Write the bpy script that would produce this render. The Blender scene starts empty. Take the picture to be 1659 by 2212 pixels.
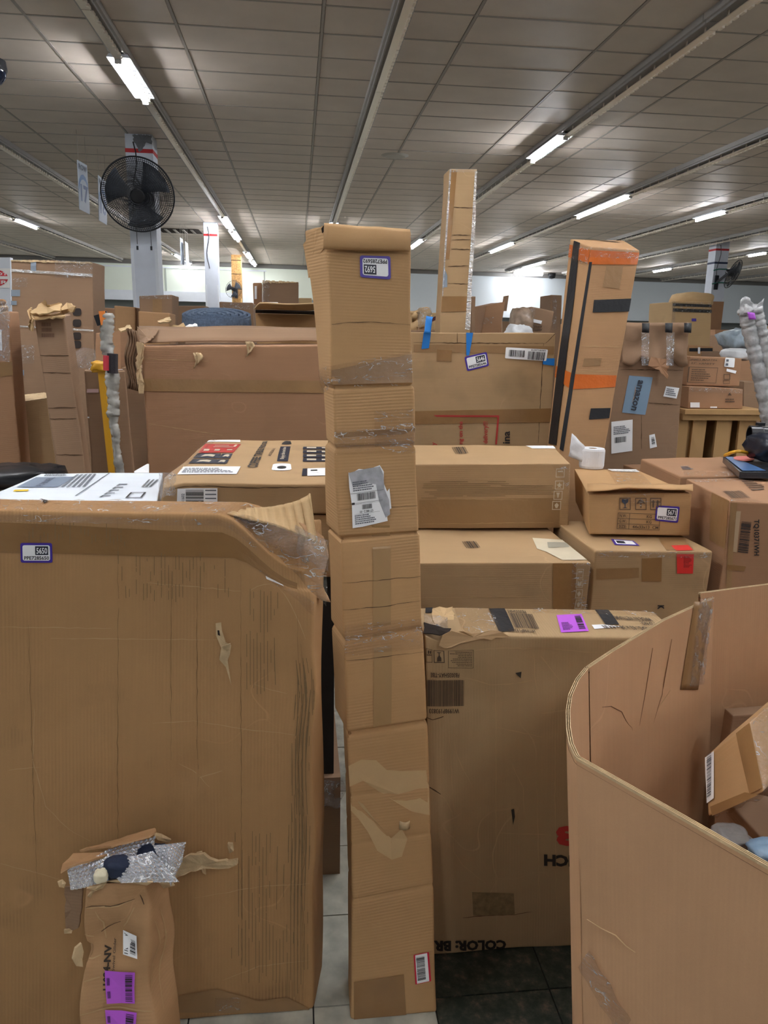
import bpy, bmesh, math, random
import numpy as np
from mathutils import Vector, noise

# ------------------------------------------------------------------ camera
F, CX, CY = 1640.0, 829.5, 1106.0
PITCH, YAW, ROLL = math.radians(-13.3), math.radians(-6.57), math.radians(1.15)
def Rz(a):
    c, s = math.cos(a), math.sin(a); return np.array([[c, -s, 0], [s, c, 0], [0, 0, 1.0]])
def Rx(a):
    c, s = math.cos(a), math.sin(a); return np.array([[1.0, 0, 0], [0, c, -s], [0, s, c]])
RM = Rz(YAW) @ Rx(math.pi / 2 + PITCH) @ Rz(ROLL)
EYE = np.array([0, 0, 1.65])
scene = bpy.context.scene
cd = bpy.data.cameras.new('camera'); cam = bpy.data.objects.new('camera', cd)
scene.collection.objects.link(cam); scene.camera = cam
from mathutils import Matrix
cam.matrix_world = Matrix.Translation(Vector(EYE)) @ Matrix([list(r) for r in RM]).to_4x4()
cd.sensor_fit = 'VERTICAL'; cd.sensor_height = 24.0; cd.lens = F * 24.0 / 2212.0
cd.clip_start = 0.05; cd.clip_end = 200
# ------------------------------------------------------------------ light and exposure
w = bpy.data.worlds.new('world'); scene.world = w; w.use_nodes = True
w.node_tree.nodes['Background'].inputs[0].default_value = (0.75, 0.8, 0.9, 1)
w.node_tree.nodes['Background'].inputs[1].default_value = 0.12
scene.view_settings.view_transform = 'Standard'; scene.view_settings.look = 'None'
scene.view_settings.gamma = 1.0; scene.view_settings.use_curve_mapping = False
scene.view_settings.exposure = 2.55
TUBE = 26.0        # strength of every lit tube
HC = 4.14          # ceiling height
PIT = 2.44         # pitch of the fixture rows

def ray(x, y): return RM @ np.array([(x - CX) / F, -(y - CY) / F, -1.0])
def atz(x, y, z):
    d = ray(x, y); return EYE + d * ((z - EYE[2]) / d[2])
def aty(x, y, Y):
    d = ray(x, y); return EYE + d * ((Y - EYE[1]) / d[1])
def atx(x, y, X):
    d = ray(x, y); return EYE + d * ((X - EYE[0]) / d[0])
C = scene.collection
rnd = random.Random(7)

# ------------------------------------------------------------------ materials
def srgb(r, g, b):
    f = lambda c: (c / 255 / 12.92) if c / 255 <= 0.04045 else ((c / 255 + 0.055) / 1.055) ** 2.4
    return (f(r), f(g), f(b), 1)
MATS = {}
def new_mat(name):
    m = bpy.data.materials.new(name); m.use_nodes = True; MATS[name] = m
    nt = m.node_tree; return m, nt, nt.nodes['Principled BSDF']
def plain(name, col, rough=0.6, metal=0.0, bump=0.0, bscale=60, var=0.0, vscale=6, coat=0):
    if name in MATS: return MATS[name]
    m, nt, b = new_mat(name)
    b.inputs['Base Color'].default_value = col; b.inputs['Roughness'].default_value = rough
    b.inputs['Metallic'].default_value = metal
    if coat: b.inputs['Coat Weight'].default_value = coat
    tc = nt.nodes.new('ShaderNodeTexCoord')
    if var:
        n = nt.nodes.new('ShaderNodeTexNoise'); n.inputs['Scale'].default_value = vscale; n.inputs['Detail'].default_value = 5
        nt.links.new(tc.outputs['Object'], n.inputs['Vector'])
        mr = nt.nodes.new('ShaderNodeMapRange'); mr.inputs[1].default_value = .3; mr.inputs[2].default_value = .7
        mr.inputs[3].default_value = 1 - var; mr.inputs[4].default_value = 1 + var
        nt.links.new(n.outputs[0], mr.inputs[0])
        h = nt.nodes.new('ShaderNodeHueSaturation'); h.inputs['Color'].default_value = col
        nt.links.new(mr.outputs[0], h.inputs['Value']); nt.links.new(h.outputs[0], b.inputs['Base Color'])
    if bump:
        n = nt.nodes.new('ShaderNodeTexNoise'); n.inputs['Scale'].default_value = bscale; n.inputs['Detail'].default_value = 4
        nt.links.new(tc.outputs['Object'], n.inputs['Vector'])
        bp = nt.nodes.new('ShaderNodeBump'); bp.inputs['Strength'].default_value = bump; bp.inputs['Distance'].default_value = .004
        nt.links.new(n.outputs[0], bp.inputs['Height']); nt.links.new(bp.outputs[0], b.inputs['Normal'])
    return m
def emis(name, col, s):
    m, nt, b = new_mat(name)
    b.inputs['Base Color'].default_value = col
    b.inputs['Emission Color'].default_value = col; b.inputs['Emission Strength'].default_value = s
    return m
def card(name, col, flute='h', scuff=0.25, flute_amt=0.5, period=0.0075, rough=0.75, wear=0.35):
    """cardboard: fluting lines run along u ('h') or v ('v'), blotches, streaky scuffs, fibre speckle"""
    if name in MATS: return MATS[name]
    m, nt, b = new_mat(name); N = nt.nodes.new; L = nt.links.new
    b.inputs['Roughness'].default_value = rough; b.inputs['Specular IOR Level'].default_value = 0.3
    uv = N('ShaderNodeUVMap'); uv.uv_map = 'UVMap'
    sep = N('ShaderNodeSeparateXYZ'); L(uv.outputs[0], sep.inputs[0])
    tc = N('ShaderNodeTexCoord')
    ax = sep.outputs[1] if flute == 'h' else sep.outputs[0]
    # flutes
    dist = N('ShaderNodeTexNoise'); dist.inputs['Scale'].default_value = 5; L(uv.outputs[0], dist.inputs['Vector'])
    ma = N('ShaderNodeMath'); ma.operation = 'MULTIPLY_ADD'; L(dist.outputs[0], ma.inputs[0]); ma.inputs[1].default_value = .006; L(ax, ma.inputs[2])
    mu = N('ShaderNodeMath'); mu.operation = 'MULTIPLY'; L(ma.outputs[0], mu.inputs[0]); mu.inputs[1].default_value = 2 * math.pi / period
    sn = N('ShaderNodeMath'); sn.operation = 'SINE'; L(mu.outputs[0], sn.inputs[0])
    # mask where flutes show
    mk = N('ShaderNodeTexNoise'); mk.inputs['Scale'].default_value = 2.3; mk.inputs['Detail'].default_value = 3
    mp = N('ShaderNodeMapping'); mp.inputs['Scale'].default_value = (1, 2.2, 1) if flute == 'h' else (2.2, 1, 1)
    L(uv.outputs[0], mp.inputs[0]); L(mp.outputs[0], mk.inputs['Vector'])
    mkr = N('ShaderNodeMapRange'); L(mk.outputs[0], mkr.inputs[0]); mkr.inputs[1].default_value = .42; mkr.inputs[2].default_value = .66
    fl = N('ShaderNodeMath'); fl.operation = 'MULTIPLY'; L(sn.outputs[0], fl.inputs[0]); L(mkr.outputs[0], fl.inputs[1])
    # value variation
    big = N('ShaderNodeTexNoise'); big.inputs['Scale'].default_value = 3.1; big.inputs['Detail'].default_value = 6; L(tc.outputs['Object'], big.inputs['Vector'])
    fine = N('ShaderNodeTexNoise'); fine.inputs['Scale'].default_value = 420; L(tc.outputs['Object'], fine.inputs['Vector'])
    st = N('ShaderNodeTexNoise'); st.inputs['Scale'].default_value = 1.0; st.inputs['Detail'].default_value = 8
    mp2 = N('ShaderNodeMapping'); mp2.inputs['Scale'].default_value = (4, 90, 1) if flute == 'h' else (90, 4, 1)
    L(uv.outputs[0], mp2.inputs[0]); L(mp2.outputs[0], st.inputs['Vector'])
    v = N('ShaderNodeMath'); v.operation = 'MULTIPLY_ADD'; L(big.outputs[0], v.inputs[0]); v.inputs[1].default_value = .34; v.inputs[2].default_value = .83 - .05
    v2 = N('ShaderNodeMath'); v2.operation = 'MULTIPLY_ADD'; L(fine.outputs[0], v2.inputs[0]); v2.inputs[1].default_value = .10; L(v.outputs[0], v2.inputs[2])
    v3 = N('ShaderNodeMath'); v3.operation = 'MULTIPLY_ADD'; L(fl.outputs[0], v3.inputs[0]); v3.inputs[1].default_value = .035 * flute_amt * 2; L(v2.outputs[0], v3.inputs[2])
    v4 = N('ShaderNodeMath'); v4.operation = 'MULTIPLY_ADD'; L(st.outputs[0], v4.inputs[0]); v4.inputs[1].default_value = .12; L(v3.outputs[0], v4.inputs[2])
    h = N('ShaderNodeHueSaturation'); h.inputs['Color'].default_value = col; L(v4.outputs[0], h.inputs['Value'])
    # dark scuffs lying on flute ridges
    sc = N('ShaderNodeTexNoise'); sc.inputs['Scale'].default_value = 4.0; sc.inputs['Detail'].default_value = 5; L(tc.outputs['Object'], sc.inputs['Vector'])
    scr = N('ShaderNodeMapRange'); L(sc.outputs[0], scr.inputs[0]); scr.inputs[1].default_value = .60; scr.inputs[2].default_value = .74
    s1 = N('ShaderNodeMath'); s1.operation = 'MULTIPLY'; L(scr.outputs[0], s1.inputs[0])
    sr = N('ShaderNodeMapRange'); L(sn.outputs[0], sr.inputs[0]); sr.inputs[1].default_value = -1; sr.inputs[3].default_value = .15
    L(sr.outputs[0], s1.inputs[1])
    s2 = N('ShaderNodeMath'); s2.operation = 'MULTIPLY'; L(s1.outputs[0], s2.inputs[0]); s2.inputs[1].default_value = scuff
    mx = N('ShaderNodeMixRGB'); L(s2.outputs[0], mx.inputs[0]); L(h.outputs[0], mx.inputs[1]); mx.inputs[2].default_value = (col[0] * .28, col[1] * .3, col[2] * .34, 1)
    # pale worn creases: voronoi edges, sparse
    vo = N('ShaderNodeTexVoronoi'); vo.feature = 'DISTANCE_TO_EDGE'; vo.inputs['Scale'].default_value = 2.1
    nz = N('ShaderNodeTexNoise'); nz.inputs['Scale'].default_value = 3; L(tc.outputs['Object'], nz.inputs['Vector'])
    vm = N('ShaderNodeVectorMath'); vm.operation = 'MULTIPLY_ADD'; L(nz.outputs['Color'], vm.inputs[0]); vm.inputs[1].default_value = (.5, .5, .5); L(tc.outputs['Object'], vm.inputs[2])
    L(vm.outputs[0], vo.inputs['Vector'])
    vr = N('ShaderNodeMapRange'); L(vo.outputs['Distance'], vr.inputs[0]); vr.inputs[1].default_value = 0; vr.inputs[2].default_value = .006; vr.inputs[3].default_value = 1; vr.inputs[4].default_value = 0
    vg = N('ShaderNodeTexNoise'); vg.inputs['Scale'].default_value = 2.7; vg.inputs['W'].default_value if False else None
    mp3 = N('ShaderNodeMapping'); mp3.inputs['Location'].default_value = (3.3, 1.7, 9.1); L(tc.outputs['Object'], mp3.inputs[0]); L(mp3.outputs[0], vg.inputs['Vector'])
    vgr = N('ShaderNodeMapRange'); L(vg.outputs[0], vgr.inputs[0]); vgr.inputs[1].default_value = .52; vgr.inputs[2].default_value = .62; vgr.inputs[4].default_value = wear
    vx = N('ShaderNodeMath'); vx.operation = 'MULTIPLY'; L(vr.outputs[0], vx.inputs[0]); L(vgr.outputs[0], vx.inputs[1])
    mx2 = N('ShaderNodeMixRGB'); L(vx.outputs[0], mx2.inputs[0]); L(mx.outputs[0], mx2.inputs[1])
    mx2.inputs[2].default_value = (min(1, col[0] * 1.5), min(1, col[1] * 1.5), min(1, col[2] * 1.6), 1)
    L(mx2.outputs[0], b.inputs['Base Color'])
    # relief
    hh = N('ShaderNodeMath'); hh.operation = 'MULTIPLY_ADD'; L(fl.outputs[0], hh.inputs[0]); hh.inputs[1].default_value = .25 * flute_amt; L(big.outputs[0], hh.inputs[2])
    hh2 = N('ShaderNodeMath'); hh2.operation = 'MULTIPLY_ADD'; L(vx.outputs[0], hh2.inputs[0]); hh2.inputs[1].default_value = -.9; L(hh.outputs[0], hh2.inputs[2])
    bp = N('ShaderNodeBump'); bp.inputs['Strength'].default_value = .35; bp.inputs['Distance'].default_value = .003
    L(hh2.outputs[0], bp.inputs['Height']); L(bp.outputs[0], b.inputs['Normal'])
    return m
def film(name, clear=.78, tint=(1, 1, 1, 1), rough=.12, scale=(40, 40, 40), strength=1.0, dist=.01, milk=.55):
    """see-through plastic film or tape with crinkles that catch the lamps, plus painted white glints"""
    if name in MATS: return MATS[name]
    m, nt, b = new_mat(name); N = nt.nodes.new; L = nt.links.new
    out = nt.nodes['Material Output']
    b.inputs['Base Color'].default_value = tint; b.inputs['Roughness'].default_value = rough
    b.inputs['Specular IOR Level'].default_value = 1.0
    tr = N('ShaderNodeBsdfTransparent'); tr.inputs[0].default_value = tint
    tc = N('ShaderNodeTexCoord'); mp = N('ShaderNodeMapping'); mp.inputs['Scale'].default_value = scale
    L(tc.outputs['Object'], mp.inputs[0])
    n = N('ShaderNodeTexNoise'); n.inputs['Scale'].default_value = 1; n.inputs['Detail'].default_value = 3; n.inputs['Distortion'].default_value = 1.2
    L(mp.outputs[0], n.inputs['Vector'])
    bp = N('ShaderNodeBump'); bp.inputs['Strength'].default_value = strength; bp.inputs['Distance'].default_value = dist
    L(n.outputs[0], bp.inputs['Height']); L(bp.outputs[0], b.inputs['Normal'])
    gl = N('ShaderNodeBsdfGlossy'); gl.inputs['Roughness'].default_value = rough * .7; gl.inputs[0].default_value = (1, 1, 1, 1); L(bp.outputs[0], gl.inputs['Normal'])
    fr = N('ShaderNodeLayerWeight'); fr.inputs['Blend'].default_value = .35; L(bp.outputs[0], fr.inputs['Normal'])
    ad = N('ShaderNodeMath'); ad.operation = 'MULTIPLY_ADD'; L(fr.outputs['Facing'], ad.inputs[0]); ad.inputs[1].default_value = .3; ad.inputs[2].default_value = milk
    mx0 = N('ShaderNodeMixShader'); L(ad.outputs[0], mx0.inputs[0]); L(b.outputs[0], mx0.inputs[1]); L(gl.outputs[0], mx0.inputs[2])
    # painted glints on folded crinkles: thin white contour lines of a noise field, sparse
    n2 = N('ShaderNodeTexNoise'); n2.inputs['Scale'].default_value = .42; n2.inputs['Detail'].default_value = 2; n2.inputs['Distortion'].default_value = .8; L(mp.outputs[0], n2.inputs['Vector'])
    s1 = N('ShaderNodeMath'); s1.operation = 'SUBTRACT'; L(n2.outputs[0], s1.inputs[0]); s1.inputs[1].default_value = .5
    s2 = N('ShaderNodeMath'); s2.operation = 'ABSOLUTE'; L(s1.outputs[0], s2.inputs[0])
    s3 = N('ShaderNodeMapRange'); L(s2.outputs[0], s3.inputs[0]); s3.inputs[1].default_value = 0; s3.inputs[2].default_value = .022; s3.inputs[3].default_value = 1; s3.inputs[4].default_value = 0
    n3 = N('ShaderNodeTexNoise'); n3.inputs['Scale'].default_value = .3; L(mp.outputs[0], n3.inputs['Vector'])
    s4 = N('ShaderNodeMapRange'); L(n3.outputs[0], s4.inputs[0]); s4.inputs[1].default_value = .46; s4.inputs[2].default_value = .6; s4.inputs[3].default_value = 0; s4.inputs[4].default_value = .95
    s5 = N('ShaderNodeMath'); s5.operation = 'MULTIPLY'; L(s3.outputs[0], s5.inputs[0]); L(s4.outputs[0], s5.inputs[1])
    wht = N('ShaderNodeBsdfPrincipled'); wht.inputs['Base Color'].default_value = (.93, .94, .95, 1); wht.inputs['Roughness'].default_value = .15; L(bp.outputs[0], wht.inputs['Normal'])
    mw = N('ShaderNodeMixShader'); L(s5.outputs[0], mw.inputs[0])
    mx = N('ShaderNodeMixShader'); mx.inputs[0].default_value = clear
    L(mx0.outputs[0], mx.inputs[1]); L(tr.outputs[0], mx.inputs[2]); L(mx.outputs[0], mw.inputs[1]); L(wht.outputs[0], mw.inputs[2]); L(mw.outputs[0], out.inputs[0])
    return m
K = {}
K['a'] = card('kraft_plain', srgb(174, 136, 98), 'h')
K['av'] = card('kraft_upright_flutes', srgb(168, 130, 89), 'v', scuff=.5, flute_amt=.8, wear=.5)
K['b'] = card('kraft_golden', srgb(178, 141, 98), 'h', scuff=.2, flute_amt=.9, wear=.15)
K['c'] = card('kraft_olive', srgb(170, 140, 103), 'h', scuff=.45, wear=.3)
K['cv'] = card('kraft_olive_upright', srgb(166, 139, 103), 'v', scuff=.3, wear=.8, flute_amt=.5)
K['d'] = card('kraft_reddish', srgb(160, 122, 92), 'h', scuff=.2)
K['dv'] = card('kraft_reddish_upright', srgb(188, 148, 112), 'v', scuff=.12, wear=.3, flute_amt=.25)
K['e'] = card('kraft_pale', srgb(190, 160, 118), 'h', scuff=.2)
K['f'] = card('kraft_dull_brown', srgb(142, 114, 90), 'h', scuff=.15)
K['w'] = card('white_board', srgb(215, 222, 230), 'h', scuff=.1, flute_amt=.2, wear=.1)
torn = plain('torn_paper_fibre', srgb(196, 170, 132), .9, bump=.6, bscale=90, var=.15, vscale=30)
btape = plain('brown_packing_tape', srgb(146, 110, 70), .2, bump=.35, bscale=35, var=.08, vscale=9)
btape2 = plain('tan_packing_tape', srgb(152, 118, 80), .3, bump=.35, bscale=35, var=.08, vscale=9)
paper = plain('white_label_paper', srgb(246, 248, 250), .5, var=.03)
ink = plain('black_ink', srgb(34, 32, 34), .6)
inkb = plain('faded_brown_ink', srgb(92, 72, 54), .7)
inkg = plain('grey_ink', srgb(96, 100, 110), .7)
inkr = plain('red_ink', srgb(176, 48, 42), .6)
inkw = plain('white_ink', srgb(205, 192, 168), .7)
redp = plain('red_label_paper', srgb(222, 52, 48), .4)
indigo = plain('indigo_label_border', srgb(70, 48, 160), .4)
navy = plain('navy_block', srgb(28, 34, 52), .5)
violet = plain('violet_label_paper', srgb(190, 92, 222), .5)
orange = plain('orange_shiny_tape', srgb(202, 104, 38), .22, bump=.7, bscale=28, var=.1)
btp = plain('black_tape', srgb(17, 19, 25), .55, bump=.3)
bluet = plain('blue_painter_tape', srgb(24, 122, 205), .55, bump=.2)
duct = plain('grey_blue_duct_tape', srgb(128, 140, 152), .4, bump=.3)
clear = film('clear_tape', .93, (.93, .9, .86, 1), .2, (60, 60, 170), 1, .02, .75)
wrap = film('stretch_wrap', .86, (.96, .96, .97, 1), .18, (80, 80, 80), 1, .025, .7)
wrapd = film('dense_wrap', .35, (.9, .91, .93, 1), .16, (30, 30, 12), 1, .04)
darkm = plain('dark_inside', srgb(40, 30, 24), .9)
black = plain('black_plastic', srgb(22, 24, 29), .35)
blackr = plain('black_wire_enamel', srgb(30, 33, 40), .5)
white = plain('white_paint', srgb(214, 220, 228), .6, var=.05, vscale=3)
steel = plain('grey_steel', srgb(150, 152, 155), .35, .6)
mirror = plain('bright_reflector', srgb(245, 236, 222), .3, .75, bump=.4, bscale=12)
felt = plain('blue_grey_felt', srgb(98, 114, 136), 1, bump=1, bscale=150, var=.25, vscale=60)
wood = card('pallet_wood', srgb(178, 142, 96), 'v', scuff=.4, flute_amt=0, wear=0)

# ------------------------------------------------------------------ object helpers
def link(name, me, mat=None, parent=None, label=None, cat=None, group=None, kind=None, smooth=False, loc=None):
    o = bpy.data.objects.new(name, me)
    C.objects.link(o)
    if mat and me is not None:
        for mm in (mat if isinstance(mat, (list, tuple)) else [mat]):
            me.materials.append(mm)
    if parent: o.parent = parent; o.matrix_parent_inverse = parent.matrix_basis.inverted()
    if label: o['label'] = label
    if cat: o['category'] = cat
    if group: o['group'] = group
    if kind: o['kind'] = kind
    if smooth and me is not None:
        me.polygons.foreach_set('use_smooth', [True] * len(me.polygons))
    return o
def mesh(verts, faces, uvs=None, origin=None):
    me = bpy.data.meshes.new('m')
    if origin is not None: verts = [(v[0] - origin[0], v[1] - origin[1], v[2] - origin[2]) for v in verts]
    me.from_pydata([tuple(float(c) for c in v) for v in verts], [], faces)
    if uvs is not None:
        ul = me.uv_layers.new(name='UVMap')
        ul.data.foreach_set('uv', [float(c) for f in uvs for p in f for c in p])
    me.update(); return me
def obj(name, verts, faces, mat, parent=None, uvs=None, label=None, cat=None, group=None, kind=None, smooth=False):
    """a mesh whose origin sits at its base (top level) or at its parent's origin (a part)"""
    if parent is None:
        a = np.array(verts); org = (a[:, 0].mean(), a[:, 1].mean(), a[:, 2].min())
    else: org = ORG[parent.name]
    o = link(name, mesh(verts, faces, uvs, org), mat, None, label, cat, group, kind, smooth)
    if parent is None: o.location = org
    else: o.parent = parent
    ORG[o.name] = org
    return o
ORG = {}
def empty(name, loc, label, cat, group=None):
    o = bpy.data.objects.new(name, None); C.objects.link(o); o.location = loc
    o['label'] = label; o['category'] = cat
    if group: o['group'] = group
    ORG[o.name] = tuple(loc); return o
def dup(root, off, label=None, group=None):
    r = root.copy(); C.objects.link(r); r.location = Vector(root.location) + Vector(off)
    if label: r['label'] = label
    if group: r['group'] = group
    for ch in list(root.children):
        c = ch.copy(); C.objects.link(c); c.parent = r
        for g in list(ch.children):
            d = g.copy(); C.objects.link(d); d.parent = c
    return r
class MB:
    """collects simple solids into one mesh"""
    def __init__(s): s.v = []; s.f = []
    def box(s, x0, x1, y0, y1, z0, z1):
        b = len(s.v)
        s.v += [(x0, y0, z0), (x1, y0, z0), (x1, y1, z0), (x0, y1, z0), (x0, y0, z1), (x1, y0, z1), (x1, y1, z1), (x0, y1, z1)]
        s.f += [tuple(b + i for i in q) for q in ((0, 3, 2, 1), (4, 5, 6, 7), (0, 1, 5, 4), (1, 2, 6, 5), (2, 3, 7, 6), (3, 0, 4, 7))]
        return s
    def hexa(s, p8):
        b = len(s.v); s.v += [tuple(p) for p in p8]
        s.f += [tuple(b + i for i in q) for q in ((0, 3, 2, 1), (4, 5, 6, 7), (0, 1, 5, 4), (1, 2, 6, 5), (2, 3, 7, 6), (3, 0, 4, 7))]
        return s
    def bar(s, a, b, w, h=None, up=(0, 0, 1)):
        a = Vector(a); b = Vector(b); d = (b - a).normalized(); h = h or w
        u = Vector(up)
        if abs(d.dot(u)) > .95: u = Vector((0, 1, 0))
        x = d.cross(u).normalized() * w / 2; y = x.cross(d).normalized() * h / 2
        return s.hexa([a - x - y, a + x - y, a + x + y, a - x + y, b - x - y, b + x - y, b + x + y, b - x + y])
    def tube(s, pts, r, n=6, closed=False, taper=None):
        pts = [Vector(p) for p in pts]; m = len(pts); base = len(s.v)
        for i, p in enumerate(pts):
            if closed: d = (pts[(i + 1) % m] - pts[i - 1])
            else: d = pts[min(i + 1, m - 1)] - pts[max(i - 1, 0)]
            d.normalize(); u = Vector((0, 0, 1)) if abs(d.z) < .9 else Vector((1, 0, 0))
            x = d.cross(u).normalized(); y = x.cross(d)
            rr = r if taper is None else taper[i]
            for k in range(n):
                a = 2 * math.pi * k / n; s.v.append(tuple(p + (x * math.cos(a) + y * math.sin(a)) * rr))
        for i in range(m if closed else m - 1):
            for k in range(n):
                j = (i + 1) % m
                s.f.append((base + i * n + k, base + i * n + (k + 1) % n, base + j * n + (k + 1) % n, base + j * n + k))
        if not closed:
            s.f.append(tuple(base + k for k in range(n))[::-1]); s.f.append(tuple(base + (m - 1) * n + k for k in range(n)))
        return s
    def lathe(s, c, prof, n=24, axis='z'):
        base = len(s.v); c = Vector(c)
        for (r, h) in prof:
            for k in range(n):
                a = 2 * math.pi * k / n; p = Vector((r * math.cos(a), r * math.sin(a), h))
                if axis == 'y': p = Vector((p.x, p.z, p.y))
                if axis == 'x': p = Vector((p.z, p.x, p.y))
                s.v.append(tuple(c + p))
        for i in range(len(prof) - 1):
            for k in range(n):
                s.f.append((base + i * n + k, base + i * n + (k + 1) % n, base + (i + 1) * n + (k + 1) % n, base + (i + 1) * n + k))
        return s
    def xf(s, M):
        s.v = [tuple(M @ Vector(v)) for v in s.v]; return s
    def uvs(s):
        out = []
        for f in s.f:
            a, b, c = (np.array(s.v[f[i]], float) for i in (0, 1, 2)); n = np.abs(np.cross(b - a, c - a)); k = int(n.argmax())
            ij = [(1, 2), (0, 2), (0, 1)][k]
            out.append([(s.v[i][ij[0]], s.v[i][ij[1]]) for i in f])
        return out
    def make(s, name, mat, parent=None, smooth=False, **k):
        return obj(name, s.v, s.f, mat, parent, s.uvs(), smooth=smooth, **k)

# ------------------------------------------------------------------ cartons
class Box:
    """carton with rounded, slightly dented faces. L[i][j] = four upright edges, each a list of 3D points bottom to top."""
    def __init__(s, edges, r=.006, amp=.003, freq=4.0, dents=(), grooves=(), seed=0, step=.04):
        s.E = [[[np.array(p, float) for p in edges[i][j]] for j in (0, 1)] for i in (0, 1)]
        s.r, s.amp, s.freq, s.dents, s.grooves, s.seed, s.step = r, amp, freq, dents, grooves, seed, step
        e = s.E[0][0]; n = len(e)
        d = [0.0]
        for a, b in zip(e[:-1], e[1:]): d.append(d[-1] + max(1e-4, np.linalg.norm(b - a)))
        s.Lz = d[-1]; s.wn = [x / s.Lz for x in d]
        s.Lx = max(.01, (np.linalg.norm(s.E[1][0][0] - s.E[0][0][0]) + np.linalg.norm(s.E[1][0][-1] - s.E[0][0][-1])) / 2)
        s.Ly = max(.01, (np.linalg.norm(s.E[0][1][0] - s.E[0][0][0]) + np.linalg.norm(s.E[0][1][-1] - s.E[0][0][-1])) / 2)
        s.r = min(s.r * .55, s.Lx * .2, s.Ly * .2)
        ax = s.E[1][0][0] - s.E[0][0][0]; ay = s.E[0][1][0] - s.E[0][0][0]; az = s.E[0][0][-1] - s.E[0][0][0]
        s.A = [ax / np.linalg.norm(ax), ay / np.linalg.norm(ay), az / np.linalg.norm(az)]
    def edge(s, i, j, w):
        e = s.E[i][j]
        if w <= 0: return e[0] + (e[1] - e[0]) * (w / max(1e-6, s.wn[1]))
        if w >= 1: return e[-1] + (e[-1] - e[-2]) * ((w - 1) / max(1e-6, 1 - s.wn[-2]))
        for k in range(len(e) - 1):
            if w <= s.wn[k + 1]:
                t = (w - s.wn[k]) / (s.wn[k + 1] - s.wn[k]); return e[k] + (e[k + 1] - e[k]) * t
        return e[-1]
    def tri(s, p):
        a, b, w = p[0] / s.Lx, p[1] / s.Ly, p[2] / s.Lz
        e00, e10, e01, e11 = s.edge(0, 0, w), s.edge(1, 0, w), s.edge(0, 1, w), s.edge(1, 1, w)
        return (e00 * (1 - a) + e10 * a) * (1 - b) + (e01 * (1 - a) + e11 * a) * b
    def S(s, p, off=0.0):
        L = (s.Lx, s.Ly, s.Lz); r = s.r
        q = [min(max(p[k], r), L[k] - r) for k in range(3)]
        d = np.array([p[k] - q[k] for k in range(3)]); n = np.linalg.norm(d)
        if n > 1e-9:
            nn = d / n; pp = np.array(q) + nn * r
        else:
            pp = np.array(p, float); nn = np.zeros(3)
        W = s.tri(pp)
        nv = s.A[0] * nn[0] + s.A[1] * nn[1] + s.A[2] * nn[2]
        t = s.amp * (noise.noise(Vector((W[0] * s.freq + s.seed * 7.3, W[1] * s.freq, W[2] * s.freq))) * 1.4)
        for (w0, dep, sg) in s.grooves:
            x = (pp[2] - w0 * s.Lz) / sg
            if abs(x) < 3: t -= dep * math.exp(-x * x)
        W = W + nv * (t + off)
        for (c, R, v) in s.dents:
            dd = np.linalg.norm(W - np.array(c)) / R
            if dd < 1:
                k = (1 - dd * dd) ** 2; W = W + np.array(v) * k
        return W
    def lines(s, L, extra=()):
        r = s.r; out = {0.0, r * .3, r, r * 1.7, L - r * 1.7, L - r, L - r * .3, L}
        n = max(1, int(round((L - 2 * r) / s.step)))
        for i in range(1, n): out.add(r + (L - 2 * r) * i / n)
        for e in extra: out.add(min(max(e, 0), L))
        o = sorted(out); res = [o[0]]
        for x in o[1:]:
            if x - res[-1] > 1e-4: res.append(x)
        return res
    def fpt(s, face, u, v):
        """face local metres -> box metres"""
        if face == 'F': return (u, 0, v)
        if face == 'B': return (s.Lx - u, s.Ly, v)
        if face == 'L': return (0, s.Ly - u, v)
        if face == 'R': return (s.Lx, u, v)
        if face == 'T': return (u, v, s.Lz)
        if face == 'D': return (u, s.Ly - v, 0)
    def size(s, face): return {'F': (s.Lx, s.Lz), 'B': (s.Lx, s.Lz), 'L': (s.Ly, s.Lz), 'R': (s.Ly, s.Lz), 'T': (s.Lx, s.Ly), 'D': (s.Lx, s.Ly)}[face]
    def P(s, face, u, v, off=0.0): return s.S(s.fpt(face, u, v), off)
    def build(s, name, mat, label, cat='box', group=None, faces='FBLRTD', parent=None, mats=None):
        V = []; Fc = []; UV = []; mi = []; idx = {}
        ex = []
        for (w0, dep, sg) in s.grooves: ex += [w0 * s.Lz + k * sg for k in (-1.6, -.8, 0, .8, 1.6)]
        ex += [w_ * s.Lz for w_ in s.wn]
        lx, ly, lz = s.lines(s.Lx), s.lines(s.Ly), s.lines(s.Lz, ex)
        for fc in faces:
            gu = lx if fc in 'FBTD' else ly
            gv = lz if fc in 'FBLR' else ly
            if fc in 'BL' or fc == 'D':
                if fc in 'BL': gu = [(s.Lx if fc == 'B' else s.Ly) - x for x in gu][::-1]
                if fc == 'D': gv = [s.Ly - x for x in gv][::-1]
            ids = []
            for v in gv:
                row = []
                for u in gu:
                    p = s.fpt(fc, u, v); key = tuple(round(c, 5) for c in p)
                    if key not in idx:
                        idx[key] = len(V); V.append(s.S(p))
                    row.append(idx[key])
                ids.append(row)
            for a in range(len(gv) - 1):
                for b in range(len(gu) - 1):
                    q = (ids[a][b], ids[a][b + 1], ids[a + 1][b + 1], ids[a + 1][b])
                    if len(set(q)) < 3: continue
                    Fc.append(q); UV.append([(gu[b], gv[a]), (gu[b + 1], gv[a]), (gu[b + 1], gv[a + 1]), (gu[b], gv[a + 1])])
                    mi.append((mats or {}).get(fc, 0))
        s.o = obj(name, V, Fc, mat, parent, UV, label, cat, group, smooth=True)
        if mats: s.o.data.polygons.foreach_set('material_index', mi)
        return s
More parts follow.
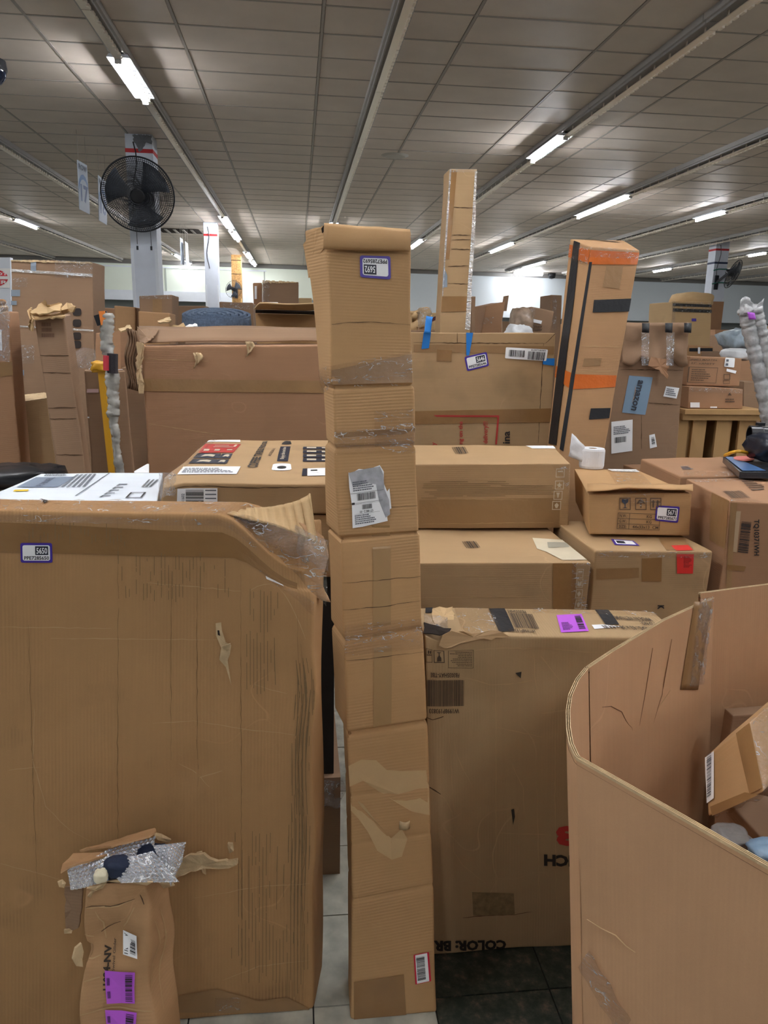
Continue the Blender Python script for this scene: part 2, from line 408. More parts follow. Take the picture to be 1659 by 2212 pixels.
    def inv(s, face, px, py):
        """which point of the face the pixel of the photograph shows"""
        d = ray(px, py); su, sv = s.size(face)
        G = lambda u, v: s.tri(s.fpt(face, u, v))
        best = None
        for i in range(7):
            for j in range(25):
                u0, v0 = su * (i + .5) / 7, sv * (j + .5) / 25; q = RM.T @ (G(u0, v0) - EYE)
                e = (CX + F * q[0] / -q[2] - px) ** 2 + (CY - F * q[1] / -q[2] - py) ** 2
                if best is None or e < best[0]: best = (e, u0, v0)
        _, u, v = best; base = G(u, v); t = np.dot(base - EYE, d) / np.dot(d, d)
        for _ in range(10):
            h = 5e-4; p0 = G(u, v); f = p0 - (EYE + t * d)
            J = np.stack([(G(u + h, v) - G(u - h, v)) / (2 * h), (G(u, v + h) - G(u, v - h)) / (2 * h), -d], 1)
            try: x = np.linalg.solve(J, -f)
            except Exception: break
            u += x[0]; v += x[1]; t += x[2]
            if np.linalg.norm(x[:2]) < 1e-5: break
        u = min(max(u, .001), su - .001); v = min(max(v, .001), sv - .001)
        return (u, v)
    def q(s, face, px4): return (face, [s.inv(face, *p) for p in px4])
    def map(s, Q, a, b, off):
        """a: left->right 0..1, b: top->bottom 0..1 inside quad Q (TL,TR,BR,BL)"""
        f, c = Q
        u = (c[0][0] * (1 - a) + c[1][0] * a) * (1 - b) + (c[3][0] * (1 - a) + c[2][0] * a) * b
        v = (c[0][1] * (1 - a) + c[1][1] * a) * (1 - b) + (c[3][1] * (1 - a) + c[2][1] * a) * b
        return s.P(f, u, v, off)
    def dims(s, Q):
        c = Q[1]; return (math.hypot(c[1][0] - c[0][0], c[1][1] - c[0][1]), math.hypot(c[3][0] - c[0][0], c[3][1] - c[0][1]))
    def _par(s, parent): return parent or s.o
    def strip(s, name, Q, mat, off=.0016, parent=None, jag=0, jagx=0, label=None, kind=None, rough=0, step=.03):
        w, h = s.dims(Q); nx = max(1, int(w / step)); ny = max(1, int(h / step))
        if jag or jagx: nx = max(nx, int(w / .012)); ny = max(ny, int(h / .012))
        if rough: nx = max(nx, int(w / .015)); ny = max(ny, int(h / .015))
        V = []; Fc = []; UV = []
        r = random.Random(int(w * 1e4) + int(h * 1e5))
        ja = [r.uniform(-1, 1) * jag for _ in range(nx + 1)]; jb = [r.uniform(-1, 1) * jag for _ in range(nx + 1)]
        jc = [r.uniform(-1, 1) * jagx for _ in range(ny + 1)]; jd = [r.uniform(-1, 1) * jagx for _ in range(ny + 1)]
        for j in range(ny + 1):
            for i in range(nx + 1):
                a = i / nx; b = j / ny
                b2 = b + ja[i] * (1 - b) + jb[i] * b; a2 = a + jc[j] * (1 - a) + jd[j] * a
                V.append(s.map(Q, a2, b2, off + (r.random() * rough if 0 < i < nx and 0 < j < ny else 0)))
        for j in range(ny):
            for i in range(nx):
                k = j * (nx + 1) + i
                Fc.append((k, k + nx + 1, k + nx + 2, k + 1))
                UV.append([(i / nx * w, j / ny * h), (i / nx * w, (j + 1) / ny * h), ((i + 1) / nx * w, (j + 1) / ny * h), ((i + 1) / nx * w, j / ny * h)])
        return obj(name, V, Fc, mat, s._par(parent), UV, label, kind=kind, smooth=bool(rough))
    def round(s, name, Q, mat, off=.0016, parent=None, rad=.12, inset=0.0, label=None):
        w, h = s.dims(Q); rw = rad * min(w, h) / w; rh = rad * min(w, h) / h
        iw = inset * min(w, h) / w; ih = inset * min(w, h) / h; pts = []
        for (cx, cy, a0) in ((1 - iw - rw, ih + rh, -90), (1 - iw - rw, 1 - ih - rh, 0), (iw + rw, 1 - ih - rh, 90), (iw + rw, ih + rh, 180)):
            for k in range(5):
                a = math.radians(a0 + k * 22.5); pts.append((cx + rw * math.cos(a), cy + rh * math.sin(a)))
        V = [s.map(Q, .5, .5, off)] + [s.map(Q, a, b, off) for a, b in pts]; n = len(pts)
        Fc = [(0, 1 + (k + 1) % n, 1 + k) for k in range(n)]
        return obj(name, V, Fc, mat, s._par(parent), label=label)
    def poly(s, name, Q, pts, mat, off=.0016, parent=None, label=None, kind=None):
        V = [s.map(Q, a, b, off) for a, b in pts]
        return obj(name, V, [tuple(range(len(V)))[::-1]], mat, s._par(parent), label=label, kind=kind)
    def rects(s, name, Q, rects, mat, off=.0024, parent=None, label=None, kind=None):
        V = []; Fc = []
        for (a0, b0, a1, b1) in rects:
            k = len(V); V += [s.map(Q, a0, b0, off), s.map(Q, a1, b0, off), s.map(Q, a1, b1, off), s.map(Q, a0, b1, off)]
            Fc.append((k, k + 3, k + 2, k + 1))
        return obj(name, V, Fc, mat, s._par(parent), label=label, kind=kind)
    def barcode(s, Q, n=34, mat=None, parent=None, off=.0026, horiz=False, seed=1):
        r = random.Random(seed); x = 0.0; R = []; ws = []
        for k in range(n): ws.append((r.choice((1, 1, 2, 3)), r.choice((1, 1, 2))))
        tot = sum(a + b for a, b in ws); 
        for a, b in ws:
            R.append((x / tot, 0, (x + a) / tot, 1) if not horiz else (0, x / tot, 1, (x + a) / tot)); x += a + b
        return s.rects('barcode', Q, R, mat or ink, off, parent)
    def lines_of_print(s, Q, rows, mat=None, parent=None, off=.0026, fill=.55, seed=3):
        r = random.Random(seed); R = []
        for j in range(rows):
            x = 0; end = r.uniform(.5, 1)
            while x < end:
                wd = r.uniform(.02, .09); R.append((x, (j + .5 - fill / 2) / rows, min(x + wd, 1), (j + .5 + fill / 2) / rows)); x += wd + .015
        return s.rects('small_print', Q, R, mat or ink, off, parent)
    def text(s, Q, body, mat=None, parent=None, off=.0028, name='lettering', bold=.02):
        V, Fc, (x0, x1, y0, y1) = glyphs(body, bold)
        VV = [s.map(Q, (x - x0) / (x1 - x0), 1 - (y - y0) / (y1 - y0), off) for x, y in V]
        return obj(name, VV, [f[::-1] for f in Fc] if False else Fc, mat or ink, s._par(parent))
    def frame(s, Q, mat, t=.04, off=.0026, parent=None, name='printed_frame'):
        w, h = s.dims(Q); a = t * min(w, h) / w; b = t * min(w, h) / h
        return s.rects(name, Q, [(0, 0, 1, b), (0, 1 - b, 1, 1), (0, b, a, 1 - b), (1 - a, b, 1, 1 - b)], mat, off, parent)
_G = {}
def glyphs(body, bold):
    if (body, bold) in _G: return _G[(body, bold)]
    cu = bpy.data.curves.new('t', 'FONT'); cu.body = body; cu.offset = bold; cu.resolution_u = 2; cu.align_x = 'LEFT'
    o = bpy.data.objects.new('t', cu); C.objects.link(o); bpy.context.view_layer.update()
    dg = bpy.context.evaluated_depsgraph_get(); me = o.evaluated_get(dg).to_mesh()
    V = [(v.co.x, v.co.y) for v in me.vertices]; Fc = [tuple(p.vertices) for p in me.polygons]
    o.evaluated_get(dg).to_mesh_clear(); bpy.data.objects.remove(o); bpy.data.curves.remove(cu)
    xs = [v[0] for v in V]; ys = [v[1] for v in V]
    _G[(body, bold)] = (V, Fc, (min(xs), max(xs), min(ys), max(ys))); return _G[(body, bold)]

def carton(name, front, Y, back=None, depth=None, zb=None, mat='a', label='', r=.006, amp=.003, step=.05, seed=None, group=None, cat='box', dents=(), grooves=(), mats=None, freq=4.0, build=True, vert=False, **kw):
    """front = pixels TL,TR,BR,BL; Y = depth (one or four); back = pixels of the two far top corners at the top's own height, or depth in metres;
    zb = height the carton really reaches down to (its lower edge is hidden)"""
    Ys = Y if isinstance(Y, (tuple, list)) else (Y,) * 4
    TL, TR, BR, BL = [aty(p[0], p[1], y) for p, y in zip(front, Ys)]
    if zb is not None:
        BL = TL + (BL - TL) * ((zb - TL[2]) / (BL[2] - TL[2])); BR = TR + (BR - TR) * ((zb - TR[2]) / (BR[2] - TR[2]))
    if vert:
        zL, zR_ = (zb, zb) if zb is not None else (BL[2], BR[2])
        BL = np.array((TL[0], TL[1], zL)); BR = np.array((TR[0], TR[1], zR_))
    if back is not None:
        kL = atz(back[0][0], back[0][1], TL[2]); kR = atz(back[1][0], back[1][1], TR[2])
        if depth:   # keep direction, set the depth
            kL = TL + (kL - TL) * (depth / np.linalg.norm(kL - TL)); kR = TR + (kR - TR) * (depth / np.linalg.norm(kR - TR))
    else:
        ax = TR - TL; ax[2] = 0; ax /= np.linalg.norm(ax); n = np.array([-ax[1], ax[0], 0.0])
        kL = TL + n * depth; kR = TR + n * depth
    dl, dr = kL - TL, kR - TR
    b = Box([[[BL, TL], [BL + dl, kL]], [[BR, TR], [BR + dr, kR]]], r, amp, freq, dents, grooves, seed if seed is not None else rnd.random() * 9, step)
    if build:
        b.build(name, K[mat] if isinstance(mat, str) else mat, label, cat, group, mats=mats)
    return b
def tagno(b, face, px4, num):
    """inventory sticker: indigo border, white field, dark block with the number"""
    Q = b.q(face, px4)
    s1 = b.round('inventory_sticker', Q, indigo, .0022, rad=.1, label='indigo bordered white inventory sticker')
    b.round('sticker_face', Q, paper, .0030, s1, rad=.1, inset=.11)
    b.rects('number_block', Q, [(.47, .16, .88, .6)], navy, .0036, s1)
    sub = lambda a0, b0, a1, b1: sq(Q, a0, b0, a1, b1)
    b.text(sub(.51, .23, .85, .54), num, paper, s1, .0042)
    b.text(sub(.12, .66, .9, .85), 'PPE728' + num, ink, s1, .0036)
    return s1
def sq(Q, a0, b0, a1, b1):
    f, c = Q
    def m(a, b):
        return tuple((c[0][k] * (1 - a) + c[1][k] * a) * (1 - b) + (c[3][k] * (1 - a) + c[2][k] * a) * b for k in (0, 1))
    return (f, [m(a0, b0), m(a1, b0), m(a1, b1), m(a0, b1)])
def shard(name, pts, thick, mat, parent=None, n=None, jag=0.0, **k):
    """a bent piece of sheet: outline of 3D points, fanned from its middle and given thickness"""
    r = random.Random(len(pts) * 13 + int(abs(pts[0][0]) * 1000)); P = []
    pts = [np.array(p, float) for p in pts]
    if jag:
        for i, p in enumerate(pts):
            qn = pts[(i + 1) % len(pts)]; m = max(1, int(np.linalg.norm(qn - p) / .015))
            for j in range(m): P.append(p + (qn - p) * j / m + np.array([r.uniform(-1, 1) * jag for _ in range(3)]) * (1 if j else .3))
    else: P = pts
    c = sum(P) / len(P)
    nn = np.zeros(3)
    for i in range(len(P)): nn += np.cross(P[i] - c, P[(i + 1) % len(P)] - c)
    nn /= np.linalg.norm(nn) + 1e-9; m = len(P)
    V = [c + nn * thick / 2] + [p + nn * thick / 2 for p in P] + [c - nn * thick / 2] + [p - nn * thick / 2 for p in P]
    Fc = [(0, 1 + i, 1 + (i + 1) % m) for i in range(m)] + [(m + 1, m + 2 + (i + 1) % m, m + 2 + i) for i in range(m)]
    Fc += [(1 + i, m + 2 + i, m + 2 + (i + 1) % m, 1 + (i + 1) % m) for i in range(m)]
    uv = [[(V[i][0], V[i][2]) for i in f] for f in Fc]
    return obj(name, V, Fc, mat, parent, uv, **k)
def sheet(name, grid, mat, parent=None, thick=.003, smooth=True, amp=0.0, fr=20, **k):
    """grid[j][i] 3D points -> thickened bent sheet"""
    G = np.array(grid, float); nj, ni = G.shape[:2]
    N = np.zeros_like(G)
    for j in range(nj):
        for i in range(ni):
            a = G[j, min(i + 1, ni - 1)] - G[j, max(i - 1, 0)]; b = G[min(j + 1, nj - 1), i] - G[max(j - 1, 0), i]
            n = np.cross(a, b); N[j, i] = n / (np.linalg.norm(n) + 1e-9)
            if amp:
                G[j, i] = G[j, i] + N[j, i] * amp * noise.noise(Vector(G[j, i] * fr))
    V = [G[j, i] + N[j, i] * thick / 2 for j in range(nj) for i in range(ni)] + [G[j, i] - N[j, i] * thick / 2 for j in range(nj) for i in range(ni)]
    o = nj * ni; Fc = []
    for j in range(nj - 1):
        for i in range(ni - 1):
            a = j * ni + i; Fc.append((a, a + 1, a + ni + 1, a + ni)); Fc.append((o + a, o + a + ni, o + a + ni + 1, o + a + 1))
    rim = [i for i in range(ni)] + [j * ni + ni - 1 for j in range(1, nj)] + [(nj - 1) * ni + i for i in range(ni - 2, -1, -1)] + [j * ni for j in range(nj - 2, 0, -1)]
    for a, b in zip(rim, rim[1:] + rim[:1]): Fc.append((b, a, o + a, o + b))
    uv = [[((v % o) % ni * .02, (v % o) // ni * .02) for v in f] for f in Fc]
    return obj(name, V, Fc, mat, parent, uv, smooth=smooth, **k)
def bil(p, nu, nv):
    """4 points TL,TR,BR,BL -> grid"""
    p = [np.array(x, float) for x in p]
    return [[(p[0] * (1 - a) + p[1] * a) * (1 - b) + (p[3] * (1 - a) + p[2] * a) * b for a in np.linspace(0, 1, nu)] for b in np.linspace(0, 1, nv)]

# ================================================================== STRUCTURE
X0, X1, YB, YF = -17.0, 27.5, 32.0, -7.0
ceil_m = card('ceiling_board', srgb(158, 154, 150), 'h', scuff=.0, flute_amt=0, wear=0)
ceil_m = plain('ceiling_board_paint', srgb(208, 196, 184), .55, bump=.25, bscale=260, var=.06, vscale=2)
tee = plain('ceiling_tee_metal', srgb(158, 151, 143), .5)
wallp = plain('pale_wall_paint', srgb(206, 214, 220), .6, var=.04, vscale=.5)
wallg = plain('pale_green_wall_panel', srgb(218, 226, 214), .6, var=.03, vscale=.5)
def struct(o): o['kind'] = 'structure'; return o
SL = 0.077                       # the far wall runs slightly askew
def yb(x): return 31.75 + SL * x
ceilo = struct(MB().box(X0 - .2, X1 + .2, YF - .2, 36, HC + .03, HC + .15).make('ceiling', ceil_m))
# ceiling grid lines: long runners every 1.22 m, panels 0.59 deep
GX0 = 0.83 + .61; PY = .588; GY0 = 7.32
panels = []
for i in range(-14, 21):
    for j in range(-25, 44):
        x = GX0 + i * 1.22; y = GY0 + j * PY
        if x < X0 or x + 1.22 > X1 or y < YF or y > yb(x) - PY: continue
        panels.append((x, y))
def pxy(p):
    q = RM.T @ (np.array((p[0] + .6, p[1] + .3, HC)) - EYE)
    if q[2] > -.5: return None
    return CX + F * q[0] / -q[2], CY - F * q[1] / -q[2]
def vis(p):
    q = pxy(p); return q is not None and -60 < q[0] < 1720 and -60 < q[1] < 620
front_ = sorted([p for p in panels if vis(p)], key=lambda p: p[1] + abs(p[0]) * .3)[:300]
fs = set(front_)
pm = None
hw, hh_ = 1.22 / 2 - .011, PY / 2 - .011
pmb = MB(); pmb.hexa([(-hw + .006, -hh_ + .006, 0), (hw - .006, -hh_ + .006, 0), (hw - .006, hh_ - .006, 0), (-hw + .006, hh_ - .006, 0),
                      (-hw, -hh_, .02), (hw, -hh_, .02), (hw, hh_, .02), (-hw, hh_, .02)])
pme = mesh(pmb.v, pmb.f, pmb.uvs()); pme.materials.append(ceil_m)
zc = ORG['ceiling']
for (x, y) in front_:
    o = bpy.data.objects.new('ceiling_panel', pme); C.objects.link(o); o.parent = ceilo
    o.location = (x + .61 - zc[0], y + PY / 2 - zc[1], HC - zc[2] + rnd.uniform(-.001, .002))
    o.rotation_euler = (rnd.uniform(-.003, .003), rnd.uniform(-.001, .001), 0)
rest = MB()
for (x, y) in panels:
    if (x, y) in fs: continue
    rest.box(x + .012, x + 1.208, y + .012, y + PY - .012, HC, HC + .02)
rest.make('ceiling_panels_beyond', ceil_m, ceilo, kind='stuff')
for i in range(-14, 22):
    x = GX0 + i * 1.22
    if X0 < x < X1: MB().box(x - .012, x + .012, YF, yb(x), HC - .003, HC + .028).make('ceiling_runner', tee, ceilo)
cr = MB()
for j in range(-25, 45):
    y = GY0 + j * PY
    if y > YF: cr.box(X0, min(X1, max(X0 + 1, (y - 31.75) / SL if False else X1)), y - .012, y + .012, HC - .002, HC + .028)
cr.make('cross_tees', tee, ceilo, kind='stuff')
# walls
def wallseg(name, xa, xb, z0, z1, dy, mat, th=.25, parent=None):
    a = (xa, yb(xa) - dy); b = (xb, yb(xb) - dy)
    m = MB().hexa([(a[0], a[1], z0), (b[0], b[1], z0), (b[0], b[1] + th, z0), (a[0], a[1] + th, z0), (a[0], a[1], z1), (b[0], b[1], z1), (b[0], b[1] + th, z1), (a[0], a[1] + th, z1)])
    return m.make(name, mat, parent)
bw = struct(wallseg('wall_back', X0, X1, 0, HC + .03, 0, wallp))
wallseg('lower_recess', X0, X1, 0, 2.72, .02, plain('grey_lower_wall', srgb(120, 124, 122), .7), .02, bw)
wallseg('bulkhead', 1.2, 7, 1.3, HC - .1, .5, wallp, .5, bw); wallseg('bulkhead', 7.02, X1, 2.36, HC - .1, .5, wallp, .5, bw)
wallseg('pale_green_bulkhead', X0, 1.18, 2.85, HC - .1, .5, wallg, .5, bw)
wallseg('bright_ledge', X0, -1.2, 2.66, 3.02, .62, white, .12, bw)
wallseg('ledge_trim', X0, -1.2, 3.86, 3.90, .56, white, .06, bw)
for xx in (-11.8, -8.4, -5.0, -1.3): wallseg('panel_seam', xx, xx + .05, 3.0, 3.86, .515, plain('seam_grey', srgb(160, 168, 160), .6), .02, bw)
for xx in (1.16, 6.6): wallseg('corner_bead', xx, xx + .06, 2.78, HC - .1, .53, white, .04, bw)
ct = struct(wallseg('trim_1', X0, X1, HC - .16, HC - .01, .56, plain('ceiling_edge_trim', srgb(120, 118, 116), .5), .08))
struct(MB().box(X0 - .25, X0, YF, 31, 0, HC + .03).make('wall_left', wallp))
struct(MB().box(X1, X1 + .25, YF, 34.5, 0, HC + .03).make('wall_right', wallp))
struct(MB().box(X0, X1, YF - .25, YF, 0, HC + .03).make('wall_front', wallp))
# floor: vinyl tiles built near the camera, plain slab beyond
sub_ = plain('floor_bedding', srgb(38, 36, 32), .8)
vin = plain('worn_white_vinyl', srgb(178, 178, 166), .35, var=.28, vscale=14)
vin2 = plain('worn_white_vinyl_grey', srgb(160, 160, 150), .35, var=.35, vscale=22)
drk, nt_, b_ = new_mat('dark_scuffed_floor')
n1 = nt_.nodes.new('ShaderNodeTexNoise'); n1.inputs['Scale'].default_value = 26; n1.inputs['Detail'].default_value = 8
n1.inputs['Roughness'].default_value = .7
tcc = nt_.nodes.new('ShaderNodeTexCoord'); nt_.links.new(tcc.outputs['Object'], n1.inputs['Vector'])
rp = nt_.nodes.new('ShaderNodeValToRGB'); nt_.links.new(n1.outputs[0], rp.inputs[0])
rp.color_ramp.elements[0].position = .42; rp.color_ramp.elements[0].color = srgb(36, 46, 40)
rp.color_ramp.elements[1].position = .68; rp.color_ramp.elements[1].color = srgb(112, 92, 78)
e_ = rp.color_ramp.elements.new(.55); e_.color = srgb(62, 66, 58)
nt_.links.new(rp.outputs[0], b_.inputs['Base Color']); b_.inputs['Roughness'].default_value = .4
slab = struct(MB().box(X0 - .25, X1 + .25, YF - .25, 36, -.2, -.006).make('floor', sub_))
fl2 = MB().box(X0, X1, 3.9, 35.5, -.006, -.0045).box(X0, -1.9, YF, 3.9, -.006, -.0045).box(3.7, X1, YF, 3.9, -.006, -.0045).make('distant_floor_covering', vin2, slab, kind='stuff')
fo = ORG['floor']
T = .305
tm = {}
for mname, mm in (('white', vin), ('grey', vin2), ('dark', drk)):
    b = MB().box(0, T - .004, 0, T - .004, -.005, 0); me = mesh(b.v, b.f, b.uvs()); me.materials.append(mm); tm[mname] = me
for i in range(-7, 11):
    for j in range(-1, 13):
        x = .335 + (i) * T; y = .05 + j * T
        k = 'dark' if (0 <= i and y < 4) else rnd.choice(('white', 'white', 'grey'))
        o = bpy.data.objects.new('floor_tile', tm[k]); C.objects.link(o); o.parent = slab
        o.location = (x - fo[0], y - fo[1], -fo[2] + rnd.uniform(-.0004, .0004))

# ------------------------------------------------------------------ ceiling light rows
lit_m = emis('lit_led_tube', (.95, .965, 1.0, 1), TUBE)
unl = plain('unlit_tube', srgb(205, 205, 200), .3)
chan = plain('light_channel_steel', srgb(168, 166, 164), .4, .2)
UL = 2.44
ub = MB().box(-.085, .085, 0, UL - .012, -.055, 0); um = mesh(ub.v, ub.f, ub.uvs()); um.materials.append(chan)
rb = MB().box(-.062, -.05, 0, UL - .012, -.075, -.055).box(.05, .062, 0, UL - .012, -.075, -.055); rmsh = mesh(rb.v, rb.f, rb.uvs()); rmsh.materials.append(chan)
sb = MB().box(-.03, .03, 0, UL - .012, -.118, -.11); k = 0
for q in range(24):
    y = .04 + q * .1; sb.box(.03, .052, y, y + .062, -.128, -.104)
for q in range(8): sb.box(-.004, .004, .1 + q * .3, .12 + q * .3, -.11, -.055)
sm_ = mesh(sb.v, sb.f, sb.uvs()); sm_.materials.append(mirror)
def lit_mesh(L):
    t = MB().tube([(0, 0, -.128), (0, L, -.128)], .024, 10); return t
row_id = {0: 'above the tall middle carton', -1: 'right of the big fan', 1: 'behind the tall pale carton', 2: 'second right of the tall pale carton',
          3: 'third right of the tall pale carton', 4: 'fourth right of the tall pale carton', 5: 'fifth right of the tall pale carton', 6: 'sixth right of the tall pale carton',
          -2: 'behind the hanging signs', -3: 'left of the hanging signs', -4: 'farthest left'}
def rx(k): return .83 + PIT * k
# lit stretches read off the photograph: (row, near pixel, far pixel)
LIT = [(-1, (252, 66), (312, 172)), (-1, (480, 455), (498, 480)), (-1, (501, 484), (514, 504)), (-1, (531, 535), (541, 549)), (-1, (543, 551), (550, 562)),
       (0, (717, 487), (722, 458)), (1, (1222, 280), (1152, 335)), (1, (915, 500), (891, 520)), (2, (1303, 429), (1250, 458)), (2, (1363, 406), (1305, 428)), (2, (1112, 508), (1062, 534)),
       (3, (1571, 440), (1498, 466)), (3, (1183, 550), (1132, 570)), (3, (1097, 573), (1060, 590)), (5, (1453, 565), (1414, 579)), (-3, (28, 453), (76, 475)),
       (-2, (375, 540), (392, 552)), (-2, (405, 556), (428, 568)), (5, (1659, 530), (1620, 543))]
litseg = {}
for k, a, b in LIT:
    ya, y2 = atx(a[0], a[1], rx(k))[1], atx(b[0], b[1], rx(k))[1]
    ya, y2 = min(ya, y2), max(ya, y2)
    litseg.setdefault(k, []).append((ya, min(y2, 31.2)))
# rows go on behind the photographer, with lamps burning there too
for k, ys in {0: (2.3, -2.4, -4.8), 1: (.2, 3.3), 2: (2.6, -3.6), -1: (.9, 3.0, -3.4), -2: (2.2,), 3: (.6, -3.0), -3: (-.6, 4.0), 4: (3.0,), 5: (1.4,), 7: (24.6, 17.0), 8: (27.5, 21.0), -5: (24.5, 17.5), -6: (27.5, 20.0)}.items():
    for y in ys: litseg.setdefault(k, []).append((y, y + 1.2))
ORD = ['first', 'second', 'third', 'fourth', 'fifth', 'sixth', 'seventh', 'eighth', 'ninth', 'tenth', 'eleventh', 'twelfth', 'thirteenth', 'fourteenth']
for k in range(-6, 10):
    x = rx(k)
    if not (X0 + 1 < x < X1 - .5): continue
    y = -6.2 + (k % 3) * .4; n = 0; fr = 0
    end = yb(x) - .9
    while y + UL < end + 1.2:
        segs = [(max(a, y), min(b, y + UL - .02)) for a, b in litseg.get(k, []) if a < y + UL and b > y]
        segs = [q for q in segs if q[1] - q[0] >= .15]
        if y + UL < 4.5 and not segs: y += UL; continue
        n += 1
        if y + UL >= 4.5: fr += 1
        where = ('%s from near end' % ORD[fr - 1]) if y + UL >= 4.5 else ('%s behind the viewpoint' % ORD[n - 1])
        rn = row_id.get(k, 'near the left side wall' if k < 0 else 'near right wall, %s' % ORD[k - 7 + 1])
        if k in (-5, -6): rn += (', inner' if k == -5 else ', outer')
        r = empty('ceiling_light', (x, y, HC), ('glowing' if segs else 'unlit') + ' strip light, %s, row %s' % (where, rn), 'ceiling light', 'strip lights in the row ' + rn)
        for nm, me in (('channel', um), ('rail', rmsh), ('slotted_reflector', sm_)):
            o = bpy.data.objects.new(nm, me); C.objects.link(o); o.parent = r
        for a, b in segs:
            if b - a < .15: continue
            t = lit_mesh(b - a); t.v = [(v[0], v[1] + a - y, v[2]) for v in t.v]
            me = mesh(t.v, t.f, t.uvs()); me.materials.append(lit_m)
            o = bpy.data.objects.new('lit_tube', me); C.objects.link(o); o.parent = r; o['label'] = 'glowing cold white tube'
            wg = MB().hexa([(-.105, a - y, -.10), (.105, a - y, -.10), (.105, b - y, -.10), (-.105, b - y, -.10), (-.085, a - y, -.07), (.085, a - y, -.07), (.085, b - y, -.07), (-.085, b - y, -.07)])
            me = mesh(wg.v, wg.f, wg.uvs()); me.materials.append(white); o = bpy.data.objects.new('lamp_reflector', me); C.objects.link(o); o.parent = r
            e1 = MB().box(-.03, .03, a - y - .02, a - y, -.155, -.1).box(-.03, .03, b - y, b - y + .02, -.155, -.1)
            me = mesh(e1.v, e1.f, e1.uvs()); me.materials.append(chan); o = bpy.data.objects.new('tube_socket', me); C.objects.link(o); o.parent = r
        y += UL
# lamp across the rows, low by the far wall
p = atz(1113, 592, 3.86); p2 = atz(1171, 592, 3.86)
def at_wall(px, py, dy):
    d = ray(px, py); t = (31.75 - dy + SL * 0) / d[1]
    for _ in range(4): t = (yb(EYE[0] + d[0] * t) - dy) / d[1]
    return EYE + d * t
p = at_wall(1113, 592, 1.5); p2 = at_wall(1171, 593, 1.5)
r = empty('wall_light', tuple(p), 'glowing white tube light running along the top of the far white wall', 'ceiling light')
MB().tube([p, p2], .055, 10).make('lit_tube', lit_m, r)
MB().box(p[0] - .05, p2[0] + .05, min(p[1], p2[1]) + .05, max(p[1], p2[1]) + .12, p[2] + .02, p[2] + .16).make('housing', chan, r)

# ------------------------------------------------------------------ columns
def column(px, py, wpx, label, mat, stripes, ysz=.36, cable=True, guard=False, bead=white):
    a = atz(px, py, HC); w_ = wpx * (a[1] * .99) / F
    x, y = a[0], a[1]
    r = empty('column', (x + w_ / 2, y + w_ / 2, 0), label, 'column')
    MB().box(x, x + w_, y, y + w_, 0, HC).make('shaft', mat, r)
    for cxx in (x - .004, x + w_ - .036):
        MB().box(cxx, cxx + .04, y - .006, y + .034, 0, 2.7).make('corner_guard', bead, r)
    for (dz, mt) in stripes:
        MB().box(x - .004, x + w_ + .004, y - .004, y + w_ + .004, HC - dz - .02, HC - dz + .03).make('painted_stripe', mt, r)
    if cable:
        c = [(x + w_ * (.3 + .1 * math.sin(k * .9)), y - .012, HC - .1 - k * .12) for k in range(9)]
        MB().tube(c, .008, 5).make('power_cable', black, r)
    return r, x, y, w_
stainr = plain('red_stripe_paint', srgb(186, 40, 44), .6)
navs = plain('dark_blue_stripe', srgb(44, 56, 84), .6)
colw = plain('column_white', srgb(205, 212, 224), .55, var=.06, vscale=4)
osb = plain('chipboard_cladding', srgb(178, 136, 84), .8, bump=.5, bscale=30, var=.35, vscale=26)
c1, cx1, cy1, cw1 = column(269, 288, 52, 'white square column with a red stripe carrying the big black wall fan', colw, [(.21, stainr)])
c2, cx2, cy2, cw2 = column(439, 480, 27, 'slim white column behind the blue grey felt roll', colw, [(.29, stainr)])
c3, cx3, cy3, cw3 = column(499, 550, 20, 'column clad in brown chipboard with a small fan', osb, [], cable=False, bead=plain('yellow_edge_strip', srgb(222, 186, 120), .6))
for z_ in (3.0, 3.5, 3.95): MB().box(cx3 - .003, cx3 + cw3 + .003, cy3 - .004, cy3, z_, z_ + .02).make('board_joint', darkm, c3)
c4, cx4, cy4, cw4 = column(1549, 520, 30, 'white column on the right with brown board at its foot and a tilted fan', colw, [(.22, stainr), (.55, navs)])
MB().box(cx4 + .02, cx4 + cw4 + .02, cy4 - .02, cy4, 0, 2.62).make('brown_board', K['d'], c4)
shard('soot_patch', [np.array((cx1 + cw1 * u_, cy1 - .006, HC - v_)) for u_, v_ in ((.3, .01), (.98, .01), (.99, .12), (.8, .08), (.62, .2), (.5, .22), (.4, .12), (.32, .1))], .002, plain('soot', srgb(120, 124, 130), .9), c1, jag=.008)

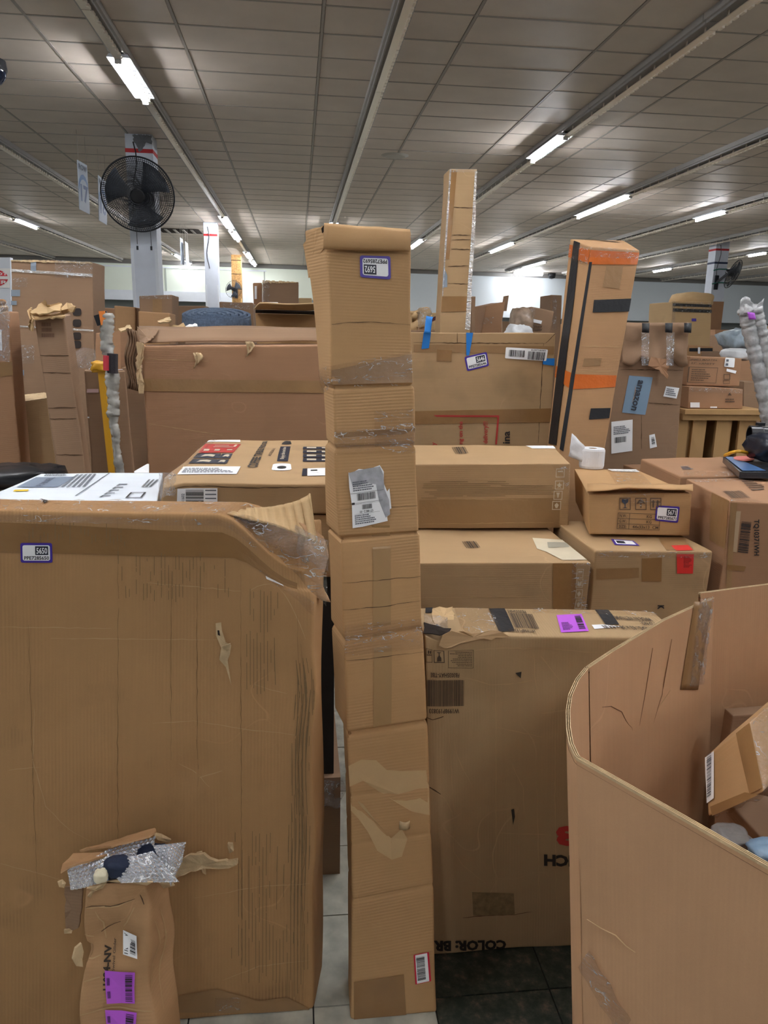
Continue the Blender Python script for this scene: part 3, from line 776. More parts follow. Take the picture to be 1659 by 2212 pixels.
def fan(name, hub, R, nrm, label, blades=3, wires=64, mount=None, rings=9):
    """wire guard of rings and spokes, motor, blades, bracket. hub centre, radius, facing direction"""
    r = empty(name, hub, label, 'fan'); n = Vector(nrm).normalized()
    x = n.cross(Vector((0, 0, 1))).normalized(); y = x.cross(n)
    P = lambda u, v, w_: Vector(hub) + x * u + y * v + n * w_
    rim = MB(); rim.tube([P(R * math.cos(a), R * math.sin(a), 0) for a in np.linspace(0, 2 * math.pi, 49)[:-1]], R * .025, 6, True)
    rim.make('guard_rim', blackr, r)
    for sgn, nm in ((1, 'front_guard'), (-1, 'rear_guard')):
        g = MB()
        for k in range(wires):
            a = 2 * math.pi * k / wires
            g.tube([P(R * t * math.cos(a + .25 * (1 - t)), R * t * math.sin(a + .25 * (1 - t)), sgn * R * .2 * (1 - t ** 3)) for t in (.2, .6, .85, 1)], R * .006, 3)
        for q in range(rings):
            t = .22 + q * .78 / rings
            g.tube([P(R * t * math.cos(a), R * t * math.sin(a), sgn * R * .2 * (1 - t ** 3)) for a in np.linspace(0, 2 * math.pi, 33)[:-1]], R * .006, 3, True)
        g.make(nm, blackr, r, kind='stuff')
    badge = MB().lathe((0, 0, 0), [(0, .03 * R), (.17 * R, .02 * R), (.2 * R, 0), (.2 * R, -.03 * R)], 20)
    M = Matrix((x, y, n)).transposed().to_4x4(); M.translation = P(0, 0, R * .21); badge.xf(M).make('guard_badge', black, r)
    mo = MB().lathe((0, 0, 0), [(0, .12 * R), (.2 * R, .1 * R), (.22 * R, -.3 * R), (.14 * R, -.48 * R), (0, -.5 * R)], 18)
    M2 = M.copy(); M2.translation = P(0, 0, -.02); mo.xf(M2).make('motor', black, r)
    for k in range(blades):
        a0 = 2 * math.pi * k / blades + .3; G = []
        for t in (.15, .4, .65, .9):
            G.append([P(R * t * math.cos(a0 + s_ * (.35 + .3 * t)), R * t * math.sin(a0 + s_ * (.35 + .3 * t)), s_ * .09 * R) for s_ in (-1, -.3, .4, 1)])
        sheet('blade', G, plain('dark_fan_blade', srgb(74, 80, 90), .4), r, .006)
    if mount:
        MB().bar(P(0, -.05 * R, -.35 * R), mount, .05).bar(Vector(mount) + Vector((0, 0, -.18)), Vector(mount) + Vector((0, 0, .18)), .1, .03).make('bracket', blackr, r)
    return r
Yf1 = cy1 - .38
hb = aty(298, 421, Yf1)
f1 = fan('wall_fan', tuple(hb), 69 * (Yf1 * 1.0) / F, (.10, -1, -.32), 'large round black wire cage fan on the near white column', mount=(cx1 + cw1 * .55, cy1 - .02, hb[2] - .12), wires=110, rings=14)
for (dx_) in (-.06, .12):
    MB().tube([(hb[0] + dx_, hb[1] + .1, hb[2] - .35), (hb[0] + dx_, hb[1] + .1, hb[2] - .35 - (.25 if dx_ < 0 else .32))], .004, 4).tube([(hb[0] + dx_, hb[1] + .1, hb[2] - .62), (hb[0] + dx_, hb[1] + .1, hb[2] - .67)], .014, 6).make('pull_cord', blackr, f1)
hb = aty(1584, 592, cy4 - .32)
f2 = fan('wall_fan', tuple(hb), .37, (.85, -1, -.55), 'black cage fan tilted sideways on the right hand column', mount=(cx4 + .1, cy4 - .02, hb[2] - .2), wires=40, rings=7)
for dz in (.12, -.22):
    MB().tube([(cx4 - .02 + .0 * i, cy4 - .03, hb[2] + dz - .02) if i == 0 else (cx4 + cw4 * i / 3, cy4 - .03, hb[2] + dz + .02) for i in range(4)], .014, 5).make('green_strap', plain('green_strap', srgb(30, 110, 96), .5), f2)
hb = aty(505, 625, cy3 - .35)
f3 = fan('wall_fan', tuple(hb), .29, (.5, -1, -.3), 'small black fan on the chipboard clad column far away', mount=(cx3 + .15, cy3 - .02, hb[2] - .1), wires=24, rings=5)

# hanging row signs: panels run along y, faces turned sideways
bl1 = plain('sign_blue', srgb(112, 146, 196), .5); sgw = plain('sign_white_card', srgb(200, 210, 224), .6); dbl = plain('sign_dark_blue', srgb(70, 96, 150), .5)
def row_sign(tl, tr, br, bl, ytop, X, num, label, wires):
    a, b, c, d = [atx(p[0], p[1], X) for p in (tl, tr, br, bl)]
    bx = Box([[[d, a], [d + np.array([-.006, 0, 0]), a + np.array([-.006, 0, 0])]], [[c, b], [c + np.array([-.006, 0, 0]), b + np.array([-.006, 0, 0])]]], .001, 0, step=.4)
    bx.build('row_sign', sgw, label, 'sign', 'hanging row signs')
    Q = bx.q('F', [tl, tr, br, bl])
    ink2 = plain('sign_grey_lettering', srgb(104, 112, 128), .6)
    if num:
        bx.text(sq(Q, .08, .05, .92, .17), 'ROW', ink2, None, .004)
        bx.poly('blue_arch', Q, [(.0, .95), (.0, .55), (.08, .38), (.25, .28), (.5, .24), (.75, .28), (.92, .38), (1, .55), (1, .95)], bl1, .003)
        bx.poly('pale_arch', Q, [(.0, .95), (.0, .62), (.12, .46), (.3, .37), (.5, .34), (.7, .37), (.88, .46), (1, .62), (1, .95)], sgw, .004)
        bx.text(sq(Q, .14, .46, .9, .82), num, dbl, None, .0055, bold=.04)
    for p in (a + (b - a) * .1, b - (b - a) * .1): MB().tube([p, (p[0], p[1], HC)], .003, 4).make('hanging_wire', tee, bx.o)
A17 = atz(163, 278, HC)
XS = A17[0]
row_sign((167, 345), (188, 357), (194, 463), (172, 452), 0, XS, '17', 'hanging white sign reading ROW 17, nearer of the two left of the big fan', 0)
row_sign((212, 378), (230, 393), (231, 486), (214, 476), 0, XS + .0, '18', 'hanging white sign reading ROW 18, beside the rim of the big fan', 0)
row_sign((336, 470), (343, 476), (343, 543), (334, 537), 0, XS, '', 'narrow white hanging sign behind the near column, seen edge on', 0)
row_sign((389, 513), (395, 517), (399, 572), (391, 571), 0, XS, '', 'small far hanging sign, left one of the pair beside the slim column', 0)
row_sign((400, 521), (406, 526), (409, 578), (402, 575), 0, XS + .1, '', 'small far hanging sign, right one of the pair beside the slim column', 0)
# ceiling oddments
p = atz(853, 336, HC)
sd = MB().lathe((p[0], p[1], HC), [(0, -.02), (.15, -.018), (.19, -.004), (.2, 0)], 28).make('round_ceiling_vent', plain('vent_grey', srgb(176, 172, 164), .5), label='round flat grey disc vent set in the ceiling', cat='vent')
p = atz(2, 165, HC - .14)
dc = empty('dome_camera', (p[0] - .1, p[1], HC), 'black dome camera on the ceiling at the left edge', 'camera')
MB().lathe((p[0] - .1, p[1], HC - .1), [(.0, .1), (.15, .1), (.16, .02), (.15, 0)], 24).make('mount', black, dc)
MB().lathe((p[0] - .1, p[1], HC - .1), [(.15, 0), (.14, -.05), (.1, -.1), (.04, -.13), (0, -.135)], 24).make('dome', plain('smoked_dome', srgb(14, 20, 34), .08), dc, smooth=True)
p = atz(383, 498, HC)
vh = empty('ceiling_grille', (p[0], p[1], HC), 'dark open return air grille in the ceiling beyond the big fan', 'vent')
MB().box(p[0] - .6, p[0] + .6, p[1] - .45, p[1] + .45, HC - .015, HC - .008).make('dark_opening', darkm, vh)
for i in range(5): MB().box(p[0] - .5 + i * .22, p[0] - .44 + i * .22, p[1] - .4, p[1] + .4, HC - .03, HC - .016).make('slat', tee, vh)
for i, (pp, lb) in enumerate((((1060, 597), 'small dark dome on the far ceiling edge'), )):
    p = at_wall(1192, 597, 1.2); MB().lathe((p[0], p[1], HC - .12), [(0, -.12), (.12, -.09), (.16, 0), (.16, .1)], 14).make('ceiling_dome', black, label='small black dome under the far end of the ceiling', cat='camera')

# ================================================================== CARTONS NEAR THE CAMERA
def R0(x0, y0, x1, y1): return [(x0, y0), (x1, y0), (x1, y1), (x0, y1)]
def R180(x0, y0, x1, y1): return [(x1, y1), (x0, y1), (x0, y0), (x1, y0)]
def RCW(x0, y0, x1, y1): return [(x1, y0), (x1, y1), (x0, y1), (x0, y0)]
def RCCW(x0, y0, x1, y1): return [(x0, y1), (x0, y0), (x1, y0), (x1, y1)]
def creases(b, face, lines, width=.0022, mat=None, name='worn_crease'):
    V = []; Fc = []
    for ln in lines:
        uv = [b.inv(face, *p) for p in ln]; pts = []
        for a, c in zip(uv[:-1], uv[1:]):
            m = max(2, int(math.hypot(c[0] - a[0], c[1] - a[1]) / .015))
            for k in range(m): pts.append((a[0] + (c[0] - a[0]) * k / m + rnd.uniform(-.0012, .0012), a[1] + (c[1] - a[1]) * k / m + rnd.uniform(-.0012, .0012)))
        pts.append(uv[-1]); n = len(pts)
        for i, p in enumerate(pts):
            q = pts[min(i + 1, n - 1)]; o = pts[max(i - 1, 0)]
            dx, dy = q[0] - o[0], q[1] - o[1]; L = math.hypot(dx, dy) + 1e-9
            wv = width * (.3 + .7 * math.sin(math.pi * (i + .5) / n)) * rnd.uniform(.4, 1.1) / 2
            V += [b.P(face, p[0] - dy / L * wv, p[1] + dx / L * wv, .0016), b.P(face, p[0] + dy / L * wv, p[1] - dx / L * wv, .0016)]
        k = len(V) - 2 * n
        for i in range(n - 1): Fc.append((k + 2 * i, k + 2 * i + 1, k + 2 * i + 3, k + 2 * i + 2))
    return obj(name, V, Fc, mat or crease_m, b.o, kind='stuff')
crease_m = plain('pale_crease', srgb(186, 154, 112), .8)
crease_d = plain('dark_fold', srgb(84, 62, 40), .9)
def scuff(b, face, box_, n=40, vert=True, w=.0013, seed=1, mat=None):
    r = random.Random(seed); x0, y0, x1, y1 = box_; Q = b.q(face, R0(*box_)); R = []
    for _ in range(n):
        a = r.gauss(.5, .25); c = r.random() * .8; l = r.uniform(.05, .35)
        if not 0 < a < 1: continue
        W, H = b.dims(Q)
        if vert: a = round(a * W / .0078) * .0078 / W; R.append((a, c, a + w / W, min(1, c + l)))
        else: a = round(a * H / .0078) * .0078 / H; R.append((c, a, min(1, c + l), a + w / H))
    return b.rects('scuff_marks', Q, R, mat or scuffm, .0018, kind='stuff')
scuffm = plain('rubbed_dirt', srgb(128, 104, 72), .9)

# ---- big flat carton 5650, front left
b1 = carton('flat_carton', [(-260, 1106), (676, 1112), (676, 2200), (-250, 2190)], 1.57, back=[(-200, 1080), (700, 1083)], zb=0.0, mat='av',
            label='huge flat brown carton with sticker 5650 and a crushed upper corner', r=.012, amp=.006, freq=3.0, step=.03, seed=3,
            dents=[(aty(676, 1112, 1.57), .2, (-.015, .01, -.125)), (aty(20, 1112, 1.57), .3, (0, 0, .004)), (aty(420, 1660, 1.57), .06, (0, .012, 0)), (aty(250, 1300, 1.57), .04, (0, .006, 0)), (aty(676, 1500, 1.58), .12, (.012, 0, 0)), (aty(676, 1800, 1.58), .15, (.006, .004, 0))])
tagno(b1, 'F', [(46, 1175), (114, 1175), (115, 1217), (47, 1217)], '5650')
b1.strip('brown_tape', b1.q('F', [(-200, 1124), (655, 1156), (650, 1206), (-200, 1192)]), btape, .0014)
b1.strip('clear_tape', b1.q('F', [(-200, 1112), (560, 1122), (560, 1136), (-200, 1126)]), clear, .003)
b1.strip('clear_tape', b1.q('T', [(-180, 1084), (560, 1086), (560, 1110), (-200, 1106)]), clear, .003, rough=.006)
b1.strip('clear_tape', b1.q('F', [(560, 1200), (600, 1195), (690, 1300), (680, 1330)]), clear, .004, rough=.004)
b1.strip('blank_white_label', b1.q('F', [(577, 1214), (617, 1211), (618, 1226), (578, 1230)]), paper, .003)
creases(b1, 'F', [[(0, 1354), (150, 1356), (240, 1357)], [(110, 1378), (300, 1381), (470, 1381)], [(75, 1530), (72, 1640), (100, 1740), (150, 1790), (195, 1815)], [(0, 1865), (80, 1885), (130, 1900)],
                  [(320, 1258), (520, 1276)], [(540, 1275), (600, 1240)], [(420, 1555), (520, 1575), (640, 1590)], [(385, 1650), (430, 1680), (452, 1700)], [(430, 1683), (480, 1665)], [(330, 1560), (420, 1555)],
                  [(420, 1938), (560, 1915), (668, 1908)], [(550, 1480), (615, 1500)], [(600, 1250), (640, 1330), (660, 1380)], [(480, 2115), (560, 2085), (668, 2072)], [(20, 1662), (90, 1655)]], .0022)
creases(b1, 'F', [[(255, 1120), (255, 2180)], [(425, 1200), (427, 1700)], [(520, 1240), (522, 2120)], [(370, 1230), (370, 1640)], [(643, 1330), (643, 2190)], [(62, 1350), (80, 1900)], [(650, 1390), (655, 2190)]], .0016, plain('soft_fold', srgb(126, 98, 64), .9), 'flute_crease')
scuff(b1, 'F', (525, 1270, 600, 1500), 60, seed=2); scuff(b1, 'F', (630, 1420, 668, 1760), 110, seed=3); scuff(b1, 'F', (470, 1790, 640, 2120), 70, seed=4); scuff(b1, 'F', (0, 1130, 300, 1180), 60, seed=5); scuff(b1, 'F', (240, 1190, 500, 1300), 70, seed=6)
scuff(b1, 'F', (620, 1700, 668, 2150), 80, seed=16)
# tear in the face
def face_poly(b, f, pts, mat, name, off=.003, **k):
    uv = [b.inv(f, *p) for p in pts]
    return obj(name, [b.P(f, u, v, off) for u, v in uv], [tuple(range(len(uv)))[::-1]], mat, b.o, **k)
face_poly(b1, 'F', [(466, 1345), (478, 1343), (480, 1362), (488, 1386), (500, 1392), (497, 1412), (492, 1425), (500, 1480), (488, 1440), (474, 1424), (478, 1398), (467, 1372)], torn, 'torn_patch')
face_poly(b1, 'F', [(470, 1360), (474, 1360), (476, 1372), (471, 1370)], darkm, 'puncture', .004)
shard('torn_edge', [aty(480, 1396, 1.555), aty(498, 1390, 1.545), aty(497, 1402, 1.55), aty(484, 1402, 1.56)], .003, torn, b1.o, jag=.002)
face_poly(b1, 'F', [(380, 2148), (470, 2132), (560, 2158), (620, 2150), (668, 2175), (668, 2196), (560, 2184), (380, 2182)], btape2, 'bottom_tape', .003)
b1.strip('clear_tape', b1.q('F', [(465, 2150), (520, 2150), (520, 2178), (465, 2178)]), clear, .0045, rough=.003)
# crushed corner: standing fluted flap and crumpled wrap
G = []
for j in range(9):
    row = []
    for i in range(70):
        a = i / 69; t = j / 8
        top = np.array((490 + 180 * a, 1104 - 14 * a - 24 * a ** 5)); bot = np.array((490 + 195 * a, 1112 + 20 * a + 42 * a ** 2))
        p = top * (1 - t) + bot * t
        row.append(aty(p[0], p[1], 1.66 - .07 * t + .02 * a + .0045 * math.sin(i * .95)))
    G.append(row)
sheet('crushed_fluted_flap', G, K['e'], b1.o, .004, amp=.006, fr=18)
G = [[aty(650 + 52 * a + 6 * math.sin(t * 7), 1128 + 30 * a + 150 * t - 8 * a * t, 1.62 + .05 * a - .04 * t) for a in np.linspace(0, 1, 8)] for t in np.linspace(0, 1, 14)]
sheet('crumpled_corner_board', G, K['a'], b1.o, .004, amp=.018, fr=28)
G = [[aty(505 + 200 * a, 1112 + 66 * a ** 1.4 + (10 + 120 * a) * t, 1.556 - .012 * math.sin(math.pi * t)) for a in np.linspace(0, 1, 26)] for t in np.linspace(0, 1, 14)]
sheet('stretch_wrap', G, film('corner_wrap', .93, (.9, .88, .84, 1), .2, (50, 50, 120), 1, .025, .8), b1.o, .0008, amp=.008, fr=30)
G = [[aty(640 + 70 * a, 1135 + 40 * a + 60 * t, 1.58 + .04 * a) for a in np.linspace(0, 1, 14)] for t in np.linspace(0, 1, 8)]
sheet('stretch_wrap', G, wrap, b1.o, .0008, amp=.02, fr=40)
face_poly(b1, 'T', [(90, 1082), (98, 1074), (104, 1086), (96, 1094)], darkm, 'small_tear', .003)

# ---- tall leaning carton 5692
LV = [((757, 2232), (944, 2190), (751, 2220)), ((759, 2140), (940, 2110), (751, 2125)), ((762, 1945), (937, 1912), (754, 1930)), ((757, 1825), (931, 1800), (749, 1815)), ((755, 1720), (927, 1695), (746, 1705)),
      ((749, 1590), (921, 1560), (741, 1578)), ((749, 1577), (920, 1550), (723, 1546)), ((745, 1402), (916, 1377), (718, 1392)), ((744, 1386), (914, 1359), (717, 1374)), ((742, 1372), (913, 1346), (716, 1360)),
      ((735, 1177), (907, 1158), (708, 1167)), ((733, 1166), (906, 1151), (706, 1158)), ((731, 1156), (905, 1145), (705, 1149)), ((724, 980), (899, 970), (701, 969)), ((723, 969), (898, 961), (704, 961)),
      ((719, 848), (893, 838), (699, 840)), ((717, 838), (892, 832), (697, 833)), ((714, 822), (891, 823), (690, 814)), ((713, 640), (887, 650), (673, 640)), ((704, 522), (886, 542), (660, 565)), ((700, 485), (886, 497), (657, 527))]
def lean(p, y0=1.53, y1=1.90, zt=1.88, extra=0.0):
    Y = 1.6
    for _ in range(12):
        z = aty(p[0], p[1], Y + extra)[2]; Y = y0 + (y1 - y0) * max(-.05, z / zt)
    return aty(p[0], p[1], Y + extra)
FL = [lean(l[0]) for l in LV]; FR = [lean(l[1]) for l in LV]
for a in (FL, FR): a[0] = a[0] + (a[1] - a[0]) * ((0.0 - a[0][2]) / (a[1][2] - a[0][2]))
def projp(p):
    q = RM.T @ (np.array(p, float) - EYE); return CX + F * q[0] / -q[2], CY - F * q[1] / -q[2]
BL = []; BRs = []
for f_, r_, l_ in zip(FL, FR, LV):
    t_ = f_ + np.array([0, .12, 0]); t_[0] = aty(l_[2][0], projp(t_)[1], t_[1])[0]; BL.append(t_)
    BRs.append(r_ + np.array([-.006, .12, 0]))
tb = Box([[FL, BL], [FR, BRs]], .010, .0035, 5.0, seed=2, step=.03)
seam = lambda i: tb.wn[i]
tb.grooves = [(seam(5) + .0015, .012, .006), (seam(8), .007, .007), (seam(11), .010, .0055), (seam(14), .006, .006), (seam(16), .008, .006), (seam(4), .003, .006), (seam(2), .003, .006), (seam(3), .002, .005)]
tb.dents = [(FL[-1], .06, (.0, .012, -.004)), (FR[-2] + np.array([-.01, 0, 0]), .03, (0, .006, 0))]
tb.build('tall_carton', K['b'], 'tall brown carton leaning upright in the middle, sticker 5692 upside down', 'box')
b = tb
tagno(b, 'F', [(844, 604), (778, 599), (777, 552), (843, 554)], '5692')
b.strip('brown_tape', b.q('F', [(735, 508), (778, 510), (776, 538), (735, 534)]), btape, .0016)
b.strip('clear_tape', b.q('F', [(735, 505), (885, 512), (885, 540), (735, 540)]), clear, .003, rough=.002)
b.strip('brown_tape', b.q('F', [(716, 800), (889, 765), (890, 826), (717, 832)]), btape2, .0016)
b.strip('clear_tape', b.q('F', [(712, 790), (889, 760), (890, 832), (716, 836)]), clear, .003, rough=.004)
b.strip('clear_tape', b.q('L', [(688, 800), (714, 790), (717, 838), (696, 850)]), clear, .004, rough=.006)
b.strip('clear_tape', b.q('F', [(808, 888), (891, 882), (897, 962), (810, 966)]), clear, .003, rough=.004)
b.strip('brown_tape', b.q('F', [(726, 935), (896, 925), (897, 958), (726, 966)]), btape2, .0016)
b.strip('clear_tape', b.q('F', [(722, 928), (896, 922), (899, 978), (724, 982)]), clear, .003, rough=.004)
b.strip('clear_tape', b.q('F', [(745, 1350), (912, 1335), (915, 1400), (746, 1415)]), clear, .003, rough=.003)
b.strip('brown_tape', b.q('F', [(803, 1135), (842, 1135), (845, 1560), (806, 1570)]), plain('faint_tape', srgb(166, 132, 88), .35), .0014)
b.strip('brown_tape', b.q('F', [(764, 2120), (872, 2102), (878, 2212), (764, 2222)]), btape, .0018)
face_poly(b, 'F', [(751, 1655), (780, 1640), (812, 1641), (835, 1662), (868, 1664), (920, 1662), (924, 1698), (860, 1715), (820, 1712), (784, 1686), (755, 1700)], K['e'], 'peeled_paper_patch', .0015)
face_poly(b, 'F', [(756, 1722), (785, 1738), (812, 1775), (845, 1812), (868, 1790), (880, 1812), (868, 1850), (846, 1857), (815, 1838), (795, 1798), (775, 1770), (757, 1752)], K['e'], 'peeled_paper_patch', .0015)
face_poly(b, 'F', [(822, 1712), (925, 1692), (927, 1760), (890, 1752), (860, 1735)], K['e'], 'peeled_paper_patch', .0015)
p = lean((873, 1778)) + np.array([0, -.006, 0])
sheet('curled_paper_scrap', [[p + np.array([-.013 + .026 * a, -.007 * math.sin(a * 3), -.011 + .022 * t]) for a in np.linspace(0, 1, 6)] for t in (0, .5, 1)], torn, b.o, .0012)
Q = b.q('F', [(752, 1015), (828, 1006), (838, 1130), (760, 1141)])
lab = b.poly('shipping_label', Q, [(0, .04), (.08, .06), (.3, .0), (.55, .03), (.9, -.02), (1, .1), (.97, .3), (1.05, .45), (1.12, .4), (1.13, .75), (.98, .8), (1, .96), (.3, 1), (.02, 1), (.04, .6), (0, .3)], paper, .0028)
b.poly('rubbed_grey_area', Q, [(.0, .05), (.3, .02), (.9, 0), (.98, .15), (.98, .4), (1.08, .6), (1.08, .85), (.95, .9), (.8, .6), (.75, .3), (.5, .25), (.1, .3)], plain('abraded_label', srgb(168, 170, 176), .6, var=.2, vscale=60), .0034, lab)
b.barcode(sq(Q, .2, .42, .72, .54), 30, off=.004, parent=lab); b.barcode(sq(Q, .32, .62, .6, .7), 18, off=.004, parent=lab, seed=4)
b.text(('F', sq(Q, .25, .72, .62, .76)[1][2:] + sq(Q, .25, .72, .62, .76)[1][:2]), 'CT 085 2 - 03', ink, lab, .004)
b.lines_of_print(sq(Q, .1, .2, .7, .38), 5, inkg, lab, .004); b.lines_of_print(sq(Q, .1, .78, .7, .95), 5, inkg, lab, .004)
b.rects('label_rules', Q, [(0.02, .405, .95, .41), (0, .58, .9, .585), (.04, .565, .12, .6), (.05, .6, .85, .603), (.1, .77, .8, .773)], ink, .004, lab)
Q = b.q('F', [(893, 2060), (926, 2054), (931, 2117), (897, 2124)])
lb = b.strip('red_edged_label', Q, plain('crimson', srgb(206, 30, 62), .5), .003, label='red edged white barcode label')
b.strip('label_face', sq(Q, .1, .02, .88, .98), paper, .0036, lb)
b.barcode(sq(Q, .15, .1, .68, .47), 22, parent=lb, off=.0042, horiz=True); b.barcode(sq(Q, .15, .5, .68, .9), 22, parent=lb, off=.0042, horiz=True, seed=9)
creases(b, 'F', [[(716, 700), (800, 694), (886, 702)], [(728, 1262), (800, 1255), (910, 1245)], [(738, 1318), (830, 1310), (908, 1298)], [(748, 1427), (914, 1408)], [(735, 1100), (905, 1092)]], .002, crease_d, 'fold_line')
# loose top flap folded over and the splayed left cheek
G = [[lean((700 + 186 * a - 2 * t, 484 + 13 * a + 54 * t * (1 - .15 * a)), extra=-.006 - .012 * math.sin(t * 2.6)) for a in np.linspace(0, 1, 16)] for t in np.linspace(0, 1, 8)]
sheet('folded_top_flap', G, K['b'], b.o, .004, amp=.004, fr=18)
p0 = lean((697, 490)); 
shard('splayed_side_flap', [lean((698, 488)), lean((676, 502), extra=.06), lean((656, 528), extra=.13), lean((668, 600), extra=.13), lean((684, 570), extra=.08), lean((702, 530), extra=-.004)], .004, K['b'], b.o, jag=.001)
shard('gap_shade_sheet', [lean((694, 494), extra=-.006), lean((700, 486), extra=-.006), lean((700, 500), extra=-.006), lean((696, 504), extra=-.004)], .002, darkm, b.o)  # dark sheet painted as the shade between flap and cheek

# ---- flat upright carton behind, upside down print
zf = aty(1090, 1376, 1.76)[2]
fb = carton('flat_carton', [(917, 1372), (1485, 1380), (1460, 2052), (928, 2062)], (1.74, 1.74, 1.71, 1.71), depth=.195, zb=0.0, mat='cv',
            label='flat upright carton printed upside down, taped with black strips and a violet label', r=.009, amp=.006, freq=4, step=.03, seed=5,
            dents=[(aty(950, 1375, 1.76), .05, (.0, .02, -.03)), (aty(1180, 1440, 1.74), .09, (0, .012, 0)), (aty(1020, 1500, 1.74), .1, (0, .008, 0))])
b = fb
b.strip('black_tape', b.q('T', [(1056, 1318), (1090, 1316), (1112, 1366), (1078, 1369)]), btp, .002)
b.strip('black_tape', b.q('T', [(1283, 1318), (1310, 1316), (1338, 1352), (1308, 1352)]), btp, .002)
b.strip('black_tape', b.q('T', [(919, 1312), (934, 1312), (936, 1326), (919, 1326)]), btp, .002)
Q = b.q('T', [(1202, 1332), (1256, 1330), (1272, 1366), (1212, 1368)])
vl = b.strip('violet_label', Q, violet, .002, label='violet barcode label')
b.barcode(sq(Q, .68, .12, .92, .9), 16, parent=vl, off=.0028, horiz=True); b.lines_of_print(sq(Q, .1, .45, .5, .9), 6, plain('violet_ink', srgb(84, 30, 110), .6), vl, .0028)
Q = b.q('T', [(1098, 1328), (1150, 1330), (1166, 1361), (1112, 1359)]); b.barcode(Q, 30, mat=plain('print_brown', srgb(62, 48, 36), .7))
pr = plain('print_brown_', srgb(70, 55, 40), .7)
b.text(b.q('T', [(1138, 1329), (1098, 1328), (1092, 1321), (1134, 1322)]), 'FB3035HAY', pr)
b.text(b.q('T', [(1158, 1369), (1100, 1369), (1098, 1362), (1156, 1363)]), 'W1998P193833', pr)
b.text(b.q('T', [(1412, 1344), (1334, 1342), (1325, 1334), (1400, 1337)]), 'MADE IN VIETNAM', pr)
b.text(b.q('T', [(1420, 1353), (1385, 1352), (1380, 1345), (1412, 1346)]), 'P.O NO.:', pr)
b.text(b.q('T', [(1412, 1364), (1308, 1362), (1298, 1354), (1400, 1356)]), 'MEAS.: 62 x 38 x 4.4 IN', pr)
b.strip('white_paper_scrap', b.q('T', [(1278, 1353), (1300, 1352), (1345, 1356), (1284, 1362)]), paper, .002)
b.text(b.q('F', R180(930, 1453, 992, 1463)), 'FB3035HAY-TBE', pr)
b.barcode(b.q('F', R0(921, 1469, 1003, 1526)), 46, mat=pr)
b.text(b.q('F', R180(927, 1531, 992, 1541)), 'W1998P193833', pr)
for (x0, x1) in ((916, 934), (937, 960)):
    Q = b.q('F', R180(max(x0, 920), 1400, x1, 1431)); b.frame(Q, pr, .07)
    if x0 == 937:
        b.poly('fragile_glass_symbol', Q, [(.3, .1), (.7, .1), (.68, .35), (.55, .5), (.54, .75), (.7, .8), (.7, .84), (.3, .84), (.3, .8), (.46, .75), (.45, .5), (.32, .35)][::-1], pr, .0026)
    else: b.rects('handling_symbol', Q, [(.15, .5, .85, .56), (.2, .62, .4, .85), (.5, .62, .7, .85)], pr)
Q = b.q('F', R180(968, 1402, 1022, 1442)); b.frame(Q, pr, .02); b.lines_of_print(sq(Q, .06, .08, .94, .92), 9, pr, fill=.35)
Q = b.q('F', R180(1200, 1782, 1240, 1824)); b.text(Q, '3', inkr, bold=.06)
b.text(b.q('F', R180(1174, 1843, 1262, 1868)), 'INCH', plain('print_black', srgb(38, 30, 24), .7), bold=.05)
b.text(b.q('F', R180(936, 2029, 1093, 2053)), 'COLOR: BR', plain('print_black', srgb(38, 30, 24), .7), bold=.05)
creases(b, 'F', [[(1000, 1406), (1080, 1398), (1300, 1408)], [(1155, 1415), (1156, 1460), (1162, 1500)], [(930, 1706), (960, 1722), (975, 1752), (980, 1780), (980, 1840), (1000, 1870), (1050, 1910)], [(1080, 1800), (1190, 1803)], [(980, 1600), (990, 1640), (1020, 1700)],
                  [(1100, 1640), (1130, 1700), (1132, 1760)], [(990, 1460), (1060, 1480), (1150, 1470)], [(1170, 1420), (1210, 1470)], [(1070, 1570), (1170, 1590)], [(1240, 1530), (1170, 1540)]], .0022)
creases(b, 'F', [[(968, 1540), (985, 1830)], [(1070, 1420), (1072, 2040)], [(1160, 1700), (1166, 2040)], [(1198, 1440), (1200, 2040)]], .0016, crease_m, 'flute_crease')
face_poly(b, 'F', [(1112, 1452), (1126, 1450), (1124, 1464)], plain('hole_dark', srgb(50, 44, 36), .9), 'puncture')
face_poly(b, 'F', [(1104, 1748), (1110, 1746), (1112, 1764), (1108, 1782)], plain('hole_dark', srgb(50, 44, 36), .9), 'puncture')
creases(b, 'F', [[(910, 1552), (935, 1556), (958, 1548)], [(925, 1700), (952, 1715)]], .004, crease_d, 'tear')
face_poly(b, 'F', [(1020, 1928), (1110, 1930), (1112, 1975), (1022, 1978)], plain('rubbed_print', srgb(128, 106, 74), .9, var=.2, vscale=80), 'rubbed_print', .0012)
creases(b, 'F', [[(1000, 1981), (1110, 1975), (1150, 1968)]], .003, plain('brown_scrape', srgb(92, 58, 38), .9), 'scrape')
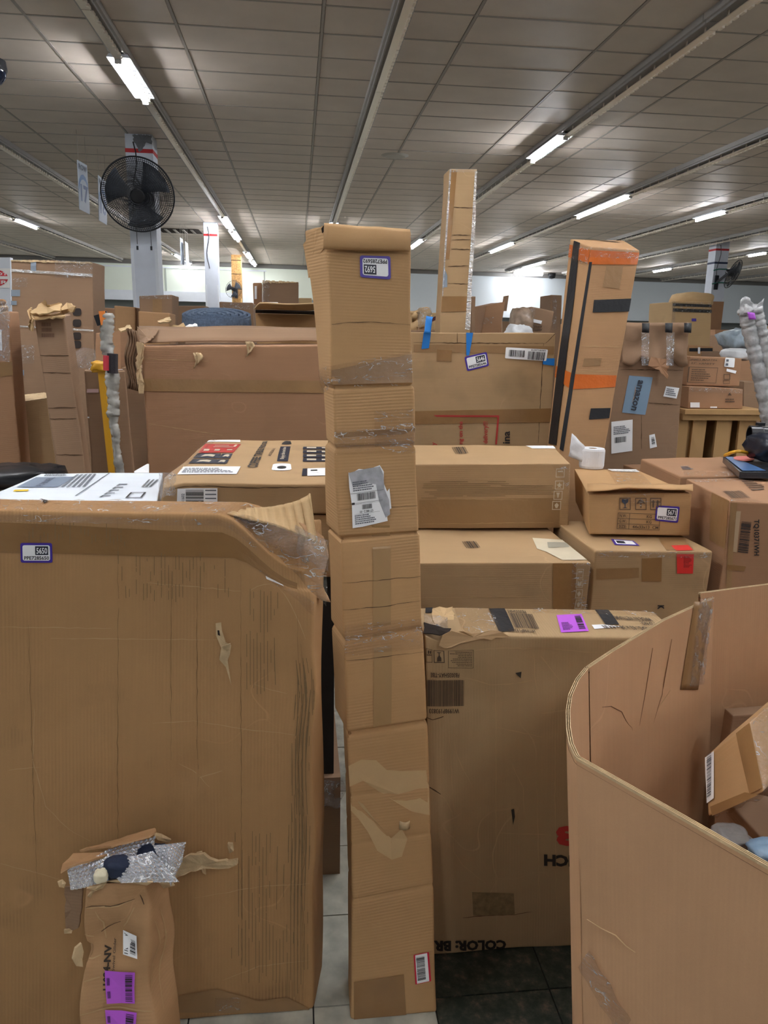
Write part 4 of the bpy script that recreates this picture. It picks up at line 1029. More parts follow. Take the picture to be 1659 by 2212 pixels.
# torn corner of that carton
tp = lambda x, y, Y: aty(x, y, Y)
shard('torn_corner_flap', [tp(934, 1316, 1.9), tp(978, 1312, 1.9), tp(981, 1338, 1.84), tp(970, 1362, 1.80), tp(944, 1352, 1.8), tp(934, 1340, 1.83)], .005, K['e'], b.o, jag=.003)
shard('torn_hole', [tp(915, 1345, 1.78), tp(944, 1352, 1.78), tp(975, 1358, 1.78), tp(970, 1368, 1.755), tp(950, 1372, 1.75), tp(915, 1368, 1.75)], .003, darkm, b.o, jag=.003)
shard('torn_board_edge', [tp(955, 1372, 1.735), tp(975, 1362, 1.735), tp(1040, 1366, 1.735), tp(1075, 1362, 1.735), tp(1100, 1376, 1.73), tp(1030, 1382, 1.73), tp(960, 1400, 1.73), tp(948, 1396, 1.73)], .004, K['c'], b.o, jag=.004)
sheet('stretch_wrap', [[tp(916 + 50 * a, 1326 + 40 * t + 8 * a, 1.77 + .05 * (1 - t)) for a in np.linspace(0, 1, 10)] for t in np.linspace(0, 1, 8)], wrap, b.o, .0008, amp=.012, fr=40)
b.strip('clear_tape', b.q('T', [(1150, 1316), (1440, 1322), (1435, 1334), (1150, 1328)]), clear, .003, rough=.004)
b.strip('clear_tape', b.q('T', [(980, 1316), (1060, 1316), (1085, 1370), (1000, 1372)]), clear, .0025, rough=.003)

# ---- two long cartons stacked on the right of the tall one
YM2 = 2.36
m2 = carton('long_carton', [(872, 1216), (1277, 1215), (1279, 1316), (876, 1317)], YM2, depth=.54, zb=0.0, vert=True, mat='c', mats=None,
            label='long brown carton, the lower of two stacked, with torn white paper on its top', r=.009, amp=.004, step=.04, seed=6)
z2 = m2.tri((0, 0, m2.Lz))[2]
def Yfor(px, py, z): return atz(px, py, z)[1]
Y1 = Yfor(1070, 1143, z2 + .002)
m1 = carton('long_carton', [(866, 1003), (1233, 1001), (1228, 1141), (870, 1143)], Y1, back=[(846, 962), (1196, 962)], mat='c',
            label='long brown carton, upper of two stacked, with pale handling symbols at its right end', r=.009, amp=.004, step=.04, seed=7)
for bb, o_ in ((m1, 0), (m2, 1)):
    if o_ == 0:
        bb.barcode(bb.q('T', [(976, 968), (1006, 967), (1014, 980), (984, 981)]), 9, mat=pr)
        bb.strip('white_paper_patch', bb.q('T', [(1135, 962), (1196, 962), (1205, 968), (1150, 968)]), paper, .002)
        bb.strip('brown_tape', bb.q('F', [(906, 1080), (1210, 1075), (1208, 1138), (906, 1140)]), plain('tan_tape_wide', srgb(150, 118, 80), .35, bump=.2), .0015)
        sy = [(1201, 1012), (1199, 1038), (1196, 1060), (1193, 1082)]
        for k, (sx, syy) in enumerate(sy):
            Q = bb.q('F', [(sx, syy), (sx + 19, syy), (sx + 18, syy + 19), (sx - 1, syy + 19)]); bb.frame(Q, inkw, .08)
            pts = [[(.2, .25), (.8, .25), (.8, .4), (.2, .4)], [(.15, .5), (.4, .4), (.5, .15), (.6, .4), (.85, .5), (.6, .6), (.7, .85), (.5, .7), (.3, .85), (.4, .6)], [(.3, .2), (.7, .2), (.6, .5), (.55, .8), (.45, .8), (.4, .5)], [(.5, .2), (.75, .45), (.6, .8), (.4, .8), (.25, .45)]][k]
            bb.poly('handling_symbol', Q, pts[::-1] if False else pts, inkw, .0028)
        bb.strip('clear_tape', bb.q('F', [(1190, 1003), (1232, 1001), (1228, 1060), (1215, 1040)]), clear, .004, rough=.003)
        creases(bb, 'F', [[(906, 1037), (1205, 1034)], [(906, 1076), (1140, 1080)], [(1000, 1004), (1190, 1002)], [(905, 1132), (1215, 1128)]], .0025)
        scuff(bb, 'F', (910, 1040, 1200, 1075), 90, False, .002, 11, scuffm)
    else:
        bb.barcode(bb.q('T', [(998, 1171), (1030, 1170), (1040, 1185), (1008, 1187)]), 9, mat=pr)
        face_poly(bb, 'T', [(1150, 1162), (1215, 1166), (1262, 1190), (1268, 1210), (1215, 1210), (1180, 1192), (1160, 1186)], plain('torn_white_liner', srgb(208, 196, 170), .7, var=.1), 'torn_white_liner', .002)
        bb.strip('grey_tape', bb.q('T', [(1182, 1172), (1232, 1172), (1240, 1182), (1184, 1184)]), plain('greyish_tape', srgb(168, 164, 146), .4), .003)
        bb.strip('brown_tape', bb.q('F', [(1194, 1217), (1244, 1217), (1244, 1316), (1194, 1316)]), btape, .002)
        bb.strip('clear_tape', bb.q('F', [(1236, 1216), (1276, 1216), (1277, 1316), (1232, 1316)]), clear, .004, rough=.004)
        for k, syy in enumerate((1229, 1250, 1273, 1296)):
            Q = bb.q('F', [(1247 - k, syy), (1261 - k, syy), (1259 - k, syy + 19), (1244 - k, syy + 19)]); bb.frame(Q, inkw, .08)
            bb.poly('handling_symbol', Q, [[(.2, .2), (.8, .2), (.8, .4), (.2, .4)], [(.2, .2), (.5, .5), (.8, .2), (.8, .8), (.2, .8)], [(.2, .5), (.5, .2), (.8, .5), (.5, .85)], [(.5, .2), (.75, .45), (.6, .8), (.4, .8), (.25, .45)]][k], inkw, .0028)
        creases(bb, 'F', [[(913, 1242), (1180, 1245)], [(913, 1290), (1190, 1288)]], .0025)
# ---- carton with red label and small carton 5671 on it
z5 = aty(1380, 1155, 2.59)[2]
Yr = Yfor(1413, 1191, z5 - .012)
rb_ = carton('square_carton', [(1286, 1190), (1538, 1192), (1534, 1275), (1283, 1316)], Yr, depth=.44, zb=0.0, vert=True, mat='c',
             label='brown carton with a bright red label over its top edge', r=.009, amp=.004, seed=8)
# keep clear of the long carton beside it
b = rb_
Q = b.q('F', [(1460, 1196), (1497, 1196), (1495, 1238), (1461, 1238)])
rl = b.strip('red_label', Q, redp, .003, label='bright red printed label')
b.strip('red_label_top', b.q('T', [(1449, 1180), (1486, 1180), (1497, 1191), (1460, 1191)]), redp, .0022, rl)
b.lines_of_print((Q[0], sq(Q, .4, .1, .9, .7)[1]), 10, plain('dark_red_ink', srgb(110, 14, 24), .6), rl, .0036, .4)
Q = b.q('T', [(1320, 1165), (1368, 1168), (1382, 1179), (1328, 1178)])
s1 = b.strip('inventory_sticker', Q, indigo, .002, label='indigo bordered sticker lying on the carton top'); b.strip('sticker_face', sq(Q, .1, .15, .9, .85), paper, .0028, s1); b.rects('number_block', Q, [(.15, .3, .5, .72)], navy, .0034, s1)
b.strip('brown_tape', b.q('F', [(1288, 1228), (1380, 1226), (1380, 1248), (1288, 1252)]), btape2, .0016)
b.strip('brown_tape', b.q('F', [(1386, 1206), (1429, 1204), (1428, 1256), (1386, 1256)]), btape, .0018)
b.strip('clear_tape', b.q('F', [(1288, 1191), (1537, 1194), (1536, 1204), (1288, 1202)]), clear, .004, rough=.004)
b.strip('brown_tape', b.q('T', [(1420, 1160), (1475, 1162), (1500, 1190), (1440, 1190)]), btape2, .0014)
b.text(b.q('F', RCW(1420, 1307, 1434, 1316)), 'K', ink, bold=.06)
sm5 = carton('small_carton', [(1270, 1068), (1494, 1067), (1489, 1157), (1273, 1153)], 2.59, back=[(1240, 1012), (1377, 1014)], mat='b', label='small brown carton with sticker 5671 and a half open lid', r=.007, amp=.004, step=.025, seed=9)
b = sm5
tagno(b, 'F', [(1417, 1091), (1468, 1094), (1464, 1129), (1414, 1124)], '5671')
for k, x in enumerate((1338, 1372, 1404)):
    Q = b.q('F', R0(x, 1075, x + 24, 1101)); b.frame(Q, inkb, .07)
    if k == 0: b.poly('fragile_glass_symbol', Q, [(.2, .12), (.8, .12), (.78, .35), (.55, .52), (.54, .78), (.75, .85), (.25, .85), (.46, .78), (.45, .52), (.22, .35)], plain('navy_ink', srgb(48, 58, 76), .6), .0028)
    if k == 1: b.poly('umbrella_symbol', Q, [(.1, .5), (.3, .2), (.5, .1), (.7, .2), (.9, .5), (.55, .45), (.55, .85), (.45, .85), (.45, .45)], inkb, .0028)
    if k == 2: b.rects('arrows_symbol', Q, [(.2, .2, .35, .8), (.6, .2, .75, .8), (.1, .3, .45, .38), (.5, .3, .9, .38)], inkb)
Q = b.q('F', [(1335, 1107), (1426, 1110), (1424, 1145), (1332, 1142)])
b.rects('printed_table', Q, [(0, 0, 1, .03), (0, .33, 1, .36), (0, .66, 1, .69), (0, .97, 1, 1), (0, 0, .012, 1), (.988, 0, 1, 1), (.27, 0, .282, 1)], inkb)
for k, (a_, c_) in enumerate((('N.W.:', 'KG'), ('G.W.:', 'KG'), ('SIZE:', '44x33x13  CM'))):
    b.text(sq(Q, .04, .08 + k * .33, .22, .27 + k * .33), a_, inkb); b.text(sq(Q, .36 if k == 2 else .68, .08 + k * .33, .97 if k == 2 else .8, .27 + k * .33), c_, inkb)
b.text(b.q('L', [(1234, 1114), (1262, 1128), (1262, 1137), (1233, 1122)]), 'FLORISH', inkb)
b.strip('clear_tape', b.q('T', [(1310, 1015), (1377, 1016), (1420, 1066), (1340, 1066)]), clear, .003, rough=.005)
b.strip('clear_tape', b.q('F', [(1345, 1068), (1435, 1068), (1425, 1090), (1352, 1094)]), clear, .004, rough=.006)
b.strip('white_paper_patch', b.q('T', [(1312, 1013), (1374, 1014), (1382, 1020), (1322, 1018)]), paper, .003)
G = [[aty(1268 + 228 * a, 1069 - 16 * t - 8 * math.sin(a * 3) * (1 - t), 2.575 + .12 * t) + np.array([0, 0, .012]) for a in np.linspace(0, 1, 16)] for t in np.linspace(0, 1, 5)]
sheet('lifted_lid', G, K['b'], b.o, .004, amp=.006, fr=14)
# ---- toilet roll on the small carton
zt = sm5.tri((sm5.Lx / 2, sm5.Ly / 2, sm5.Lz))[2]
p = atz(1277, 1010, zt)
rr = 27 * (p[1] * 1.03) / F; hh0 = 44 * p[1] / F
roll = empty('toilet_paper_roll', (p[0], p[1], zt), 'white toilet paper roll with a torn sheet, standing on the small carton', 'toilet roll')
tpm = plain('tissue_white', srgb(222, 224, 228), .9, bump=.4, bscale=60)
MB().lathe((p[0], p[1], zt + .001), [(rr * .34, 0), (rr * .95, 0), (rr, .01), (rr, hh0 - .008), (rr * .94, hh0), (rr * .34, hh0), (rr * .34, 0)], 36).make('paper', tpm, roll, smooth=False)
MB().lathe((p[0], p[1], zt + .001), [(rr * .33, 0), (rr * .33, hh0 * .98), (rr * .29, hh0 * .98), (rr * .29, 0)], 24).make('cardboard_core', K['a'], roll)
G = [[(p[0] - rr * (1.02 + .9 * a * (1 - .1 * t)) + .01, p[1] - .02 + .05 * a, zt + hh0 * (.3 + .85 * t * (1 - .3 * a)) + .02 * a + .05 * a * t) for a in np.linspace(0, 1, 8)] for t in np.linspace(0, 1, 6)]
sheet('torn_sheet', G, tpm, roll, .001, amp=.01, fr=30)

# ---- TQ carton and neighbours on the right
zb_ = 0.0
tq = carton('long_carton', [(1578, 1083), (1800, 1092), (1790, 1290), (1568, 1275)], 2.42, back=[(1482, 1034), (1640, 1033)], zb=0.0, vert=True, mat='d', label='long carton at the right edge printed TQ10371WH down its end', r=.01, amp=.004, seed=10)
b = tq
Q = b.q('F', [(1626, 1124), (1626, 1200), (1592, 1196), (1598, 1126)])
b.text(b.q('F', [(1642, 1122), (1630, 1201), (1624, 1200), (1636, 1122)]) if False else b.q('F', RCW(1627, 1122, 1640, 1200)), 'TQ10371WH', ink, bold=.03)
b.barcode(b.q('F', [(1602, 1126), (1623, 1128), (1616, 1197), (1594, 1194)]), 30, horiz=True)
b.strip('pale_label', b.q('F', [(1590, 1104), (1600, 1104), (1592, 1194), (1584, 1192)]), plain('pale_brown_paper', srgb(186, 160, 128), .6), .002)
b.strip('brown_tape', b.q('L', [(1538, 1064), (1576, 1083), (1569, 1190), (1533, 1165)]), btape2, .0016)
b.strip('brown_tape', b.q('F', [(1576, 1086), (1592, 1086), (1580, 1275), (1568, 1275)]), btape2, .0016)
b.strip('brown_tape', b.q('F', [(1572, 1220), (1612, 1224), (1608, 1234), (1570, 1232)]), btape, .002)
b.barcode(b.q('T', [(1560, 1062), (1600, 1060), (1622, 1076), (1580, 1078)]), 22, mat=inkb); b.lines_of_print(b.q('T', [(1600, 1040), (1640, 1040), (1655, 1060), (1625, 1062)]), 5, inkb)
b.strip('clear_tape', b.q('T', [(1490, 1036), (1640, 1034), (1650, 1040), (1500, 1042)]), clear, .003, rough=.005)
b.strip('clear_tape', b.q('T', [(1575, 1078), (1650, 1084), (1652, 1090), (1576, 1084)]), clear, .003, rough=.004)
ztq = b.tri((0, 0, b.Lz))[2]
Yn = Yfor(1482, 1034, ztq) + .05
b = carton('wide_carton', [(1470, 1030), (1700, 1029), (1690, 1200), (1466, 1200)], (Yn, Yn + .13, Yn + .13, Yn), back=[(1385, 992), (1556, 986)], zb=0.0, vert=True, mat='d', label='brown carton directly behind the long carton at the right edge', r=.01, amp=.005, seed=11)
b.lines_of_print(b.q('T', [(1468, 1010), (1495, 1008), (1500, 1018), (1475, 1018)]), 3, inkg); b.strip('clear_tape', b.q('T', [(1475, 1022), (1640, 1022), (1640, 1029), (1478, 1030)]), clear, .003, rough=.005)
zw = b.tri((0, 0, b.Lz))[2]; wide = b
b = carton('wide_carton', [(1345, 1003), (1386, 1018), (1384, 1100), (1343, 1100)], (3.85, 3.65, 3.65, 3.85), depth=.22, zb=0.0, mat='d', label='low brown carton with clear tape behind the small carton 5671', r=.01, amp=.004, seed=12)
b.strip('clear_tape', b.q('T', [(1330, 990), (1500, 990), (1500, 1000), (1345, 1002)]), clear, .004, rough=.006)

# ---- fridge carton and the one under it
YC = 2.02
zc_ = aty(345, 1042, YC)[2]
zs = aty(690, 1112, YC)[2]
cf2 = carton('fridge_carton', [(352, 1115), (740, 1113), (745, 1180), (354, 1180)], YC + .01, depth=.62, zb=.98, mat='c', label='brown carton underneath the coffee table fridge carton', r=.008, amp=.003, seed=14)
cf = carton('fridge_carton', [(343, 1042), (735, 1046), (740, 1111), (345, 1113)], YC, back=[(452, 951), (740, 952)], mat='c', label='wide carton printed COFFEE TABLE FRIDGE on its top', r=.012, amp=.004, step=.03, seed=13, dents=[(aty(345, 1042, YC), .06, (.01, .0, -.012))])
b = cf
Q = b.q('T', [(452, 953), (519, 952), (519, 956), (448, 956)]); b.strip('barcode_label', Q, paper, .002)
Q = b.q('T', [(444, 961), (521, 960), (505, 979), (429, 980)]); rp_ = b.strip('red_print_block', Q, inkr, .002)
b.rects('pictogram', Q, [(.1, .68, .25, .85), (.4, .68, .55, .85), (.75, .7, .9, .8), (.3, .2, .7, .25), (.3, .4, .85, .45), (.85, .12, .92, .4)], inkw, .0032, rp_)
for k, (ya, yb_, sx) in enumerate(((981, 990, 0), (992, 1002, -10))):
    for (xa, xb_) in ((427, 478), (481, 503)):
        Q = b.q('T', [(xa + sx * 1.0, ya), (xb_ + sx * .8, ya), (xb_ - 6 + sx * .8, yb_), (xa - 10 + sx, yb_)]); kk = b.strip('dark_print_block', Q, navy, .002)
        b.poly('pictogram', Q, [(.25, .75), (.35, .3), (.6, .2), (.8, .35), (.75, .75), (.5, .6)], inkw, .003, kk)
Q = b.q('T', [(396, 1010), (520, 1008), (511, 1026), (383, 1028)]); l_ = b.strip('address_label', Q, paper, .002); b.lines_of_print(sq(Q, .05, .2, .95, .85), 4, inkg, l_)
b.text(b.q('T', [(532, 1010), (568, 955), (578, 954), (556, 1010)]), 'COFFEE TABLE FRIDGE', ink, bold=.04)
b.text(b.q('T', [(578, 986), (590, 970), (596, 970), (585, 987)]), 'MODEL:BL-73', inkb)
Q = b.q('T', [(598, 996), (606, 965), (628, 965), (622, 996)]); k_ = b.strip('dark_print_block', Q, navy, .002); b.text(sq(Q, .1, .25, .9, .7), 'Enjoy the cool time', inkw, k_, .003)
Q = b.q('T', [(590, 1001), (628, 1001), (630, 1016), (586, 1016)]); k_ = b.round('white_sticker', Q, paper, .002, rad=.35); b.poly('oval_print', Q, [(.5 + .25 * math.cos(a), .6 + .2 * math.sin(a)) for a in np.linspace(0, 6.28, 14)[:-1]], ink, .003, k_)
for k in range(4):
    Q = b.q('T', [(655, 966 + k * 8), (735, 966 + k * 8), (736, 972 + k * 8.4), (654, 972 + k * 8.4)]); k_ = b.strip('dark_print_block', Q, navy, .002); b.rects('pictogram', Q, [(.1, .25, .35, .7), (.5, .3, .6, .7)], inkw, .003, k_)
Q = b.q('T', [(664, 1013), (735, 1013), (735, 1029), (664, 1029)]); k_ = b.strip('white_sticker', Q, paper, .002); b.rects('small_mark', Q, [(.1, .25, .3, .4)], ink, .003, k_)
b.strip('dark_print_block', b.q('T', [(654, 1013), (663, 1013), (663, 1028), (652, 1028)]), navy, .002)
b.poly('badge_print', b.q('T', [(608, 953), (630, 953), (630, 961), (606, 961)]), [(.1, .6), (.3, .2), (.5, .1), (.9, .2), (1, .9), (.1, .9)], ink, .002)
Q = b.q('F', [(382, 1054), (470, 1054), (470, 1090), (382, 1090)]); l_ = b.strip('barcode_label', Q, paper, .002); b.barcode(sq(Q, .22, .1, .66, 1), 13, parent=l_, horiz=True); b.text(sq(Q, .05, .2, .18, .9) if False else b.q('F', RCCW(392, 1066, 399, 1088)), '181602', inkg, l_)
b.rects('cut_marks', sq(Q, .7, .1, 1, .9), [(0, .0, .9, .08), (0, .3, .9, .38), (0, .6, .9, .68)], inkg, .0028, l_)
b.strip('clear_tape', b.q('T', [(440, 952), (470, 952), (372, 1036), (348, 1040)]), clear, .003, rough=.006)
sheet('stretch_wrap', [[aty(343 + 32 * a, 1020 + 50 * t, YC - .012) for a in np.linspace(0, 1, 9)] for t in np.linspace(0, 1, 10)], wrap, b.o, .0008, amp=.012, fr=45)
creases(b, 'F', [[(360, 1052), (450, 1050), (560, 1054), (700, 1052)]], .003, crease_d, 'fold_line')
dk = MB().box(-.33, .1, YC + .05, YC + .6, .34, .978).make('gap_shade_block', plain('painted_gap_shade', srgb(30, 26, 24), .8), label='dark block added as gap shade between sticker 5650 carton and the tall carton', cat='shade block')  # added block: its near-black colour paints the deep shade of the gap
dk2 = MB().box(-.33, .12, YC + .03, YC + .6, 0, .338).make('carton', K['f'], label='low carton deep in the dark gap left of the tall carton', cat='box')
sheet('crumpled_film', [[(.02 + .1 * a, YC + .02, .24 + .1 * t) for a in np.linspace(0, 1, 8)] for t in np.linspace(0, 1, 8)], wrap, dk2, .001, amp=.03, fr=30)
# ---- white printed flat carton
ww = carton('white_carton', [(-90, 1100), (336, 1100), (336, 1140), (-90, 1140)], 1.86, back=[(88, 1021), (352, 1021)], zb=0.0, mat='w', label='white carton lying flat with blue grey and black print on its top', r=.006, amp=.003, seed=15)
b = ww
b.strip('blue_print_panel', b.q('T', [(78, 1030), (162, 1030), (124, 1052), (35, 1052)]), plain('slate_blue_print', srgb(128, 142, 162), .5), .002)
b.text(b.q('T', [(76, 1050), (106, 1031), (120, 1031), (92, 1050)]), 'PANEL', plain('slate_dark', srgb(88, 98, 114), .5))
b.rects('print_rule', b.q('T', [(232, 1021), (244, 1021), (170, 1072), (155, 1072)]), [(0.4, 0, .6, 1)], inkg)
for k in range(5): b.lines_of_print(b.q('T', [(170 + k * 9, 1022), (178 + k * 9, 1022), (136 + k * 12, 1056), (126 + k * 12, 1056)]), 1, inkg, fill=.8)
b.lines_of_print(b.q('T', [(100, 1022), (165, 1022), (158, 1028), (94, 1028)]), 2, inkg)
for k in range(5): b.rects('assembly_symbol', b.q('T', [(258 - k * 9, 1046 + k * 6), (276 - k * 9, 1046 + k * 6), (270 - k * 9, 1050 + k * 6), (250 - k * 9, 1050 + k * 6)]), [(0, 0, 1, .35), (.0, 0, .25, 1)], inkg)
b.frame(b.q('T', [(282, 1064), (316, 1064), (306, 1076), (270, 1076)]), ink, .12)
for k in range(3): b.lines_of_print(b.q('T', [(322 + k * 9, 1036), (328 + k * 9, 1036), (312 + k * 8, 1054), (304 + k * 8, 1054)]), 1, ink, fill=.9)
b.strip('yellow_sticker', b.q('T', [(32, 1058), (62, 1057), (60, 1061), (28, 1062)]), plain('yellow_sticker', srgb(232, 196, 48), .5), .002)
# ---- big carton with a raised flap, mid left
YL = 3.5
lb_ = carton('big_carton', [(306, 748), (780, 745), (780, 1028), (322, 1028)], YL, back=[(330, 733), (780, 731)], depth=.45, zb=0.0, mat='d', label='big brown carton with a dark raised flap behind the fridge carton', r=.012, amp=.006, freq=2.5, step=.06, seed=16)
b = lb_
b.strip('brown_tape', b.q('F', [(306, 818), (775, 824), (775, 850), (306, 845)]), btape2, .003)
sheet('raised_flap', bil([aty(300, 706, YL + .42), aty(790, 707, YL + .42), aty(790, 738, YL + .25), aty(305, 738, YL + .25)], 20, 5), K['f'], b.o, .005, amp=.01, fr=4)
shard('raised_flap_end', [aty(296, 706, YL + .42), aty(300, 738, YL + .3), aty(312, 742, YL + .05), aty(330, 730, YL + .2), aty(345, 712, YL + .40)], .004, K['f'], b.o, jag=.003)
G = [[aty(296 - 22 * a + 4 * math.sin(t * 9), 715 + 130 * t - 6 * a, YL + .01 - .012 * math.sin(i_ * 2.2)) for i_, a in enumerate(np.linspace(0, 1, 14))] for t in np.linspace(0, 1, 10)]
sheet('torn_fluted_side', G, K['f'], b.o, .004, amp=.014, fr=10)
shard('torn_board_edge', [aty(296, 738, YL - .02), aty(308, 740, YL - .02), aty(306, 800, YL - .02), aty(310, 850, YL - .02), aty(300, 850, YL - .02), aty(297, 800, YL - .02)], .006, torn, b.o, jag=.008)
for (x, y) in ((425, 762), (538, 738)):
    p = aty(x, y, YL - .012)
    sheet('peeling_paper', [[p + np.array([.016 * a + .01 * math.sin(3 * t), -.012 * math.sin(3 * a), -.05 * t * (1 - .4 * a)]) for a in np.linspace(-1, 1, 5)] for t in np.linspace(0, 1, 5)], torn, b.o, .002, amp=.008, fr=40)
creases(b, 'F', [[(312, 836), (340, 838), (388, 846)]], .006, crease_d, 'tear'); creases(b, 'F', [[(306, 775), (450, 780)], [(320, 915), (480, 940)]], .004)
# ---- wide flat carton 5646
Y6 = 3.72
fx = carton('flat_carton', [(800, 718), (1200, 720), (1187, 962), (800, 962)], Y6, depth=.22, zb=0.0, mat='c', label='wide flat brown carton with blue tape strips and sticker 5646', r=.006, amp=.003, freq=3, step=.06, seed=17)
b = fx
b.strip('brown_tape', b.q('F', [(893, 744), (1197, 748), (1196, 765), (893, 760)]), btape2, .002)
b.strip('brown_tape', b.q('F', [(944, 755), (976, 757), (975, 781), (943, 780)]), btape, .003)
b.strip('brown_tape', b.q('F', [(800, 890), (1190, 882), (1189, 912), (800, 918)]), btape, .002)
creases(b, 'F', [[(893, 740), (988, 741), (1178, 742)], [(1174, 742), (1162, 958)], [(988, 716), (988, 741)]], .005, crease_d, 'fold_line')
creases(b, 'F', [[(1178, 742), (1199, 721)]], .004, crease_d, 'fold_line')
tagno(b, 'F', [(1003, 771), (1051, 760), (1056, 790), (1009, 802)], '5646')
for pq in ([(915, 716), (931, 716), (926, 752), (910, 754)], [(1007, 713), (1022, 714), (1013, 768), (1007, 768)], [(1172, 774), (1198, 774), (1198, 790), (1172, 787)]):
    b.strip('blue_tape', b.q('F', pq), bluet, .005, label='strip of bright blue painter tape')
sheet('blue_tape', bil([aty(921, 682, Y6 - .01), aty(934, 684, Y6 - .01), aty(930, 722, Y6 - .02), aty(916, 720, Y6 - .02)], 5, 7), bluet, b.o, .002, amp=.02, fr=14, label='strip of bright blue painter tape')
Q = b.q('F', [(1092, 750), (1183, 755), (1179, 780), (1090, 774)]); l_ = b.round('barcode_label', Q, paper, .005, rad=.1)
b.barcode(sq(Q, .08, .2, .46, .8), 24, parent=l_, off=.007); b.barcode(sq(Q, .54, .25, .95, .95), 24, parent=l_, off=.007, seed=5); b.text(('F', sq(Q, .6, .05, .95, .18)[1][2:] + sq(Q, .6, .05, .95, .18)[1][:2]), 'CAK98YLU02718', ink, l_, .007)
b.rects('red_printed_frame', b.q('F', [(800, 896), (1078, 897), (1073, 960), (800, 960)]), [(0, 0, 1, .06), (.986, 0, 1, 1)], inkr, .004)
b.text(b.q('F', RCCW(990, 910, 1002, 959)), 'ng on the', inkr, off=.004); b.text(b.q('F', RCCW(1043, 910, 1056, 958)), 'delivery!!!', inkr, off=.004); b.text(b.q('F', RCCW(1086, 931, 1101, 958)), 'ina', ink, off=.004)
b.text(b.q('F', RCCW(934, 955, 944, 962)), 'y', inkr, off=.004)
# ---- leaning carton with orange and black tape
def edgeline(p0, p1, Y0, Y1, zb=0.0):
    a = aty(*p0, Y0); c = aty(*p1, Y1); return [a + (c - a) * ((zb - a[2]) / (c[2] - a[2])), c]
YO = 3.38
e00 = edgeline((1209, 970), (1276, 533), YO, YO + .12); e10 = edgeline((1304, 985), (1382, 541), YO, YO + .12)
e01 = edgeline((1183, 958), (1231, 524), YO + .22, YO + .34); dx = e10[0] - e00[0]
e01[1] = aty(1231, 516, YO + .34); e11 = [e01[0] + (e10[0] - e00[0]), aty(1348, 519, YO + .34)]
ob = Box([[e00, e01], [e10, e11]], .009, .003, 4, seed=18, step=.06)
ob.build('leaning_carton', K['a'], 'tall leaning carton wrapped in orange and black tape', 'box')
b = ob
b.strip('orange_tape', b.q('F', [(1274, 540), (1382, 546), (1378, 572), (1270, 571)]), orange, .003, label='shiny orange tape band'); b.strip('orange_tape', b.q('L', [(1230, 528), (1275, 540), (1271, 568), (1228, 556)]), orange, .003, label='shiny orange tape band')
b.strip('orange_tape', b.q('F', [(1238, 808), (1332, 811), (1329, 836), (1233, 841)]), orange, .003, label='shiny orange tape band'); b.strip('orange_tape', b.q('L', [(1199, 788), (1238, 808), (1233, 841), (1197, 812)]), orange, .003, label='shiny orange tape band')
b.strip('black_tape', b.q('L', [(1240, 520), (1254, 522), (1203, 962), (1186, 958)]), btp, .004)
b.strip('black_tape', b.q('F', [(1273, 566), (1279, 566), (1217, 975), (1209, 970)]), btp, .004)
b.strip('black_tape', b.q('F', [(1283, 648), (1364, 645), (1360, 673), (1280, 675)]), btp, .004); b.strip('black_tape', b.q('F', [(1276, 882), (1319, 881), (1316, 903), (1272, 906)]), btp, .004)
b.strip('brown_tape', b.q('F', [(1310, 574), (1346, 576), (1338, 624), (1302, 620)]), btape2, .002)
b.strip('brown_tape', b.q('F', [(1262, 774), (1300, 774), (1296, 790), (1258, 792)]), btape2, .002)
creases(b, 'F', [[(1240, 802), (1336, 802)], [(1254, 748), (1350, 750)]], .005)
zt_ = e00[1][2]
b.strip('black_tape', b.q('T', [(1244, 512), (1254, 512), (1345, 524), (1330, 524)]), btp, .003)
b.strip('clear_tape', b.q('F', [(1276, 534), (1380, 540), (1380, 560), (1274, 556)]), clear, .005, rough=.006)
b.strip('clear_tape', b.q('L', [(1232, 525), (1275, 534), (1270, 575), (1228, 560)]), clear, .005, rough=.01)
# ---- amazon carton
YA = 4.1
e00 = edgeline((1300, 985), (1350, 697), YA, YA + .06); e10 = edgeline((1462, 985), (1484, 700), YA, YA + .06)
n_ = np.array([0, .5, 0])
az = Box([[e00, [e00[0] + n_, e00[1] + n_]], [e10, [e10[0] + n_ + np.array([.05, 0, 0]), e10[1] + n_ + np.array([.05, 0, 0])]]], .01, .006, 3, seed=19, step=.06)
az.build('upright_carton', K['f'], 'upright brown carton with a blue printed panel and torn kraft paper on top', 'box'); b = az
bp_ = plain('pale_blue_print', srgb(122, 148, 172), .6)
Q = b.q('F', [(1358, 811), (1409, 815), (1393, 896), (1343, 891)]); l_ = b.strip('blue_print_panel', Q, bp_, .003)
b.text(b.q('F', [(1388, 822), (1372, 888), (1361, 885), (1377, 820)]), 'amazon', plain('dark_slate_ink', srgb(44, 50, 62), .6), l_, .006, bold=.03)
Q2 = b.q('F', [(1370, 830), (1375, 831), (1367, 872), (1362, 871)]); b.poly('curved_smile_mark', Q2, [(0.2, 0), (.8, .3), (.9, .5), (.8, .7), (.2, 1), (.5, .7), (.6, .5), (.5, .3)], plain('smile_orange', srgb(176, 140, 112), .6), .006, l_)
Q = b.q('F', [(1320, 911), (1366, 906), (1366, 974), (1320, 980)]); l_ = b.strip('shipping_label', Q, paper, .003); b.barcode(sq(Q, .15, .5, .7, .68), 22, parent=l_, off=.005); b.lines_of_print(sq(Q, .1, .15, .9, .42), 5, inkg, l_, .005)
Q = b.q('F', [(1438, 834), (1467, 838), (1461, 861), (1432, 856)]); l_ = b.strip('white_label', Q, paper, .003); b.lines_of_print(sq(Q, .1, .15, .9, .85), 4, inkg, l_, .005)
